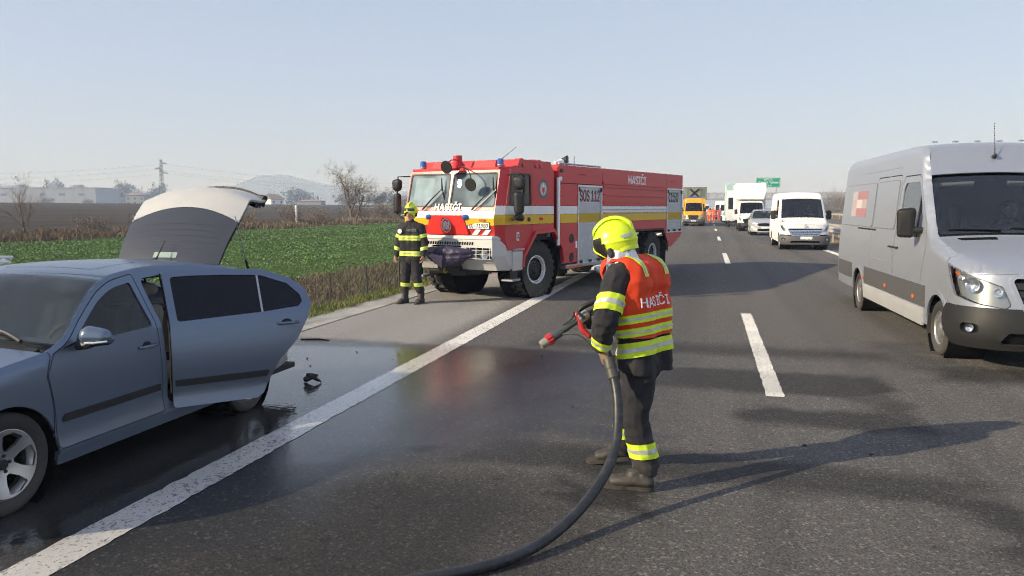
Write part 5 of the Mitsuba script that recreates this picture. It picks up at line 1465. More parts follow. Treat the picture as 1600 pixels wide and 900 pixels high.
# telephone receiver beside 150
ph = LineString([(7.36, 2.20), (7.31, 2.09), (7.36, 1.98)]).buffer(0.022).union(shapely.box(7.345, 2.165, 7.40, 2.225)).union(shapely.box(7.345, 1.955, 7.40, 2.015))
ft.add('phone_sign', extr(ph, 0.004, SIDE_R).apply_translation([-0.006, 0, 0]), 'ink')
ft.add('side_lettering', text_on('HASIČI', 0.205, [0.001, 5.02, 2.375], [0, 1, 0], [0, 0, 1], 0.004, True, 1.15), 'letter_white')
ft.add('side_lettering', text_on('HASIČI', 0.205, [XW - 0.001, 5.02, 2.375], [0, -1, 0], [0, 0, 1], 0.004, True, 1.15), 'letter_white')
for x in (0.0, XW):
    sg = 1 if x == 0 else -1
    ft.add('grab_pole', cat(tube([(x + sg * 0.035, 0.745, 1.02), (x + sg * 0.035, 0.745, 2.42)], 0.038, 10)), 'steel_white')
    ft.add('small_sign', bx(x - 0.005 * sg, x + 0.005 * sg, 0.87, 0.97, 2.36, 2.44, 0.002), 'letter_white')
    ft.add('hatch_catch', bx(x - 0.005 * sg, x + 0.02 * sg, 0.88, 1.0, 2.53, 2.60, 0.006), 'black_plastic')
    for z in (1.14, 0.74):
        ft.add('round_socket', lathe([(0.001, 0.008), (0.07, 0.008), (0.095, 0.012), (0.10, 0.0)], 20).apply_transform(np.diag([sg, 1, 1, 1.0])).apply_translation([x, 1.42, z]), 'black_plastic')
    ft.add('orange_marker', bx(x - 0.005 * sg, x + 0.012 * sg, 1.60, 1.68, 0.92, 1.08, 0.005), 'plate_white')
    for y in (1.95, 7.6):
        ft.add('wall_handle', tube([(x, y - 0.18, 2.52), (x + 0.02 * sg, y - 0.15, 2.52), (x + 0.02 * sg, y + 0.15, 2.52), (x, y + 0.18, 2.52)], 0.010, 6), 'truck_red')
    # lower step plank with white-orange edge
    ft.add('side_step', bx(*sorted((x + 0.015 * sg, x - 0.30 * sg)), 1.15, 3.6, 0.50, 0.58, 0.01), 'steel_grey')
    ft.add('step_edge', bx(*sorted((x + 0.02 * sg, x + 0.012 * sg)), 1.16, 1.95, 0.50, 0.545), 'lamp_orange')
    ft.add('mud_flap', bx(*sorted((x - 0.03 * sg, x - 0.42 * sg)), 7.16, 7.20, 0.28, 1.02), 'rubber')
    ft.add('rear_valance', extr(pg((7.30, 1.06), (8.36, 1.06), (8.30, 0.98), (7.60, 0.72), (7.36, 0.72)), 0.05, SIDE_R).apply_translation([x - (0.06 if sg > 0 else -0.01), 0, 0]), 'truck_red')
prin('steel_white', (0.7, 0.72, 0.74), 0.3, 0.4)
ft.add('fold_down_step', hull([(0.02, 2.5, 0.40), (0.24, 2.5, 0.28), (0.02, 3.3, 0.40), (0.24, 3.3, 0.28), (0.26, 2.55, 0.33), (0.26, 3.25, 0.33), (0.04, 2.5, 0.47), (0.04, 3.3, 0.47)]), 'pale_teal')
prin('pale_teal', (0.42, 0.50, 0.53), 0.3, 0.3)
ft.add('body_roof', hull([(x, y, z) for x in (0.0, XW) for y, z in ((BF + 0.08, 2.60), (BF + 0.08, BT + 0.022), (BR, BT + 0.062), (BR, 2.60))]), 'truck_red', smooth=False)
ft.add('roof_rail', tube([(-0.04, BF + 0.15, BT + 0.055), (-0.04, 2.9, BT + 0.065)], 0.022, 6), 'steel_grey')
ft.add('body_front', bx(XW + 0.02, -0.02, BF + 0.06, BF + 0.10, 1.0, 2.64), 'truck_red')
ft.add('body_rear', bx(XW + 0.01, -0.01, BR - 0.05, BR - 0.006, 1.06, 2.66), 'truck_red')
sl = ft.add('search_light', lathe([(0.001, -0.12), (0.05, -0.12), (0.10, -0.02), (0.115, 0.0), (0.10, 0.012), (0.001, 0.012)], 20).apply_transform(tr(-0.12, 1.42, 2.80) @ rot(15, [0, 0, 1])), 'black_plastic')
ft.add('post', tube([(-0.14, 1.42, 2.66), (-0.14, 1.42, 2.76)], 0.02, 6), 'steel_grey', sl)
ft.add('horn', lathe([(0.001, 0.0), (0.03, 0.0), (0.045, 0.12), (0.09, 0.26)], 16, 'y').apply_transform(tr(-0.20, 1.02, 2.74)), 'white_paint')
ft.add('roof_whip', tube([(-0.4, 2.3, 2.68), (-0.4, 2.3, 2.95)], 0.006, 6), 'black_plastic')
# --- running gear
ft.add('frame_rail', cat(bx(XC - 0.42, XC + 0.42, -1.15, 8.2, 0.60, 0.95), bx(XC - 0.62, XC + 0.62, -1.30, -0.75, 0.52, 0.80, 0.05)), 'chassis_black')
ft.add('axle', tube([(XW + 0.25, 0, R_T), (-0.25, 0, R_T)], 0.11, 10), 'chassis_black')
ft.add('underbody', bx(XW + 0.12, -0.12, 0.95, 3.55, 0.46, 0.9, 0.05), 'chassis_black')
ft.add('winch', cat(tube([(XC - 0.25, -1.38, 0.66), (XC + 0.25, -1.38, 0.66)], 0.09, 12), bx(XC + 0.02, XC + 0.36, -1.42, -1.1, 0.50, 0.62, 0.02)), 'chassis_black')
ft.add('tow_hook', trimesh.creation.torus(0.05, 0.018, major_sections=14, minor_sections=6).apply_transform(tr(XC - 0.06, -1.46, 0.60) @ rot(90, [0, 1, 0])), 'hook_yellow')
prin('chassis_black', (0.022, 0.021, 0.020), 0.7)
prin('hook_yellow', (0.35, 0.24, 0.06), 0.6)
for x, sg in ((-0.20, 1), (XW + 0.20, -1)):
    for y in (0, 4.75, 6.22):
        wheel(ft, x, y, R_T, 0.36, 0.275, sg, 'truck', steer=(-9 if y == 0 else 0))
        if y == 0:
            ft.add('wheel_well', lathe([(0.74, x + sg * 0.16), (0.74, x - sg * 0.42), (0.02, x - sg * 0.42)], 20).apply_translation([0, y + 0.15, R_T + 0.08]), 'cavity')
    ft.add('arch_flare', sheet(archF.buffer(0.075, join_style=2).difference(archF.buffer(0.004)).difference(shapely.box(-3, 0, 3, 0.66)), (lambda q, x=(0.0 if sg > 0 else XW), sg=sg: np.stack([np.full(len(q), x + sg * 0.05), q[:, 0], q[:, 1]], 1)), 9, 0.08, [sg, 0, 0]), 'truck_red')
    ft.add('arch_flare', sheet(archR.buffer(0.05, join_style=2).difference(archR.buffer(0.004)).difference(shapely.box(3, 0, 8, 0.62)), (lambda q, x=(0.0 if sg > 0 else XW), sg=sg: np.stack([np.full(len(q), x + sg * 0.02), q[:, 0], q[:, 1]], 1)), 9, 0.05, [sg, 0, 0]), 'black_plastic')
# inside the cab
ft.add('cab_floor', bx(XW + 0.1, -0.1, -1.1, 0.55, 1.15, 1.25), 'dark_trim')
ft.add('dash', hull([(x, y, z) for x in (XW + 0.12, -0.12) for y, z in ((-1.26, 1.80), (-1.05, 1.86), (-0.85, 1.70), (-0.85, 1.3), (-1.26, 1.3))]), 'dash_pale')
prin('dash_pale', (0.10, 0.105, 0.11), 0.8)
ft.add('cab_back', bx(XW + 0.05, -0.05, 0.5, 0.54, 1.2, 2.5), 'cab_lining_pale')
prin('cab_lining_pale', (0.30, 0.34, 0.36), 0.9)
for sx in (-0.55, -1.15, -1.75):
    ft.add('seat', bones([[((sx - 0.16, -0.1, 1.50), 0.09), ((sx - 0.14, 0.02, 2.10), 0.07)], [((sx + 0.16, -0.1, 1.50), 0.09), ((sx + 0.14, 0.02, 2.10), 0.07)], [((sx, -0.1, 1.5), 0.1), ((sx, 0.02, 2.25), 0.09)], [((sx, -0.5, 1.48), 0.1), ((sx, -0.1, 1.46), 0.1)]], 0.08, 3), 'dark_seat')
ft.add('steering_wheel', trimesh.creation.torus(0.23, 0.018, major_sections=24, minor_sections=8).apply_transform(tr(-0.55, -0.78, 1.92) @ rot(35, [1, 0, 0])), 'black_plastic')
# ---------------------------------------------------------------- people
def cloth_bump(p, n, uv):
    return 0.010 * fbm(p.x * 17 + 3 * noise(p.x * 5, p.y * 5, p.z * 5), p.y * 17, p.z * 11) + 0.0012 * noise(p.x * 260, p.y * 260, p.z * 260)


def suit_c(p, n, uv):
    d = smoothstep(0.35, 0.8, fbm(p.x * 7, p.y * 7, p.z * 6)) * 0.5 + 0.7 * smoothstep(0.55, 0.02, p.z) * smoothstep(0.3, 0.6, noise(p.x * 13, p.y * 13, p.z * 9))
    return mix((0.022, 0.022, 0.027), (0.080, 0.072, 0.066), dr.clip(d, 0, 1) * 0.75)


prin('suit_navy', proc(suit_c), 0.85, spec=0.25, sheen=0.5, bump=(proc(cloth_bump, 0.004), 1.0))
prin('vest_orange', (0.68, 0.055, 0.014), 0.6, spec=0.3, bump=(proc(cloth_bump, 0.0041), 0.7))
prin('band_yellow', (0.62, 0.80, 0.03), 0.55)
prin('band_silver', (0.50, 0.53, 0.52), 0.4, 0.25)
prin('helmet_lime', (0.66, 0.82, 0.02), 0.28, coat=0.7)
prin('visor_smoke', (0.02, 0.018, 0.014), 0.08, coat=1.0)


def foil_bump(p, n, uv):
    return 0.02 * noise(p.x * 22, p.y * 22, p.z * 9) + 0.008 * noise(p.x * 60, p.y * 60, p.z * 26)


prin('neck_silver', (0.74, 0.75, 0.78), 0.38, 0.55, bump=(proc(foil_bump, 0.003), 1.0))
prin('boot_leather', film((0.020, 0.019, 0.018), (0.085, 0.076, 0.066), 0.5, 0.0, 0.25, 21), 0.6)
prin('boot_sole', (0.05, 0.044, 0.038), 0.9)
prin('glove_tan', (0.30, 0.20, 0.125), 0.8)
prin('glove_dark', (0.035, 0.035, 0.04), 0.8)
prin('work_orange', (0.80, 0.13, 0.02), 0.7)
prin('work_pink', (0.75, 0.12, 0.10), 0.7)
V3 = lambda *a: np.array(a, float)


def limb(segs, refine=0.02, sm=6):
    return bones(segs, refine, sm)


def hand_mesh(wrist, palm_dir, palm_n, grip, k=1.0, thumb=1, refine=0.006):
    """A hand from the wrist: palm_dir to the knuckles, palm_n out of the palm, grip 0 (straight) to 1 (closed)."""
    d = palm_dir / np.linalg.norm(palm_dir)
    n = palm_n - d * (palm_n @ d)
    n /= np.linalg.norm(n)
    s = np.cross(n, d) * thumb
    w = np.asarray(wrist, float)
    segs = [[(w, 0.030 * k), (w + d * 0.045 * k + s * 0.018 * k, 0.022 * k), (w + d * 0.085 * k + s * 0.028 * k, 0.016 * k)], [(w, 0.028 * k), (w + d * 0.045 * k - s * 0.015 * k, 0.020 * k), (w + d * 0.08 * k - s * 0.026 * k, 0.015 * k)],
            [(w + d * 0.03 * k, 0.024 * k), (w + d * 0.09 * k, 0.017 * k)]]
    for j, (off, L, r) in enumerate(((0.030, 0.075, 0.0105), (0.010, 0.084, 0.0108), (-0.011, 0.078, 0.0102), (-0.031, 0.060, 0.0092))):
        p = w + d * (0.088 - 0.004 * abs(j - 1)) * k + s * off * k
        ch, ang = [(p, r * 1.15 * k)], 0.0
        for q, frac in enumerate((0.45, 0.32, 0.23)):
            ang += grip * (1.15, 1.25, 0.7)[q] + 0.08
            p = p + (d * math.cos(ang) + n * math.sin(ang)) * L * frac * k
            ch.append((p, r * (1.0 - 0.1 * q) * k))
        segs.append(ch)
    t0 = w + d * 0.022 * k + s * 0.026 * k
    t1 = t0 + (d * 0.55 + s * 0.70 + n * 0.35) * 0.040 * k
    t2 = t1 + (d * 0.75 - s * 0.10 * (grip + 0.2) + n * (0.35 + 0.55 * grip)) * 0.032 * k
    t3 = t2 + (d * 0.6 - s * 0.45 * grip + n * (0.2 + 0.6 * grip)) * 0.026 * k
    segs.append([(t0, 0.017 * k), (t1, 0.0135 * k), (t2, 0.0115 * k), (t3, 0.0095 * k)])
    return bones(segs, refine, 2, 10)


def boot(th, heel, toe, ank, name='boot'):
    heel, toe, ank = (np.asarray(v, float) for v in (heel, toe, ank))
    d = toe - heel
    L = np.linalg.norm(d)
    d /= L
    sd = np.cross(d, [0, 0, 1])
    sd /= np.linalg.norm(sd)
    up = np.cross(sd, d)
    pts = []
    for t, w, h in ((0.08, 0.032, 0.055), (0.35, 0.036, 0.062), (0.62, 0.044, 0.052), (0.85, 0.038, 0.046)):
        for k in (-1, 1):
            pts.append((heel + d * L * t + sd * k * w * 0.55 + up * h, 0.040 if t < 0.8 else 0.034))
    segs = [[pts[0], pts[2], pts[4], pts[6]], [pts[1], pts[3], pts[5], pts[7]], [pts[0], pts[1]], [pts[2], pts[3]], [pts[4], pts[5]], [pts[6], pts[7]],
            [(heel + d * L * 0.20 + up * 0.07, 0.052), (ank + [0, 0, 0.02], 0.058)], [(heel + d * L * 0.42 + up * 0.09, 0.046), (ank + [0, 0, 0.01], 0.054)]]
    m = wrinkle(bones(segs, 0.014, 3), 0.006, (26, 26, 26), 5)
    bk = th.add(name, m, 'boot_leather', smooth=True)
    out = LineString([(0.0, 0), (L * 0.35, 0.004), (L * 0.66, 0.010), (L * 0.93, 0.0)]).buffer(0.048, quad_segs=5)
    waist = Polygon([(a, b * (0.84 if L * 0.2 < a < L * 0.5 else 1.0)) for a, b in out.exterior.segmentize(0.02).coords])
    F = np.eye(4)
    F[:3, 0], F[:3, 1], F[:3, 2], F[:3, 3] = d, np.cross(up, d), up, heel + d * 0.03
    th.add('sole', extr(waist, 0.026, F), 'boot_sole', bk)
    return bk


def helmet(th, c, f, tilt=0.0, k=1.0, visor_up=False):
    """A full fire helmet: shell with comb and rim, ear guards, visor. c: centre; f: the way it faces."""
    f = np.asarray(f, float)
    f = f / np.linalg.norm(f)
    s = np.cross([0, 0, 1.0], f)
    s /= np.linalg.norm(s)
    f = f * math.cos(tilt) - np.array([0, 0, 1.0]) * math.sin(tilt)
    u = np.cross(f, s)
    F = np.eye(4)
    F[:3, 0], F[:3, 1], F[:3, 2], F[:3, 3] = f, s, u, c
    ico = trimesh.creation.icosphere(subdivisions=5)
    v = ico.vertices.copy()
    r = np.ones(len(v))
    x, y, z = v.T
    a = np.abs(np.degrees(np.arctan2(y, x)))                       # 0 = face, 180 = nape
    back = np.clip((a - 60) / 100, 0, 1)
    comb = np.exp(-(y / 0.10) ** 4) * np.clip(z + 0.35, 0, 1) * 0.075 + 0.02 * np.exp(-((np.abs(y) - 0.45) / 0.05) ** 2) * np.clip(z, 0, 1)
    ridge = 0.030 * np.exp(-((z - 0.02 - 0.10 * np.cos(np.radians(a))) / 0.06) ** 2)
    P = v * np.array([0.150, 0.124, 0.155]) * (1 + comb + ridge)[:, None]
    rim = -0.060 - 0.020 * back + 0.055 * np.clip((50 - a) / 50, 0, 1) - 0.070 * np.exp(-((a - 78) / 24) ** 2)
    low = P[:, 2] < rim
    flare = np.clip((rim + 0.03 - P[:, 2]) / 0.03, 0, 1) * 0.012
    P[:, :2] *= (1 + flare / 0.13)[:, None]
    keep = ~low[ico.faces].all(1)
    Pc = P.copy()
    Pc[low, 2] = rim[low]
    m = trimesh.Trimesh(Pc * k, ico.faces[keep], process=False)
    m.remove_unreferenced_vertices()
    m = tm(m.vertices, m.faces).apply_transform(F)
    hk = th.add('helmet', m, 'helmet_lime', smooth=True)
    inner = tm(Pc * k * 0.955, ico.faces[keep]).apply_transform(F)
    th.add('helmet_lining', inner, 'glove_dark', hk, smooth=True)

    def patch(a0, a1, z0, z1, out, mat, nm, par=hk):
        A, Z = np.meshgrid(np.radians(np.linspace(a0, a1, 15)), np.linspace(z0, z1, 7), indexing='ij')
        rr = np.sqrt(np.clip(1 - (Z / 0.155) ** 2, 0, 1))
        Q = np.stack([0.150 * rr * np.cos(A), 0.124 * rr * np.sin(A), Z], -1).reshape(-1, 3) * out
        i, j = np.meshgrid(np.arange(14), np.arange(6), indexing='ij')
        mm = quadmesh(Q * k, np.stack([i * 7 + j, (i + 1) * 7 + j, (i + 1) * 7 + j + 1, i * 7 + j + 1], -1).reshape(-1, 4)).apply_transform(F)
        th.add(nm, mm, mat, par, smooth=True)
    patch(-62, 62, 0.005, 0.055, 1.055, 'visor_smoke', 'visor')
    if visor_up:
        patch(-48, 48, 0.055, 0.105, 1.05, 'helmet_badge', 'front_plate')
    else:
        patch(-70, 70, -0.085, 0.01, 1.05, 'visor_smoke', 'face_shield')
    # the raised comb over the crown
    A, Yc = np.meshgrid(np.radians(np.linspace(28, 158, 34)), np.linspace(-1, 1, 9), indexing='ij')
    hc_ = 0.020 * np.clip(1 - np.abs(Yc) ** 6, 0, 1) * np.clip(np.sin((A - math.radians(28)) / math.radians(130) * np.pi) * 3, 0, 1)
    Q = np.stack([(0.150 + hc_) * np.cos(A) * 1.04, Yc * (0.034 - 0.008 * A / 2.7), (0.155 + hc_) * np.sin(A) * 1.055], -1).reshape(-1, 3)
    i, j = np.meshgrid(np.arange(33), np.arange(8), indexing='ij')
    th.add('comb', quadmesh(Q * k, np.stack([i * 9 + j, (i + 1) * 9 + j, (i + 1) * 9 + j + 1, i * 9 + j + 1], -1).reshape(-1, 4)).apply_transform(F), 'helmet_lime', hk, smooth=40)
    for sg in (1, -1):
        patch(sg * 118, sg * 152, 0.012, 0.032, 1.062, 'band_silver', 'reflective_patch')
        a = np.radians(sg * 80)
        q = (F @ np.r_[np.array([0.150 * math.cos(a), 0.128 * math.sin(a), -0.075]) * k, 1])[:3]
        th.add('ear_boss', bones([[(q, 0.022 * k), (q + u * 0.03 * k, 0.018 * k)]], 0.01, 2), 'glove_dark', hk)
    return hk, F


prin('helmet_badge', (0.55, 0.60, 0.10), 0.35)


def stripe(th, base, p0, n, lo, hi, parent=None, off=0.006, clip=None, name='reflective_band'):
    m = offset(base, off)
    y = slab(m, p0, n, lo, hi)
    if clip is not None and y is not None:
        for cp, cn in clip:
            t = trimesh.Trimesh(y.vertices, y.faces, process=False).slice_plane(cp, cn)
            y = tm(t.vertices, t.faces) if len(t.faces) else None
            if y is None:
                return
    w = hi - lo
    k = th.add(name, y, 'band_yellow', parent, smooth=True)
    g = slab(offset(y, 0.0025), p0, n, lo + w * 0.36, hi - w * 0.36)
    th.add('silver_strip', g, 'band_silver', k, smooth=True)
    return k


# --- the firefighter with the hose, in the foreground
ff = Thing('person', 'firefighter in an orange vest and lime helmet holding a hose nozzle, seen from behind', 'person')
f_ = V3(-0.91, 0.41, 0) / np.linalg.norm([0.91, 0.41])
l_ = V3(-0.41, -0.91, 0) / np.linalg.norm([0.91, 0.41])
U_ = V3(0, 0, 1)
pel, che, nek = V3(-0.375, 5.13, 0.84), V3(-0.435, 5.135, 1.24), V3(-0.525, 5.125, 1.44)


def torso(extra=0.0, zlow=0.0, flare=0.0):
    sg = []
    e = extra
    rows = [(pel - U_ * (0.10 + zlow), 0.115 + flare, 0.122 + flare * 0.6), (pel + U_ * 0.06, 0.112, 0.122), (pel * 0.5 + che * 0.5, 0.112, 0.128), (che, 0.125, 0.140), (che + U_ * 0.10 + f_ * -0.01, 0.125, 0.128), (nek - U_ * 0.05 + f_ * 0.01, 0.085, 0.085)]
    for k in (-1, 0, 1):
        sg.append([(c + l_ * k * w + f_ * (0.0 if k else 0.015), r + e) for c, w, r in rows])
    for a, b in zip(rows[:-1], rows[1:]):
        pass
    return sg


def man_(m):
    t = trimesh.Trimesh(m.vertices, m.faces, process=True)
    return m3.Manifold(m3.Mesh(np.asarray(t.vertices, np.float32), np.asarray(t.faces, np.uint32)))


jacket = bones(torso(0.0, 0.035, 0.014), 0.022, 8)
jacket = wrinkle(jacket, 0.022, (6, 6, 13), 3)
_j = man_(jacket).trim_by_plane([0.18, -0.08, 0.98], 0.268)
jacket = m2t(_j.refine_to_length(0.03))
shL, elL, wrL, hdL = V3(-0.545, 4.945, 1.355), V3(-0.60, 4.80, 1.095), V3(-0.625, 4.845, 0.945), V3(-0.60, 4.875, 0.885)
shR, elR, wrR = V3(-0.43, 5.31, 1.37), V3(-0.60, 5.31, 1.12), V3(-0.72, 5.14, 1.05)
armL = bones([[(shL + V3(0.05, 0.07, 0.02), 0.10), (shL, 0.098), (elL * 0.5 + shL * 0.5, 0.090), (elL, 0.088), (elL * 0.45 + wrL * 0.55, 0.076), (wrL, 0.062)]], 0.016, 6)
armL = wrinkle(wrinkle(armL, 0.020, (8, 8, 17), 7), 0.008, (22, 22, 30), 2)
armR = bones([[(shR - l_ * -0.06, 0.10), (shR, 0.095), (elR, 0.080), (elR * 0.4 + wrR * 0.6, 0.068), (wrR, 0.055)]], 0.02, 6)
armR = wrinkle(armR, 0.018, (10, 10, 18), 8)
# trousers
hipL, knL, anL = V3(-0.405, 5.05, 0.80), V3(-0.42, 4.985, 0.44), V3(-0.345, 4.965, 0.115)
hipR, knR, anR = V3(-0.42, 5.22, 0.80), V3(-0.50, 5.235, 0.44), V3(-0.515, 5.40, 0.125)
legL = bones([[(hipL, 0.128), (hipL * 0.5 + knL * 0.5, 0.110), (knL, 0.094), (knL * 0.5 + anL * 0.5, 0.094), (anL + U_ * 0.035, 0.094)]], 0.018, 6)
legL = wrinkle(wrinkle(legL, 0.026, (7, 7, 15), 12), 0.008, (22, 22, 32), 4)
legR = bones([[(hipR, 0.128), (hipR * 0.5 + knR * 0.5, 0.108), (knR, 0.092), (knR * 0.5 + anR * 0.5, 0.092), (anR + U_ * 0.035, 0.090)]], 0.02, 6)
legR = wrinkle(legR, 0.026, (7, 7, 15), 15)


def man(m):
    t = trimesh.Trimesh(m.vertices, m.faces, process=True)
    return m3.Manifold(m3.Mesh(np.asarray(t.vertices, np.float32), np.asarray(t.faces, np.uint32)))


def join(*ms):
    t = m2t(m3.Manifold.batch_boolean([man(m) for m in ms], m3.OpType.Add))
    t.merge_vertices(digits_vertex=5)
    return tm(t.vertices, t.faces)


seat = bones([[(pel - l_ * 0.06 - U_ * 0.05 + f_ * 0.02, 0.122), (hipR * 0.45 + knR * 0.55, 0.098)], [(pel + l_ * 0.06 - U_ * 0.05 + f_ * 0.02, 0.122), (hipL * 0.45 + knL * 0.55 + V3(0.012, 0, 0), 0.102)], [(pel - l_ * 0.06 - U_ * 0.05 + f_ * 0.02, 0.122), (pel + l_ * 0.06 - U_ * 0.05 + f_ * 0.02, 0.122)]], 0.02, 6)
seat = wrinkle(seat, 0.016, (8, 8, 18), 33)
ff.add('suit', join(jacket, armL, armR, legL, legR, seat, bones([[(nek - U_ * 0.06, 0.085), (nek + U_ * 0.06 - f_ * 0.0, 0.07)]], 0.02, 3)), 'suit_navy', smooth=True)
# vest: a looser shell over the jacket, open at the sides, cut by the arms
vest = bones(torso(0.026, -0.10), 0.02, 8)
vest = wrinkle(vest, 0.022, (5, 5, 8), 21)
hole = m3.Manifold.batch_boolean([m3.Manifold.batch_hull([ball(sh_ + o_ * 0.02, 0.115, 16), ball(sh_ + o_ * 0.22 - U_ * 0.02, 0.12, 16), ball(sh_ + o_ * 0.02 - U_ * 0.13, 0.085, 16)]) for sh_, o_ in ((shL + f_ * 0.005, l_), (shR, -l_))], m3.OpType.Add)
vm = m2t((man(vest) - hole).trim_by_plane([0, 0, 1.0], 0.985))
vm = tm(vm.vertices, vm.faces)
cap = np.abs(normals_of(vm)[vm.faces].mean(1) @ U_) > 0.985
cap &= vm.vertices[vm.faces].mean(1)[:, 2] < 1.0
vshell = tm(vm.vertices, vm.faces[~cap])
vk = ff.add('vest', vshell, 'vest_orange', smooth=50)
tn = U_ + f_ * 0.20
tn /= np.linalg.norm(tn)
back_only = [(che - f_ * 0.00, -f_ + l_ * 0.25)]
stripe(ff, vshell, V3(-0.30, 5.10, 1.085), tn, 0.0, 0.055, vk, 0.004)
stripe(ff, vshell, V3(-0.30, 5.10, 1.000), tn, 0.0, 0.055, vk, 0.004)
for k in (0.13, -0.13):
    m = slab(offset(vshell, 0.004), che + l_ * k, l_, -0.026, 0.026)
    m = slab(m, V3(0, 0, 1.37), U_, 0, 0.3)
    if m is not None:
        sk = ff.add('shoulder_strip', m, 'band_yellow', vk, smooth=True)
        ff.add('silver_strip', slab(offset(m, 0.002), che + l_ * k, l_, -0.009, 0.009), 'band_silver', sk, smooth=True)
stripe(ff, jacket, V3(-0.36, 5.13, 0.890), tn, -0.035, 0.06, None, 0.012)
ax = (elL - shL) / np.linalg.norm(elL - shL)
stripe(ff, armL, elL - ax * 0.115, ax + V3(0.12, 0, 0.0), -0.055, 0.055, None, 0.008)
ax2 = (wrL - elL) / np.linalg.norm(wrL - elL)
stripe(ff, armL, wrL - ax2 * 0.015, ax2 + V3(-0.3, 0, 0), -0.028, 0.028, None, 0.006)
stripe(ff, legL, V3(-0.37, 4.97, 0.26), U_ + V3(-0.05, 0, 0), -0.048, 0.048, None, 0.008)
stripe(ff, legR, V3(-0.51, 5.33, 0.27), U_, -0.045, 0.045, None, 0.008)
# letters laid on the back of the vest
tmsh = meshkit.text_mesh('HASIČI', 0.060, 0.004, False)
tv = tmsh.vertices.copy()
tv[:, 0] -= (tv[:, 0].min() + tv[:, 0].max()) / 2
tv[:, 0] *= 1.12
from scipy.spatial import cKDTree
bdir = -f_
rgt = np.cross(bdir, U_) * -1.0
dense = trimesh.Trimesh(vshell.vertices, vshell.faces, process=False).subdivide_to_size(0.012, max_iter=8)
pts = dense.vertices
sel = (pts - che) @ bdir > 0.02
pts = pts[sel]
P2 = np.stack([pts @ rgt, pts[:, 2]], 1)
tree2 = cKDTree(P2)
o2 = np.array([che @ rgt - 0.045, 1.180])
dd, ii = tree2.query(tv[:, :2] + o2, k=24)
dep = (pts[ii] @ bdir).max(1)
TV = (tv[:, :1] + o2[0]) * rgt + (tv[:, 1:2] + o2[1]) * U_ + (dep[:, None] + 0.004 + tv[:, 2:]) * bdir
ff.add('back_lettering', tm(TV, tmsh.faces), 'letter_white', vk)
# head, neck cloth, helmet
hf = V3(-0.97, 0.10, 0)
hc = V3(-0.575, 5.115, 1.585)
hm, _ = head_mesh(hc + V3(0.01, 0, -0.02), hf + V3(0, 0, -0.25))
ff.add('head', hm, 'skin', smooth=True)
ff.add('vest_strap', slab(slab(offset(jacket, 0.014), V3(-0.36, 5.13, 1.075), tn, -0.022, 0.030), che, l_, 0.0, 0.5), 'vest_orange', vk, smooth=True)
hk, HF = helmet(ff, hc + V3(0, 0, -0.010), hf, 0.30, 0.94)
A = np.radians(np.linspace(78, 282, 60))
rows = []
for t in np.linspace(0, 1, 9):
    fold = 0.016 * t * np.sin(A * 11) + 0.012 * t * np.sin(A * 6 + 1)
    rx, ry = 0.122 + 0.048 * t + fold, 0.106 + 0.062 * t + fold
    c = hc + V3(0.015 * t, 0.0, -0.045 - 0.150 * t)
    s0 = np.cross(U_, hf / np.linalg.norm(hf))
    rows.append(c + np.cos(A)[:, None] * rx[:, None] * hf / np.linalg.norm(hf) + np.sin(A)[:, None] * ry[:, None] * s0 + U_ * (0.01 * np.sin(A * 5))[:, None] * t)
Vn = np.vstack(rows)
i, j = np.meshgrid(np.arange(8), np.arange(59), indexing='ij')
ff.add('neck_cloth', quadmesh(Vn, np.stack([i * 60 + j, i * 60 + j + 1, (i + 1) * 60 + j + 1, (i + 1) * 60 + j], -1).reshape(-1, 4)), 'neck_silver', smooth=True)
boot(ff, V3(-0.305, 4.935, 0.004), V3(-0.585, 4.935, 0.004), anL)
boot(ff, V3(-0.485, 5.42, 0.045), V3(-0.735, 5.40, 0.004), anR + V3(0.0, 0.02, 0))
hosed = V3(0.11, -0.10, -0.33)
ff.add('glove', hand_mesh(wrL + V3(0.006, 0.012, -0.03), V3(0.08, 0.05, -0.25), V3(0.6, 0.5, 0.1), 0.85, 1.12, 1), 'glove_tan', smooth=True)
ff.add('glove', hand_mesh(wrR + V3(-0.02, -0.03, 0.0), V3(-0.22, -0.40, 0.10), V3(0.1, -0.2, 0.8), 0.85, 1.12, -1), 'glove_dark', smooth=True)
ff.add('cuff', bones([[(wrR, 0.056), (wrR + V3(-0.02, -0.03, 0.0), 0.05)], [(wrL, 0.052), (wrL + V3(0.004, 0.01, -0.03), 0.046)]][:1], 0.012, 3), 'glove_dark')

# --- the nozzle in his hands and the hose
nz = Thing('hose_nozzle', 'grey fire nozzle with red rings and a black bail handle held by the firefighter', 'nozzle')
tip, mid_, but = V3(-1.02, 4.878, 0.918), V3(-0.872, 4.956, 1.016), V3(-0.725, 5.05, 1.125)
ax = (tip - but) / np.linalg.norm(tip - but)
nb = tip - ax * 0.075


def along(prof, o, d):
    A_ = trimesh.geometry.align_vectors([1, 0, 0], d)
    return lathe(prof, 24).apply_transform(tr(*o) @ A_)


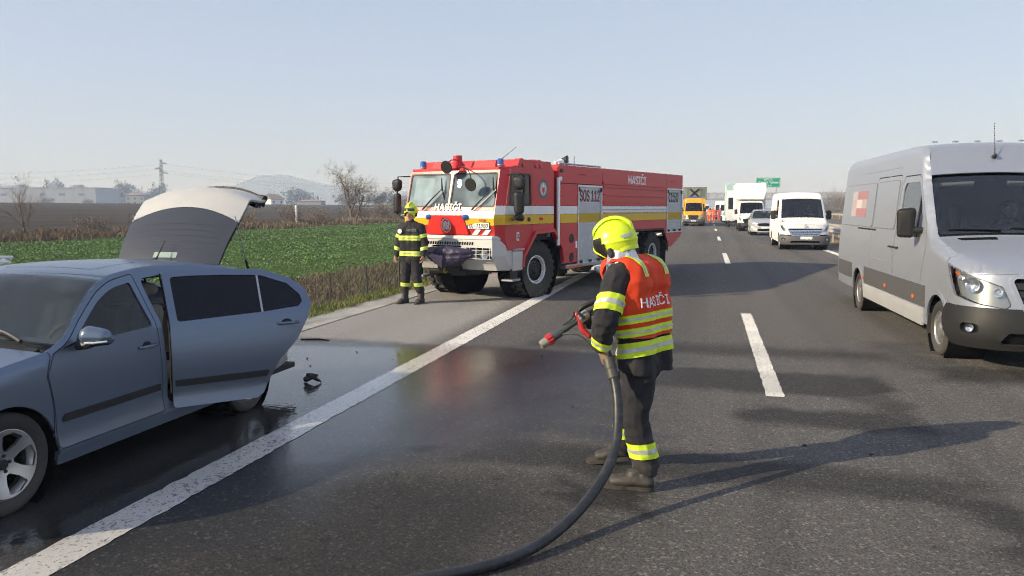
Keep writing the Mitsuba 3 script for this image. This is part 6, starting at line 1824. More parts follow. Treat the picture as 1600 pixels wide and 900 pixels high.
nz.add('barrel', along([(0.024, -0.34), (0.026, -0.30), (0.020, -0.27), (0.020, -0.10), (0.028, -0.085), (0.030, -0.02), (0.028, 0.0)], nb, ax), 'nozzle_grey')
nz.add('tip', along([(0.024, -0.02), (0.029, -0.01), (0.030, 0.06), (0.026, 0.075), (0.018, 0.072), (0.016, 0.03), (0.001, 0.03)], nb, ax), 'nozzle_brass')
rp = [(0.028, -0.02)] + [(r, x) for x in np.linspace(-0.015, 0.022, 6) for r in (0.036,)] + [(0.028, 0.026)]
rk = nz.add('red_ring', along(rp, nb, ax), 'nozzle_red')
for a in np.arange(10) * 2 * math.pi / 10:
    nz.add('ring_lug', along([(0.001, -0.014), (0.006, -0.014), (0.006, 0.02), (0.001, 0.02)], nb + 0.037 * (math.cos(a) * np.cross(ax, U_) / np.linalg.norm(np.cross(ax, U_)) + math.sin(a) * np.cross(np.cross(ax, U_), ax)), ax), 'nozzle_red', rk)
ct = but + ax * 0.10
nz.add('clamp', bones([[(ct + V3(-0.01, 0, 0.035), 0.018), (ct + V3(0.03, -0.01, -0.06), 0.022), (ct + V3(0.075, -0.02, -0.10), 0.015)], [(ct + V3(-0.01, 0, 0.03), 0.020), (ct + V3(0.02, 0.01, 0.01), 0.026)]], 0.008, 2), 'nozzle_red')
nz.add('valve_body', cat(along([(0.001, -0.03), (0.034, -0.03), (0.038, 0.0), (0.034, 0.04), (0.001, 0.04)], but + ax * 0.055, ax), lathe([(0.001, -0.05), (0.02, -0.05), (0.02, 0.05), (0.001, 0.05)], 14).apply_transform(tr(*(but + ax * 0.05)) @ rot(60, [0, 0, 1]))), 'nozzle_silver')
bb_ = but + ax * 0.06
nz.add('bail_handle', tube(spline([bb_ + V3(0.02, -0.05, 0.0), bb_ + V3(-0.02, -0.05, 0.045), bb_ + V3(0.035, -0.035, 0.085), bb_ + V3(0.10, 0.0, 0.105), bb_ + V3(0.11, 0.03, 0.10)], 14), [0.010] * 4 + [0.017] * 10, 8), 'black_plastic')
nz.add('linkage_wire', tube(spline([(-0.905, 4.93, 0.985), (-0.84, 4.925, 0.995), (-0.775, 4.925, 0.985), (-0.72, 4.93, 0.94), (-0.676, 4.932, 0.885)], 16), 0.0055, 6), 'nozzle_grey')
nz.add('pressure_line', tube(spline([mid_ + V3(-0.02, 0.0, 0.03), mid_ + V3(0.04, 0.02, 0.075), ct + V3(-0.03, 0, 0.05)], 10), 0.006, 6), 'black_plastic')
nz.add('grip', bones([[(but + ax * 0.02, 0.022), (but + V3(-0.012, 0.02, -0.10), 0.019)]], 0.012, 2), 'black_plastic')
prin('nozzle_grey', (0.10, 0.105, 0.11), 0.4, 0.5)
prin('nozzle_brass', (0.42, 0.37, 0.30), 0.4, 0.6)
prin('nozzle_red', (0.42, 0.025, 0.03), 0.4)
prin('nozzle_silver', (0.45, 0.46, 0.47), 0.35, 0.7)


def hose_c(p, n, uv):
    return mi.Color3f(0.021, 0.023, 0.026) * (0.7 + 0.7 * fbm(p.x * 14, p.y * 14, p.z * 14)) + mi.Color3f(0.014) * smoothstep(0.55, 0.8, noise(p.x * 40, p.y * 40, p.z * 40))


prin('hose_rubber', proc(hose_c), 0.42)
hose_pts = [but, (-0.69, 5.03, 1.08), (-0.645, 4.955, 1.00), (-0.615, 4.90, 0.93), (-0.585, 4.862, 0.860), (-0.53, 4.80, 0.708), (-0.500, 4.70, 0.531), (-0.503, 4.575, 0.368), (-0.562, 4.40, 0.225), (-0.667, 4.155, 0.115), (-0.793, 3.90, 0.055), (-0.95, 3.67, 0.034), (-1.22, 3.43, 0.032), (-1.56, 3.22, 0.032), (-2.2, 2.9, 0.032), (-3.2, 2.3, 0.032), (-4.4, 1.2, 0.032), (-5.0, -1.0, 0.032)]
hs = Thing('fire_hose', 'black fire hose curving from the hand of the firefighter down onto the road', 'hose')
hs.add('hose', tube(spline(hose_pts, 160), 0.030, 16), 'hose_rubber', smooth=True)
jn = np.array(hose_pts[4])
dj = V3(0.055, -0.062, -0.152)
dj /= np.linalg.norm(dj)
hs.add('coupling', along([(0.030, -0.10), (0.036, -0.095), (0.036, -0.03), (0.033, -0.028), (0.036, -0.024), (0.035, 0.03), (0.031, 0.036)], jn + dj * 0.10, dj), 'coupling_grey')
prin('coupling_grey', (0.085, 0.08, 0.068), 0.5, 0.3)

# --- the second firefighter, facing the camera beside the engine
g2 = Thing('person', 'firefighter in dark navy suit with yellow bands standing before the fire engine', 'person')
B2 = tr(-5.385, 13.87, 0) @ rot(172, [0, 0, 1])           # local: +y the way he faces, +x his right
# joints, local (x = his left is -x)
jk = bones([[((k * 0.115, 0.0, 0.84), 0.135), ((k * 0.11, 0.0, 1.0), 0.125), ((k * 0.12, 0.01, 1.24), 0.128), ((k * 0.125, 0.0, 1.40), 0.115), ((k * 0.05, 0.0, 1.49), 0.08)] for k in (-1, 0, 1)], 0.03, 6)
jk = wrinkle(jk, 0.018, (7, 7, 14), 3)
arms2 = {}
for sg in (1, -1):
    sh, el, wr = V3(sg * 0.205, 0, 1.425), V3(sg * 0.275, 0.0, 1.14), V3(sg * 0.285, 0.07, 0.92)
    a_ = bones([[(sh - V3(sg * 0.06, 0, -0.01), 0.09), (sh, 0.088), (el, 0.076), (wr, 0.058)]], 0.025, 5)
    arms2[sg] = wrinkle(a_, 0.016, (10, 10, 18), 5 + sg)
legs2 = {}
for sg, kx, ax_, ay in ((1, 0.125, 0.150, 0.02), (-1, -0.115, -0.155, -0.04)):
    l2 = bones([[((sg * 0.095, 0, 0.86), 0.125), ((kx, 0.02, 0.50), 0.093), ((ax_ * 0.97, ay * 0.6, 0.26), 0.086)]], 0.025, 5)
    legs2[sg] = wrinkle(l2, 0.018, (9, 9, 16), 9 + sg)
g2.add('suit', join(jk, *arms2.values(), *legs2.values(), bones([[((0, 0, 1.46), 0.085), ((0, 0.01, 1.56), 0.062)]], 0.02, 2)).apply_transform(B2), 'suit_navy', smooth=True)


def st2(base, z, h, **kw):
    stripe(g2, base.copy().apply_transform(B2), V3(-5.385, 13.87, z), U_, -h, h, None, 0.007, **kw)


st2(jk, 1.235, 0.044)
st2(jk, 0.945, 0.046)
for sg in (1, -1):
    n_ = (B2[:3, :3] @ V3(sg * -0.07, 0, 0.285))
    m_ = arms2[sg].copy().apply_transform(B2)
    stripe(g2, m_, (B2 @ np.r_[sg * 0.245, 0, 1.27, 1])[:3], n_, -0.033, 0.033, None, 0.006)
    stripe(g2, m_, (B2 @ np.r_[sg * 0.28, 0.03, 1.04, 1])[:3], n_, -0.031, 0.031, None, 0.006)
    stripe(g2, legs2[sg].copy().apply_transform(B2), V3(-5.385, 13.87, 0.345), U_ + V3(0.08 * sg, 0, 0), -0.034, 0.034, None, 0.006)
    wl = V3(sg * 0.285, 0.075, 0.915)
    m_ = hand_mesh(wl, V3(sg * 0.02, 0.12, -0.95), V3(-sg * 0.9, 0.3, 0), 0.35, 1.0, -sg)
    g2.add('hand', m_.apply_transform(B2), 'skin', smooth=True)
    ax_, ay = (0.150, 0.02) if sg > 0 else (-0.155, -0.04)
    h0 = (B2 @ np.r_[ax_ * 0.98, ay - 0.09, 0.004, 1])[:3]
    t0 = (B2 @ np.r_[ax_ * 1.15, ay + 0.19, 0.004, 1])[:3]
    boot(g2, h0, t0, (B2 @ np.r_[ax_, ay - 0.01, 0.22, 1])[:3])
    g2.add('boot_shaft', bones([[((B2 @ np.r_[ax_, ay - 0.02, 0.10, 1])[:3], 0.062), ((B2 @ np.r_[ax_, ay - 0.01, 0.27, 1])[:3], 0.075)]], 0.02, 3), 'boot_leather')
fdir = B2[:3, :3] @ V3(0, 1, 0)
hm, P = head_mesh((B2 @ np.r_[0, 0.02, 1.665, 1])[:3], fdir + V3(0, 0, -0.06), 0.10)
g2.add('head', hm, 'skin', smooth=True)
hk, HF2 = helmet(g2, (B2 @ np.r_[0, 0.0, 1.725, 1])[:3], fdir, -0.05, 0.98, True)
g2.add('helmet_lamp', bones([[((B2 @ np.r_[0.135, 0.06, 1.66, 1])[:3], 0.025), ((B2 @ np.r_[0.14, 0.10, 1.655, 1])[:3], 0.022)]], 0.01, 2), 'nozzle_silver', hk)
g2.add('chest_badge', extr(circle(0, 0, 0.045, 5), 0.004, B2 @ tr(0.165, 0.148, 1.36) @ rot(-90, [1, 0, 0]) @ rot(0, [0, 0, 1])), 'plate_white')
g2.add('chest_lettering', text_on('HASIČI', 0.045, (B2 @ np.r_[-0.09, 0.155, 1.36, 1])[:3], B2[:3, :3] @ V3(-1, 0, 0), [0, 0, 1], 0.003, True, 0.2), 'seam_grey')


def worker(x, y, face, label, mat, k=1.0, lean=0.0):
    th = Thing('person', label, 'person')
    Bm = tr(x, y, 0) @ rot(face, [0, 0, 1]) @ np.diag([k, k, k, 1.0])
    segs = [[((q * 0.11, 0, 0.88), 0.125), ((q * 0.12, lean * 0.5, 1.2), 0.125), ((q * 0.12, lean, 1.38), 0.105)] for q in (-1, 0, 1)]
    for sg in (1, -1):
        segs.append([((sg * 0.19, lean, 1.38), 0.08), ((sg * 0.27, lean + 0.02, 1.10), 0.065), ((sg * 0.24, lean + 0.18, 0.92), 0.05)])
        segs.append([((sg * 0.09, 0, 0.88), 0.115), ((sg * 0.11, 0.03 * sg, 0.48), 0.085), ((sg * 0.12, -0.04 * sg, 0.10), 0.07)])
    segs.append([((0, lean, 1.42), 0.07), ((0, lean + 0.02, 1.52), 0.055)])
    body_ = bones(segs, 0.04, 4)
    th.add('suit', body_.copy().apply_transform(Bm), mat, smooth=True)
    for z in (0.36, 0.95, 1.15):
        th.add('reflective_band', slab(offset(body_, 0.008), [0, 0, z], U_, -0.035, 0.035).apply_transform(Bm), 'band_silver')
    hm_, Pq = head_mesh((Bm @ np.r_[0, lean + 0.03, 1.63, 1])[:3], Bm[:3, :3] @ V3(0, 1, 0) / k, 0.10 * k, 0.02)
    th.add('head', hm_, 'skin', smooth=True)
    th.add('cap', slab(bones([[((Bm @ np.r_[0, lean, 1.68, 1])[:3], 0.105 * k)]], 0.03, 2), (Bm @ np.r_[0, 0, 1.67, 1])[:3], U_, 0, 1), mat)
    for sg in (1, -1):
        h0 = (Bm @ np.r_[sg * 0.12, -0.09 - 0.04 * sg, 0.004, 1])[:3]
        t0 = (Bm @ np.r_[sg * 0.14, 0.17 - 0.04 * sg, 0.004, 1])[:3]
        boot(th, h0, t0, (Bm @ np.r_[sg * 0.12, -0.04 * sg, 0.12, 1])[:3])
        th.add('hand', hand_mesh((Bm @ np.r_[sg * 0.24, lean + 0.19, 0.90, 1])[:3], Bm[:3, :3] @ V3(0, 0.3, -0.9), Bm[:3, :3] @ V3(-sg, 0, 0), 0.4, k, -sg, 0.012), 'skin')
    return th


worker(0.18, 99.5, 150, 'road worker in an orange hi-vis suit standing on the lane line beside the yellow van', 'work_orange', 1.0)
worker(0.75, 101.5, 20, 'second road worker in orange, just behind the first one on the lane line', 'work_orange', 1.0, 0.08)
worker(1.45, 106.0, 200, 'road worker in a reddish hi-vis suit, rightmost of the three on the lane', 'work_pink', 0.98, 0.10)
# ---------------------------------------------------------------- the queue of traffic
def lozenge(th, B, gk):
    p = B.front(-0.05)(np.array([(0.0, 0.985)]))[0]
    q = Polygon([(0, 0.105), (0.065, 0), (0, -0.105), (-0.065, 0)]).difference(Polygon([(0, 0.055), (0.03, 0), (0, -0.055), (-0.03, 0)]))
    th.add('emblem', extr(q, 0.02, tr(*p) @ FRONT), 'chrome', gk)


MASTER = dict(H=2.46, rear=5.1, wb=3.68, W=1.0, paint='white_paint', bumper='grey_bumper', rim='plain', R=0.335, mirror='grey_plastic', mirror_z=1.48, slide=False, plan=(-0.92, 0.72, 3.2), bh=0.62,
              ws=(0.34, 0.92), zt=[(-0.90, 1.02), (-0.8, 1.09), (-0.4, 1.19), (0.0, 1.27), (0.28, 1.34), (0.36, 1.38), (0.62, 1.74), (0.90, 2.10), (1.0, 2.22), (1.25, 2.38), (1.6, 2.44), (2.2, 2.46), (4.8, 2.46), (5.1, 2.40)],
              grille=rounded(pg((-0.55, 0.66), (0.55, 0.66), (0.72, 0.90), (-0.72, 0.90)), 0.03), bars=3, bar_h=0.016, bar_mat='chrome', frame_mat='chrome', badge=lozenge,
              lamps=[rounded(pg((0.70, 0.78), (0.96, 0.80), (1.22, 0.98), (1.32, 1.30), (1.18, 1.28), (1.02, 1.02)), 0.03)], bulbs=((0.05, 0.03, 0.06),), mouth=rounded(pg((-0.62, 0.30), (0.62, 0.30), (0.58, 0.40), (-0.58, 0.40)), 0.03), plate_z=0.47)
prin('grey_bumper', (0.10, 0.10, 0.105), 0.6)
MM = frame(4.02, 36.1, -0.5)
mv, MB = build_van(MM, 'white panel van with grey bumper and chrome grille, heading the queue of traffic', MASTER)
driver(MM, 0.46, 'driver in dark clothes behind the windscreen of the white panel van', zs=0.98)

build_car(frame(3.62, 53.9, 0.3, 1.0) @ np.diag([1.04, 1.0, 1.10, 1.0]), 'silver crossover car waiting between the white panel van and the box lorry', paint='tucson_paint', front='suv', glass='glass_dark', ztop=1.06, name='crossover_car')

YEL = dict(SILVER, H=2.75, rear=5.9, wb=3.66, paint='yellow_paint', bumper='grey_bumper', rim='plain', slide=False, scoop=False, frame_mat='black_plastic', glass='glass_dark', ws_glass='glass_dark', turn=None)
YM = frame(-1.36, 79.6, 0.0)
yv, _ = build_van(YM, 'yellow road maintenance van with a blue light bar standing in the left lane', YEL)
yv.add('light_bar', bx(-0.55, 0.55, 1.70, 1.95, 2.76, 2.90, 0.03), 'lamp_blue')
yv.add('bar_foot', bx(-0.6, 0.6, 1.72, 1.93, 2.72, 2.77, 0.01), 'steel_grey')
for x in np.linspace(-0.6, 0.6, 4):
    yv.add('roof_lamp', lathe([(0.001, 0), (0.06, 0), (0.06, 0.03)], 10, 'y').apply_translation([x, 1.36, 2.55]), 'lamp_orange')
yv.add('bumper_guard', bx(-0.95, 0.95, -1.10, -1.0, 0.30, 0.48, 0.03), 'black_plastic')

# a lorry behind it with a folded-up warning board
ab = Thing('warning_lorry', 'lorry carrying a tall warning board with a crossed arrow frame, behind the yellow van', 'lorry', None, frame(-1.40, 86.5, 0))
ab.add('cab', hull([(x, y, z) for x in (-1.15, 1.15) for y, z in ((0.0, 0.5), (0.0, 1.5), (0.35, 2.7), (1.8, 2.75), (1.8, 0.5))]), 'yellow_paint')
ab.add('windscreen', hull([(x, y, z) for x in (-1.05, 1.05) for y, z in ((-0.012, 1.52), (0.30, 2.5), (0.32, 2.5), (0.02, 1.52))]), 'black_gloss')
ab.add('flatbed', bx(-1.2, 1.2, 1.9, 7.5, 0.9, 1.3), 'steel_grey')
pk = ab.add('board_frame', cat(*[bx(a, b, 1.95, 2.05, c, d) for a, b, c, d in ((-1.25, -1.17, 2.6, 4.02), (1.17, 1.25, 2.6, 4.02), (-1.17, 1.17, 3.94, 4.02), (-1.17, 1.17, 2.72, 2.80), (0.55, 0.62, 2.8, 3.94), (-0.80, -0.74, 2.8, 3.94))]), 'board_green')
prin('board_green', (0.09, 0.12, 0.09), 0.6)
prin('board_pale', (0.20, 0.22, 0.19), 0.6)
ab.add('arrow_cross', cat(*[bx(-0.085, 0.085, 1.92, 1.96, -0.66, 0.66).apply_transform(tr(-0.05, 0, 3.38) @ rot(a, [0, 1, 0])) for a in (48, -48)]), 'cavity', pk)
ab.add('board_panel', bx(-1.15, 1.15, 2.0, 2.03, 2.82, 3.92), 'board_pale', pk)
ab.add('board_panel', bx(0.64, 1.15, 1.97, 2.0, 2.95, 3.85), 'board_green', pk)
for x in (-0.95, 0.95):
    for y in (0.9, 5.6, 6.8):
        wheel(ab, x, y, 0.48, 0.28, 0.27, 1 if x > 0 else -1, 'plain')

# the box lorry
BOX = dict(MASTER, H=2.36, rear=2.15, wb=4.0, paint='white_paint', bumper='black_plastic', ws_glass='glass_dark', glass='glass_dark', badge=None, bars=1, frame_mat='black_plastic', bar_mat='black_plastic', zt=[(-0.90, 1.02), (-0.8, 1.09), (-0.4, 1.19), (0.0, 1.27), (0.28, 1.34), (0.36, 1.38), (0.62, 1.74), (0.90, 2.10), (1.0, 2.22), (1.25, 2.32), (1.6, 2.36), (2.15, 2.36)])
bxm = frame(3.30, 63.4, -0.3)
bv, _ = build_van(bxm, 'white box lorry with a tall plain box body over its cab', BOX, name='box_lorry', detail=0)
labels[bv.key]['category'] = 'lorry'
bv.add('box_body', bx(-1.15, 1.15, 2.2, 7.4, 0.85, 3.72, 0.05), 'white_paint')
bv.add('box_nose', hull([(x, y, z) for x in (-1.12, 1.12) for y, z in ((1.15, 2.46), (1.25, 3.1), (2.15, 3.74), (2.2, 2.46))] + [(x, 0.95, 2.44) for x in (-0.9, 0.9)]), 'white_paint')
bv.add('side_guard', bx(-1.12, 1.12, 2.4, 3.4, 0.45, 0.8), 'black_plastic')
# the next one behind, a teal-edged lorry of which only a strip shows
tl = Thing('curtain_lorry', 'tall lorry with a pale teal body, half hidden by the white box lorry', 'lorry', None, frame(2.92, 75.5, 0))
tl.add('body', bx(-1.25, 1.25, 2.0, 9.5, 1.0, 4.05, 0.05), 'teal_body')
tl.add('cab', hull([(x, y, z) for x in (-1.2, 1.2) for y, z in ((0.0, 0.6), (-0.05, 1.6), (0.25, 2.9), (1.9, 3.4), (1.9, 0.6))]), 'white_paint')
tl.add('windscreen', hull([(x, y, z) for x in (-1.1, 1.1) for y, z in ((-0.06, 1.65), (0.19, 2.7), (0.2, 2.7), (0.0, 1.65))]), 'black_gloss')
for x in (-1.0, 1.0):
    for y in (1.0, 7.2):
        wheel(tl, x, y, 0.48, 0.28, 0.27, 1 if x > 0 else -1, 'plain')
prin('teal_body', (0.36, 0.50, 0.50), 0.5)

# farther back in the queue
build_car(frame(2.62, 98.5, 0), 'white and light blue car half hidden behind the box lorry', paint='pale_blue_paint', front='suv', glass='glass_dark', name='far_car')
prin('pale_blue_paint', (0.50, 0.62, 0.68), 0.35)
far_white = dict(MASTER, ws_glass='glass_dark', glass='glass_dark', badge=None, bar_mat='black_plastic', frame_mat='white_paint', bumper='black_plastic')
build_van(frame(2.55, 112.0, 0), 'small white van in the queue right behind the pale blue car', far_white, name='far_van', detail=0)
camper = dict(far_white, H=2.85, rear=6.0, zt=[(-0.90, 1.02), (-0.8, 1.09), (-0.4, 1.19), (0.0, 1.27), (0.28, 1.34), (0.36, 1.38), (0.62, 1.74), (0.90, 2.10), (1.0, 2.30), (1.2, 2.72), (1.5, 2.85), (5.6, 2.85), (6.0, 2.75)])
build_van(frame(2.05, 131.0, 0), 'white camper van with a dark roof window, farther back in the queue', camper, name='far_van', detail=0)
build_van(frame(-1.9, 152.0, 0), 'far white van in the left lane beyond the road workers', far_white, name='far_van', detail=0)
build_car(frame(0.95, 126.0, 0), 'dark red car between the lanes beyond the road workers', paint='bright_red', front='suv', glass='glass_dark', name='far_car')
build_van(frame(-0.6, 176.0, 0), 'farthest white van, a pale speck under the overpass', far_white, name='far_van', detail=0)

# ---------------------------------------------------------------- signs, rails, overpass
sg_ = Thing('motorway_sign', 'green motorway exit sign with white lettering above the traffic', 'sign')
prin('sign_green', (0.0, 0.27, 0.18), 0.4)
sx0, sx1, sz0, sz1, sy = 8.75, 13.15, 5.55, 7.45, 157.0
sg_.add('panel', bx(sx0, sx1, sy, sy + 0.08, sz0, sz1, 0.02), 'sign_green')
sg_.add('border', extr(shapely.box(sx0 + 0.06, sz0 + 0.06, sx1 - 0.06, sz1 - 0.06).difference(shapely.box(sx0 + 0.12, sz0 + 0.12, sx1 - 0.12, sz1 - 0.12)), 0.01, FRONT).apply_translation([0, sy - 0.002, 0]), 'letter_white')
sg_.add('exit_symbol', extr(unary_union([LineString([(10.35, 6.85), (10.35, 7.2)]).buffer(0.05), LineString([(10.35, 6.9), (10.75, 7.2)]).buffer(0.06), pg((10.62, 7.28), (10.88, 7.30), (10.86, 7.04))]), 0.01, FRONT).apply_translation([0, sy - 0.002, 0]), 'letter_white')
sg_.add('lettering', text_on('126', 0.30, [11.35, sy - 0.004, 6.92], [1, 0, 0], [0, 0, 1], 0.01), 'letter_white')
sg_.add('lettering', text_on('Český Týnec', 0.36, [11.0, sy - 0.004, 6.35], [1, 0, 0], [0, 0, 1], 0.01, True, 3.6), 'letter_white')
sg_.add('lettering', text_on('500 m', 0.28, [11.0, sy - 0.004, 5.80], [1, 0, 0], [0, 0, 1], 0.01), 'letter_white')
for x in (9.4, 12.5):
    sg_.add('post', tube([(x, sy + 0.15, -0.2), (x, sy + 0.15, 7.3)], 0.11, 8), 'steel_grey')

ov = Thing('overpass', 'distant grey road bridge with a mesh railing crossing over the motorway', 'bridge')
prin('bridge_grey', (0.33, 0.34, 0.35), 0.8)
ov.add('deck', bx(-40, 75, 268, 278, 4.35, 5.15), 'bridge_grey')
ov.add('railing_panel', bx(-40, 75, 268.1, 268.2, 5.3, 6.45), 'bridge_mesh')
prin('bridge_mesh', (0.38, 0.40, 0.43), 0.7)
for x in np.arange(-40, 75.1, 2.5):
    ov.add('railing_post', bx(x - 0.06, x + 0.06, 267.95, 268.08, 5.1, 6.6), 'steel_grey')
ov.add('hand_rail', bx(-40, 75, 267.95, 268.1, 6.5, 6.62), 'steel_grey')
for x in (-13.0, 6.9, 26.0):
    ov.add('pier', bx(x - 0.5, x + 0.5, 269.5, 276.5, -0.3, 4.35), 'bridge_grey')
for sgx in (-1, 1):
    ov.add('embankment', hull([(6.5 + sgx * 34, 262, -0.5), (6.5 + sgx * 34, 284, -0.5), (6.5 + sgx * 47, 266, 4.9), (6.5 + sgx * 47, 280, 4.9), (6.5 + sgx * 160, 250, -0.5), (6.5 + sgx * 160, 296, -0.5), (6.5 + sgx * 150, 270, 1.5)]), 'dry_earth')
prin('dry_earth', (0.11, 0.095, 0.06), 0.95)


def w_beam(z, x, y0, y1, face_):
    pr = [(0.0, 0.155), (0.03, 0.14), (0.075, 0.10), (0.075, 0.07), (0.015, 0.02), (0.015, -0.02), (0.075, -0.07), (0.075, -0.10), (0.03, -0.14), (0.0, -0.155)]
    V = np.array([[x + face_ * a, y, z + b] for y in (y0, y1) for a, b in pr])
    k = np.arange(9)
    return quadmesh(V, np.stack([k, k + 1, k + 11, k + 10], 1))


prin('galvanised', (0.46, 0.45, 0.42), 0.5, 0.4)
for ri, (x, fc, z, lb, dbl) in enumerate(((6.35, -1, 0.62, 'galvanised crash barrier along the median nearest to the queue', True), (7.95, 1, 0.62, 'second crash barrier of the median, beside the opposite carriageway', False), (21.2, -1, 0.62, 'far crash barrier on the outer edge of the opposite carriageway', False))):
    gr_ = Thing('crash_barrier', lb, 'crash barrier', 'crash barriers along the motorway')
    for y in np.arange(20, 260, 8.0):
        gr_.add('beam', w_beam(z, x, y, y + 7.98, fc), 'galvanised', smooth=False)
        gr_.add('post', bx(x - 0.05 * fc - 0.04, x - 0.05 * fc + 0.04, y - 0.03, y + 0.03, -0.1, z + 0.12), 'galvanised')

# ---------------------------------------------------------------- trees and brush
def bark_c(p, n, uv):
    return mix((0.085, 0.070, 0.058), (0.20, 0.175, 0.15), fbm(p.x * 5, p.y * 5, p.z * 2.2))


prin('bark', proc(bark_c), 0.9)
prin('twig_brown', (0.15, 0.112, 0.088), 0.9)
prin('twig_tan', (0.20, 0.15, 0.105), 0.9)
prin('dead_grass_brown', (0.165, 0.118, 0.078), 0.95)
prin('reed_straw', (0.32, 0.26, 0.16), 0.9)
prin('bud_pale', (0.27, 0.225, 0.16), 0.9)


def branch_tree(seed, base, h, trunk_r, lean=(0, 0), levels=4, spread=0.6, kids=(3, 4, 4, 4), forks=None, up=0.35):
    r = np.random.default_rng(seed)
    tubes, twigs, tips = [], [], []

    def grow(p, d, L, rad, lv):
        n = 5 if lv < 2 else 4
        pts, q = [p], p
        for k in range(n):
            d = d + r.normal(0, 0.10 + 0.05 * lv, 3) + np.array([0, 0, up * 0.12 * (lv > 0)])
            d /= np.linalg.norm(d)
            q = q + d * L / n
            pts.append(q)
        pts = np.array(pts)
        rr = np.linspace(rad, rad * 0.50, n + 1)
        (tubes if lv < 2 else twigs).append(tube(pts, rr, 7 if lv == 0 else 5 if lv == 1 else 3, False))
        if lv >= levels:
            tips.extend([pts[-1], pts[-2], pts[2]])
            return
        m = kids[lv]
        for k in range(m):
            t = 0.35 + 0.65 * (k + r.uniform(0.2, 0.9)) / m if lv else 0.30 + 0.68 * (k + 0.5) / m
            i0 = min(int(t * n), n - 1)
            pp = pts[i0] + (pts[i0 + 1] - pts[i0]) * (t * n - i0)
            a = r.uniform(0, 2 * np.pi)
            e1 = np.cross(d, [0, 0, 1.0] if abs(d[2]) < 0.9 else [1.0, 0, 0])
            e1 /= np.linalg.norm(e1)
            e2 = np.cross(d, e1)
            nd = d * (1 - spread * 0.5) + (math.cos(a) * e1 + math.sin(a) * e2) * spread * r.uniform(0.7, 1.3) + np.array([0, 0, up * 0.4])
            nd /= np.linalg.norm(nd)
            grow(pp, nd, L * r.uniform(0.50, 0.70), max(rr[i0] * 0.6, 0.004), lv + 1)
    for dx, Lf, rf in (forks or [((lean[0], lean[1]), 1.0, 1.0)]):
        d0 = np.array([dx[0], dx[1], 1.0])
        grow(np.asarray(base, float), d0 / np.linalg.norm(d0), h * 0.55 * Lf, trunk_r * rf, 0)
    return cat(*tubes), cat(*twigs), np.array(tips)


def leaves(tips, r, n, spread, size, zs=1.0):
    """n small folded faces about each tip."""
    c = np.repeat(tips, n, 0) + r.normal(0, spread, (len(tips) * n, 3)) * [1, 1, zs]
    a, b = r.normal(0, 1, (2, len(c), 3))
    a /= np.linalg.norm(a, axis=1, keepdims=True)
    b = np.cross(a, b)
    b /= np.linalg.norm(b, axis=1, keepdims=True)
    s_ = size * r.uniform(0.6, 1.4, (len(c), 1))
    V = np.stack([c - a * s_, c + b * s_ * 0.45, c + a * s_, c - b * s_ * 0.45], 1).reshape(-1, 3)
    k = np.arange(len(c)) * 4
    return quadmesh(V, np.stack([k, k + 1, k + 2, k + 3], 1))


r1 = np.random.default_rng(31)
t1 = Thing('bare_tree', 'tall bare tree with pale buds standing among the brush left of the fire engine', 'tree')
ta, tw, tips = branch_tree(19, (-34.9, 73.6, 0.0), 6.2, 0.17, (-0.28, 0.05), 4, 0.70, (6, 5, 4, 3), [((-0.17, 0.05), 1.12, 1.0), ((0.36, 0.1), 0.92, 0.62)])
t1.add('trunk', ta, 'bark')
t1.add('twigs', tw, 'twig_brown', kind='stuff')
t1.add('buds', leaves(tips, r1, 2, 0.09, 0.05), 'bud_pale', kind='stuff')
t2 = Thing('bare_tree', 'small bare tree with upright branches at the left edge, in front of the dark field', 'tree')
ta, tw, tips = branch_tree(4, (-35.6, 34.8, 0.0), 3.6, 0.05, (0.0, 0.0), 3, 0.50, (6, 4, 3), [((0.03, 0.0), 1.0, 1.0), ((-0.25, 0.1), 0.85, 0.7), ((0.24, -0.1), 0.8, 0.6)], up=0.75)
t2.add('trunk', ta, 'bark')
t2.add('twigs', tw, 'twig_brown', kind='stuff')


def blades(xy, h, w, r, lean=0.35, z=None):
    """Upright two-face blades at the points xy."""
    n = len(xy)
    z = ground_h(xy[:, 0], xy[:, 1]) - 0.02 if z is None else np.full(n, z)
    a = r.uniform(0, 2 * np.pi, n)
    d = np.stack([np.cos(a), np.sin(a), 0 * a], 1)
    h = np.broadcast_to(h, n)[:, None]
    w = np.broadcast_to(w, n)[:, None]
    b = np.c_[xy, z]
    t = r.uniform(0, 2 * np.pi, n)
    le = np.stack([np.cos(t), np.sin(t), 0 * t], 1) * r.uniform(0.1, 1, (n, 1)) * lean * h
    m = b + le * 0.35 + np.array([0, 0, 1.0]) * h * 0.55
    V = np.stack([b - d * w, b + d * w, m + d * w * 0.7, m - d * w * 0.7, b + le + np.array([0, 0, 1.0]) * h * 0.97], 1).reshape(-1, 3)
    k = np.arange(n) * 5
    return tm(V, np.vstack([np.stack([k, k + 1, k + 2], 1), np.stack([k, k + 2, k + 3], 1), np.stack([k + 3, k + 2, k + 4], 1)]))


r = np.random.default_rng(3)
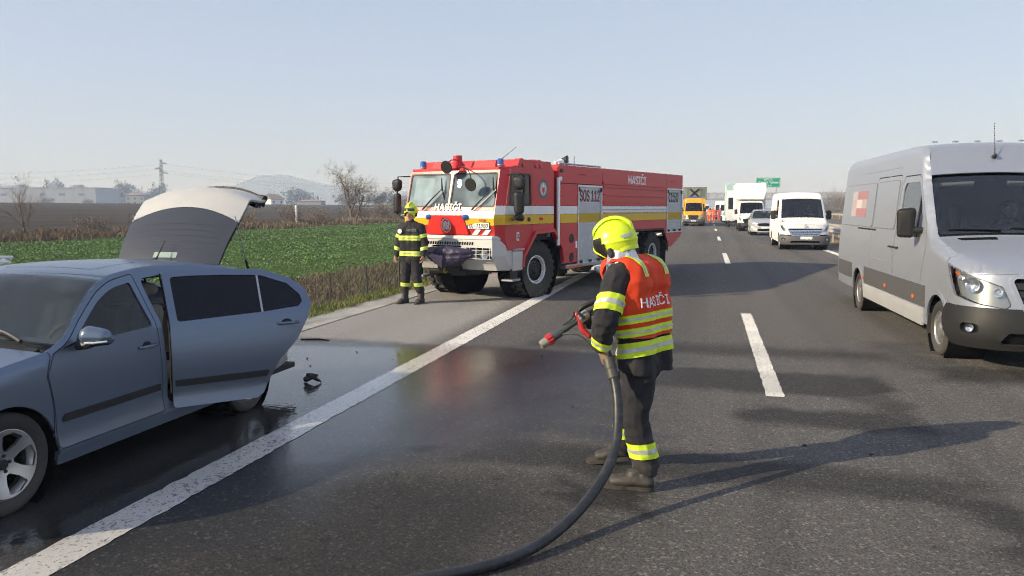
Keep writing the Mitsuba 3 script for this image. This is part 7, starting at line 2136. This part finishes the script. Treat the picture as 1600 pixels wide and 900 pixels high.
# brush along the far side of the green field: individual bushes of bare stems, over a strip of dead grass
n = 40000
yy = 12 + 190 * r.uniform(0, 1, n) ** 1.25
xx = -33.9 + r.normal(0, 1.1, n) - 0.012 * (yy - 28)
solo('dead_grass', blades(np.c_[xx, yy], r.uniform(0.15, 0.50, n) * (0.4 + 1.2 * meshkit.noise(np.c_[xx * 0.4, yy * 0.25, yy * 0])), 0.022 + 0.0005 * yy, r, 0.9), 'dead_grass_brown', 'strip of dry brown grass and weeds along the far edge of the green field', 'grass', kind='stuff')
n = 3500
yy = r.uniform(44, 190, n)
xx = -34.2 + r.normal(0, 1.1, n) - 0.012 * (yy - 28)
solo('pale_reeds', blades(np.c_[xx, yy], r.uniform(0.3, 0.8, n) * (0.3 + 1.0 * meshkit.noise(np.c_[xx * 0.3, yy * 0.12 + 9, yy * 0])), 0.014 + 0.0004 * yy, r, 0.25), 'reed_straw', 'pale straw stalks standing in the dry grass strip', 'reeds', kind='stuff')


def bush(seed, x, y, h, w, mat, label, group='bare bushes along the ditch'):
    q = np.random.default_rng(seed)
    z0 = float(ground_h(x, y))
    st, tip = [], []
    for k in range(int(26 * w)):
        b = np.array([x + q.normal(0, w * 0.25), y + q.normal(0, w * 0.3), z0 - 0.05])
        d = np.array([q.normal(0, 0.38), q.normal(0, 0.38), 1.0])
        L = h * q.uniform(0.6, 1.05)
        p = [b + d / np.linalg.norm(d) * L * t + q.normal(0, 0.05, 3) * t for t in np.linspace(0, 1, 4)]
        st.append(tube(p, np.linspace(0.020, 0.006, 4), 3, False))
        for j in range(6):
            t = q.uniform(0.3, 1.0)
            s0 = b + d / np.linalg.norm(d) * L * t
            e = s0 + np.array([q.normal(0, 0.3), q.normal(0, 0.3), q.uniform(0.1, 0.5)]) * h * 0.35
            st.append(tube([s0, (s0 + e) / 2 + q.normal(0, 0.04, 3), e], [0.010, 0.007, 0.004], 3, False))
            tip.append(e)
    th = Thing('bush', label, 'bush', group)
    th.add('stems', cat(*st), mat, kind='stuff', smooth=False)
    th.add('fine_twigs', leaves(np.array(tip), q, 3, 0.10 * h, 0.05), mat, kind='stuff', smooth=False)


BU = [(-36.0, 44.5, 1.1, 1.4, 0), (-36.4, 40.5, 1.0, 1.3, 0), (-36.2, 47.5, 1.5, 1.5, 0), (-36.5, 57.0, 1.5, 1.4, 1), (-35.8, 63.0, 1.8, 1.5, 0), (-36.0, 68.0, 1.5, 1.6, 1), (-36.6, 78.0, 2.0, 2.2, 0), (-36.0, 84.0, 2.3, 2.4, 0),
      (-36.4, 90.0, 2.6, 2.6, 0), (-37.0, 97.0, 3.0, 2.8, 0), (-36.6, 104.0, 3.1, 2.8, 0), (-37.0, 112.0, 3.3, 3.0, 0), (-37.5, 121.0, 3.6, 3.2, 0), (-38.0, 131.0, 3.8, 3.4, 0), (-38.0, 143.0, 4.0, 3.5, 0)]
for k, (x, y, h_, w_, c) in enumerate(BU):
    where = ('just left of the raised tailgate', 'farther left of the tailgate, lowest of the row', 'behind the left edge of the raised tailgate', 'right of the raised tailgate, straw-coloured', 'by the white marker post', 'left of the tall bare tree, straw-coloured', 'at the foot of the tall bare tree', 'just right of the tall bare tree',
             'third right of the tall bare tree', 'left of the standing firefighter', 'behind the left mirror of the fire engine', 'hidden behind the standing firefighter', 'behind the cab of the fire engine', 'farther behind the cab of the fire engine', 'last of the row, behind the fire engine')[k]
    bush(100 + k, x, y, h_, w_, 'twig_tan' if c else 'twig_brown', 'bare bush along the ditch, ' + where)
ORD = ['first', 'second', 'third', 'fourth', 'fifth', 'sixth', 'seventh', 'eighth', 'ninth', 'tenth', 'eleventh', 'twelfth', 'thirteenth', 'fourteenth', 'fifteenth', 'sixteenth', 'seventeenth', 'eighteenth', 'nineteenth'] + ['twentieth'] + ['twenty-' + t for t in ('first', 'second', 'third', 'fourth', 'fifth', 'sixth', 'seventh', 'eighth', 'ninth')] + ['thirtieth'] + ['thirty-' + t for t in ('first', 'second', 'third', 'fourth', 'fifth')]
# hedge of bare trees beyond the opposite carriageway
for k in range(16):
    x, y = 27 + (k % 4) * 3.2, 58 + k * 11.5
    bush(300 + k, x, y, 4.6 + (k % 3) * 0.8, 3.4, 'twig_brown', ORD[k] + ' clump of tall bare scrub from the near end, beyond the opposite carriageway', 'scrub beyond the opposite carriageway')

# ---------------------------------------------------------------- verge, fence, crop
n = 42000
xx, yy = r.uniform(-7.0, -6.18, n), 6 + 60 * r.uniform(0, 1, n) ** 1.7
xx = np.maximum(xx, -7.2)
g_h = r.uniform(0.05, 0.17, n) * (0.6 + 0.8 * meshkit.noise(np.c_[xx * 2, yy * 1.3, xx * 0]))
h2 = n // 2
solo('verge_grass', blades(np.c_[xx, yy][:h2], g_h[:h2], 0.006 + 0.0003 * yy[:h2], r, 0.6), 'grass_green', 'short green grass on the verge beside the concrete gutter', 'grass', kind='stuff')
solo('verge_grass', blades(np.c_[xx, yy][h2:], g_h[h2:], 0.006 + 0.0003 * yy[h2:], r, 0.7), 'grass_yellow', 'yellowed grass mixed into the verge beside the concrete gutter', 'grass', kind='stuff')
prin('grass_green', (0.085, 0.135, 0.025), 0.7)
prin('grass_yellow', (0.24, 0.22, 0.085), 0.8)
n = 60000
xx, yy = r.uniform(-10.2, -6.95, n), 7 + 75 * r.uniform(0, 1, n) ** 1.6
k = 0.55 * meshkit.noise(np.c_[xx * 0.9, yy * 0.7, xx * 0]) + 0.45 * meshkit.noise(np.c_[xx * 4.5, yy * 4.0, xx * 0 + 3])
hh = r.uniform(0.05, 0.27, n) * (0.35 + 1.1 * k) * (0.6 + 0.9 * meshkit.noise(np.c_[xx * 3.5, yy * 2.5, xx * 0 + 7])) * np.interp(xx, [-10.2, -9.3, -7.6, -6.95], [0.55, 1.2, 1.1, 0.6])
m1, m2 = k < 0.45, (k >= 0.45) & (r.uniform(0, 1, n) < 0.55)
ms = ((m1, 'weed_brown', 'dead brown weeds on the bank behind the low wire fence'), (m2, 'reed_straw2', 'straw-coloured dry grass on the bank behind the low wire fence'), (~(m1 | m2), 'grass_dull', 'dull green grass between the dead weeds of the bank'))
prin('weed_brown', (0.130, 0.100, 0.075), 0.9)
prin('reed_straw2', (0.175, 0.145, 0.098), 0.9)
prin('grass_dull', (0.085, 0.105, 0.042), 0.8)
for m_, mt, lb in ms:
    solo('bank_grass', blades(np.c_[xx, yy][m_], hh[m_], 0.006 + 0.0003 * yy[m_], r, 1.3), mt, lb, 'grass', kind='stuff')
# the crop: leafy rosettes in rows
rows_x = np.arange(-32.6, -10.1, 0.235)
P_ = []
for x in rows_x:
    d = 16.0
    y = np.arange(7, 150, 0.17)
    y = y + r.uniform(-0.08, 0.08, len(y))
    keep = r.uniform(0, 1, len(y)) < np.clip(1.25 - y / 150, 0.35, 1.0)
    tram = (np.abs(((x + 14.3 + 4.5) % 9.0) - 4.5) < 0.22) | (np.abs(((x + 12.5 + 4.5) % 9.0) - 4.5) < 0.22)
    if tram:
        keep &= r.uniform(0, 1, len(y)) < 0.12
    P_.append(np.c_[x + 0.045 * np.sin(y * 0.4) + r.uniform(-0.07, 0.07, len(y)), y][keep])
P_ = np.vstack(P_)
# only what the picture and its surroundings can see
vis = (P_[:, 1] > 6) & (P_[:, 1] > (-P_[:, 0]) * 0.55)
P_ = P_[vis]
nl = 5
big = np.repeat(P_, nl, 0)
a = r.uniform(0, 2 * np.pi, len(big))
el = r.uniform(0.25, 1.1, len(big))
L_ = r.uniform(0.04, 0.085, len(big)) * (1 + 0.009 * big[:, 1]) * (0.7 + 0.6 * meshkit.noise(np.c_[big * 0.35, big[:, 0] * 0]))
z0 = ground_h(big[:, 0], big[:, 1]) + 0.02
d = np.stack([np.cos(a) * np.cos(el), np.sin(a) * np.cos(el), np.sin(el)], 1)
s_ = np.stack([-np.sin(a), np.cos(a), 0 * a], 1)
b = np.c_[big, z0]
V = np.stack([b + d * L_[:, None] * 0.25, b + d * L_[:, None] * 0.8 + s_ * L_[:, None] * 0.36, b + d * L_[:, None] * 1.12 - [0, 0, 0.015], b + d * L_[:, None] * 0.8 - s_ * L_[:, None] * 0.36], 1).reshape(-1, 3)
kq = np.arange(len(big)) * 4
scene['crop'] = mikit.ply(quadmesh(V, np.stack([kq, kq + 1, kq + 2, kq + 3], 1)), 'crop_leaf')
labels['crop'] = {'label': 'field of young green crop plants in rows beyond the fence', 'category': 'crop', 'kind': 'stuff'}


def crop_c(p, n, uv):
    return mix((0.085, 0.155, 0.042), (0.165, 0.265, 0.082), 0.65 * fbm(p.x * 0.22, p.y * 0.10, 2.0) + 0.45 * noise(p.x * 9, p.y * 9, 1.0))


scene['crop_leaf'] = {'type': 'twosided', 'b': {'type': 'principled', 'base_color': proc(crop_c), 'roughness': 0.55, 'specular': 0.35}}

fn = Thing('wire_fence', 'low fence of thin dark posts and wire mesh between the verge and the bank', 'fence')
prin('post_dark', (0.045, 0.05, 0.042), 0.7)
prin('wire', (0.14, 0.125, 0.105), 0.6)
ys = np.arange(6.6, 60, 1.72)
zg = -0.12
for k, y in enumerate(ys):
    jx = float(r.normal(0, 0.02))
    fn.add('post', tube([(-6.87 + jx, y, zg - 0.1), (-6.87 + jx * 2.5, y + float(r.normal(0, 0.025)), 0.58)], 0.019, 6), 'post_dark')
wires = [tube(np.c_[np.full(len(ys), -6.872), ys, np.full(len(ys), z) + 0.01 * np.sin(ys * 2.1)], 0.0042, 3, False) for z in np.linspace(0.0, 0.52, 8)]
wires += [tube([(-6.872, y, zg), (-6.872, y, 0.53)], 0.0030, 3, False) for y in np.arange(6.7, 34, 0.26)]
fn.add('wire_mesh', cat(*wires), 'wire', kind='stuff', smooth=False)

# ---------------------------------------------------------------- far things on the left horizon
pyl = Thing('pylon', 'lattice electricity pylon with three short arms on the left horizon', 'pylon')
prin('pylon_steel', (0.20, 0.21, 0.22), 0.6)
px, py, pz = -221.0, 285.0, 3.2
legs = []
for sx, sy_ in ((-1, -1), (1, -1), (1, 1), (-1, 1)):
    pts = [np.array([px + sx * (0.75 - 0.45 * t), py + sy_ * (0.75 - 0.45 * t), pz + 18.5 * t]) for t in np.linspace(0, 1, 11)]
    legs.append(pts)
    pyl.add('leg', tube(pts, 0.085, 4), 'pylon_steel')
br = []
for k in range(10):
    for q in range(4):
        br.append(tube([legs[q][k], legs[(q + 1) % 4][k + 1]], 0.05, 3))
        br.append(tube([legs[(q + 1) % 4][k], legs[q][k + 1]], 0.05, 3))
pyl.add('bracing', cat(*br), 'pylon_steel', kind='stuff')
arms = [(16.9, 1.0, 2.6), (14.8, -1.0, 2.3), (13.0, 1.0, 3.2), (13.6, -1, 0.8)]
for z, sgn, L in arms:
    pyl.add('cross_arm', cat(tube([(px, py, pz + z), (px + sgn * L * 1.15, py - 0.2 * L, pz + z - 0.2)], 0.20, 4), tube([(px, py, pz + z + 0.9), (px + sgn * L * 1.15, py - 0.2 * L, pz + z - 0.2)], 0.10, 4)), 'pylon_steel')
wl = Thing('power_lines', 'thin power lines sagging from the pylon towards the left', 'power line')
for z, sgn, L in arms[:3]:
    a_ = np.array([px + sgn * L, py - 0.2 * L, pz + z - 0.4])
    for dirv, dz in ((np.array([-190.0, -95.0, 4.0]), 7), (np.array([120.0, 160.0, 0.0]), 6)):
        wl.add('wire', tube([a_ + dirv * t - [0, 0, dz * 4 * t * (1 - t)] for t in np.linspace(0, 1, 16)], 0.035, 3), 'pylon_steel')
for x, y, h in ((-352, 452, 16.5), (-392, 505, 15.0)):
    ls = Thing('mast', 'slender steel mast by the far houses, ' + ('right one of the two' if x > -370 else 'left one of the two'), 'mast', 'masts by the far houses')
    ls.add('pole', tube([(x, y, 2.5), (x, y, h)], 0.16, 6), 'pylon_steel')
    ls.add('head', bx(x - 0.9, x + 0.9, y - 0.2, y + 0.2, h - 0.4, h + 0.1), 'pylon_steel')
gan = Thing('portal_mast', 'far portal of a railway mast on the horizon above the tailgate', 'mast')
for x in (-268.0, -258.5):
    gan.add('post', tube([(x, 400, 2.5), (x, 400, 11.0)], 0.2, 6), 'pylon_steel')
gan.add('beam', bx(-268.2, -258.3, 399.8, 400.2, 10.8, 11.2), 'pylon_steel')

prin('factory_wall', (0.27, 0.28, 0.32), 0.8)
prin('factory_roof', (0.24, 0.25, 0.28), 0.8)
prin('far_glass', (0.10, 0.12, 0.16), 0.3)
prin('house_wall', (0.28, 0.275, 0.27), 0.9)
prin('house_roof', (0.22, 0.17, 0.15), 0.9)
prin('white_wall', (0.75, 0.74, 0.72), 0.8)
fa = Thing('factory', 'long pale grey factory hall on the horizon at the left edge', 'factory')
FA = tr(-560, 530, 0) @ rot(14, [0, 0, 1])
fa.add('hall', bx(-60, 74, 0, 40, 2, 17.6).apply_transform(FA), 'factory_wall')
fa.add('roof_edge', bx(-60.5, 74.5, -0.5, 40.5, 17.6, 18.3).apply_transform(FA), 'factory_roof')
for x in np.arange(-56, 72, 8.0):
    fa.add('wall_panel_joint', bx(x - 0.15, x + 0.15, -0.12, 0, 3, 17.4).apply_transform(FA), 'factory_roof')
for x in np.arange(-52, 70, 16.0):
    fa.add('window', bx(x, x + 5.0, -0.1, 0.1, 11.5, 13.5).apply_transform(FA), 'far_glass')
for x, w_, h_ in ((-30, 6, 3.4), (2, 4, 2.6), (30, 7, 2.6), (50, 5, 2.2)):
    fa.add('roof_unit', bx(x, x + w_, 10, 18, 18.3, 18.3 + h_).apply_transform(FA), 'factory_roof')


def house(x, y, w_, d_, h_, roof_h, wall, label, ang=20, cat_='house', hip=True):
    th = Thing('far_house', label, cat_)
    A_ = tr(x, y, 2.8) @ rot(ang, [0, 0, 1])
    th.add('wall', bx(-w_ / 2, w_ / 2, -d_ / 2, d_ / 2, 0, h_).apply_transform(A_), wall)
    e = 0.5
    k_ = w_ * 0.3 if hip else 0
    th.add('roof', hull([(-w_ / 2 - e, -d_ / 2 - e, h_), (w_ / 2 + e, -d_ / 2 - e, h_), (w_ / 2 + e, d_ / 2 + e, h_), (-w_ / 2 - e, d_ / 2 + e, h_), (-w_ / 2 + k_, 0, h_ + roof_h), (w_ / 2 - k_, 0, h_ + roof_h)]).apply_transform(A_), 'house_roof')
    for zz in np.arange(1.2, h_ - 1.2, 2.9):
        for xx_ in np.linspace(-w_ / 2 + 1.5, w_ / 2 - 1.5, max(2, int(w_ / 3))):
            th.add('window', bx(xx_ - 0.55, xx_ + 0.55, -d_ / 2 - 0.06, -d_ / 2 + 0.05, zz, zz + 1.4).apply_transform(A_), 'far_glass')


house(-365, 446, 11.5, 9, 7.2, 1.8, 'house_wall', 'grey two-storey house with a low roof beside the slender masts')
house(-352, 470, 10, 9, 6.4, 2.2, 'house_wall', 'second grey house just above the left end of the raised tailgate', 12)
house(-224.5, 377, 7.5, 9, 3.4, 2.6, 'white_wall', 'small white gabled house right of the raised tailgate', 62, hip=False)
house(-212, 396, 13, 8, 2.4, 1.2, 'house_wall', 'low grey shed right of the small white house', 10, 'shed')
house(-150, 392, 9, 8, 2.8, 1.8, 'white_wall', 'pale low house far behind the tall bare tree', 20)
house(-440, 560, 16, 10, 5.0, 2.0, 'house_wall', 'low pale building between the factory hall and the grey house', 20)


def far_tree(seed, x, y, h, w, label, group):
    q = np.random.default_rng(seed)
    th = Thing('far_tree', label, 'tree', group)
    z0 = 2.9 if x < -100 else float(ground_h(x, y))
    th.add('trunk', tube([(x, y, z0), (x, y, z0 + h * 0.5)], [0.04 * h, 0.02 * h], 5), 'bark')
    c = np.array([x, y, z0 + h * 0.6]) + q.normal(0, 1, (60, 3)) * [w * 0.28, w * 0.28, h * 0.20]
    th.add('crown', leaves(c, q, 26, 0.09 * h, 0.10 * h * 0.55), 'far_foliage', kind='stuff', smooth=False)


prin('far_foliage', (0.075, 0.065, 0.055), 0.9)
q = np.random.default_rng(77)
for k in range(34):
    x = -690 + k * 17 + q.uniform(-6, 6)
    far_tree(500 + k, x, 660 + q.uniform(-40, 60) + (x + 690) * 0.10, q.uniform(10, 20) * (1.15 if k < 10 else 0.8), q.uniform(12, 20), f'hazy tree of the far tree line, {ORD[k]} from the left', 'far tree line on the left horizon')
for k, (x, y, h, w) in enumerate(((-186, 392, 5.5, 6), (-172, 398, 6, 5), (-140, 385, 4.5, 6), (-128, 380, 5, 6), (-160, 388, 4, 4), (-116, 372, 5.5, 7), (-104, 365, 5, 6), (-92, 360, 5.5, 7), (-80, 350, 6, 7), (-250, 402, 4.5, 6), (-300, 440, 5, 6), (-470, 520, 5, 9), (-505, 515, 6.5, 9))):
    far_tree(700 + k, x, y, h, w, 'small hazy tree ' + ('just right of the small white house', 'second right of the small white house', 'left of the pale low house behind the bare tree', 'right of the pale low house behind the bare tree', 'third right of the small white house', 'between the bare tree and the standing firefighter', 'second left of the standing firefighter on the horizon', 'just left of the standing firefighter on the horizon', 'behind the left mirror of the fire engine', 'behind the raised tailgate on the horizon', 'left of the raised tailgate beside the grey houses', 'in front of the right end of the factory', 'in front of the middle of the factory')[k], 'small trees among the far houses')

# hills: ridge meshes far off
def ridge(name, x0, y0, x1, y1, hf, depth, n=160):
    t = np.linspace(0, 1, n)
    d = np.array([x1 - x0, y1 - y0, 0])
    nrm = np.array([-d[1], d[0], 0]) / np.linalg.norm(d)
    h = hf(t)
    rows_ = []
    for s_, k_ in ((-1.0, 0.0), (-0.6, 0.34), (-0.25, 0.80), (0.0, 1.0), (0.3, 0.75), (1.0, 0.0)):
        c = np.array([x0, y0, 0]) + t[:, None] * d + nrm * depth * s_
        rough_ = 1 + 0.12 * (meshkit.fbm(np.c_[c[:, :2] * 0.004, c[:, 0] * 0], 3, 5) - 0.5)
        c[:, 2] = 2.5 + h * k_ * rough_
        rows_.append(c)
    V = np.vstack(rows_)
    i, j = np.meshgrid(np.arange(5), np.arange(n - 1), indexing='ij')
    solo(name, quadmesh(V, np.stack([i * n + j, i * n + j + 1, (i + 1) * n + j + 1, (i + 1) * n + j], -1).reshape(-1, 4)), 'hill_wood', kind='structure', smooth=True)


prin('hill_wood', (0.065, 0.075, 0.06), 0.95)
bump_ = lambda t, c, w, h: h * np.exp(-np.abs((t - c) / w) ** 2.0)
ridge('hill', -1800, 2230, -900, 2440, lambda t: np.clip(bump_(t, 0.46, 0.13, 62) + bump_(t, 0.64, 0.20, 62) + bump_(t, 0.30, 0.18, 45) + bump_(t, 0.9, 0.2, 30), 0, 105), 260)
ridge('hill', -2750, 1150, -1250, 1950, lambda t: np.minimum(bump_(t, 0.22, 0.22, 88) + bump_(t, 0.52, 0.14, 62) + bump_(t, 0.78, 0.18, 40) + 8, 108), 280)
ridge('hill', -1000, 2500, 900, 2700, lambda t: bump_(t, 0.12, 0.2, 52) + bump_(t, 0.5, 0.4, 26) + 8, 260)
ridge('hill', -1500, 1150, -760, 1080, lambda t: bump_(t, 0.3, 0.3, 36) + bump_(t, 0.75, 0.25, 20), 120)

# ---------------------------------------------------------------- litter on the road and by it
def lump(seed, c, s, mat, name, label, cat_, rough=0.5):
    q = np.random.default_rng(seed)
    pts = [np.asarray(c) + q.normal(0, 1, 3) * np.asarray(s) * 0.5 + [0, 0, s[2] * 0.55] for _ in range(7)]
    m = bones([[(pts[0], min(s) * 0.45)] + [(p, min(s) * q.uniform(0.18, 0.4)) for p in pts[1:4]], [(pts[0], min(s) * 0.4)] + [(p, min(s) * q.uniform(0.15, 0.3)) for p in pts[4:]]], max(0.012, min(s) * 0.25), 1)
    m = wrinkle(m, min(s) * 0.3, (40, 40, 40), seed)
    m = tm(m.vertices - [0, 0, m.vertices[:, 2].min() - 0.001], m.faces)
    return solo(name, m, mat, label, cat_, smooth=False)


lump(5, (-3.915, 7.24, 0), (0.10, 0.10, 0.075), 'black_plastic', 'debris', 'black broken car part lying in the puddle by the open rear door', 'debris')
DB = [(-4.6, 8.4, .02), (-4.2, 8.9, .018), (-4.9, 7.6, .02), (-4.35, 8.0, .015), (-3.6, 8.6, .015), (-5.1, 8.8, .016), (-1.15, 6.9, .015), (-1.9, 9.2, .018), (0.75, 6.15, .022), (1.2, 6.05, .016)]
for k, (x, y, s) in enumerate(DB):
    lump(40 + k, (x, y, 0), (s, s, s * 0.7), 'black_plastic', 'debris_crumb', 'small black crumb of burnt plastic ' + ('on the hard shoulder behind the open door' if x < -3.3 else 'in the lane left of the hose nozzle' if x < -0.8 else 'on the asphalt right of the firefighter with the hose'), 'debris')
    labels[[q for q in labels if q.startswith('debris_crumb')][-1]]['group'] = 'black crumbs ' + ('on the hard shoulder' if x < -3.3 else 'in the lane' if x < -0.8 else 'right of the firefighter')
for x, y, L in ((-5.35, 9.6, 0.40),):
    k_ = solo('debris_strip', bones([[((x, y, 0.008), 0.010), ((x + L * 0.6, y + 0.05, 0.010), 0.016), ((x + L, y + 0.03, 0.007), 0.007)]], 0.02, 1), 'cavity', 'flat black scrap lying on the hard shoulder behind the car', 'debris')
lump(9, (-20.0, 18.4, -0.05), (0.7, 0.5, 0.20), 'plate_white', 'white_sack', 'pale sack lying in the crop behind the bonnet of the car', 'sack')
mp_ = Thing('marker_post', 'short white marker post standing in the dry grass strip', 'post')
mp_.add('post', bx(-35.4, -35.2, 63.0, 63.15, 0.0, 2.0, 0.03), 'white_paint')
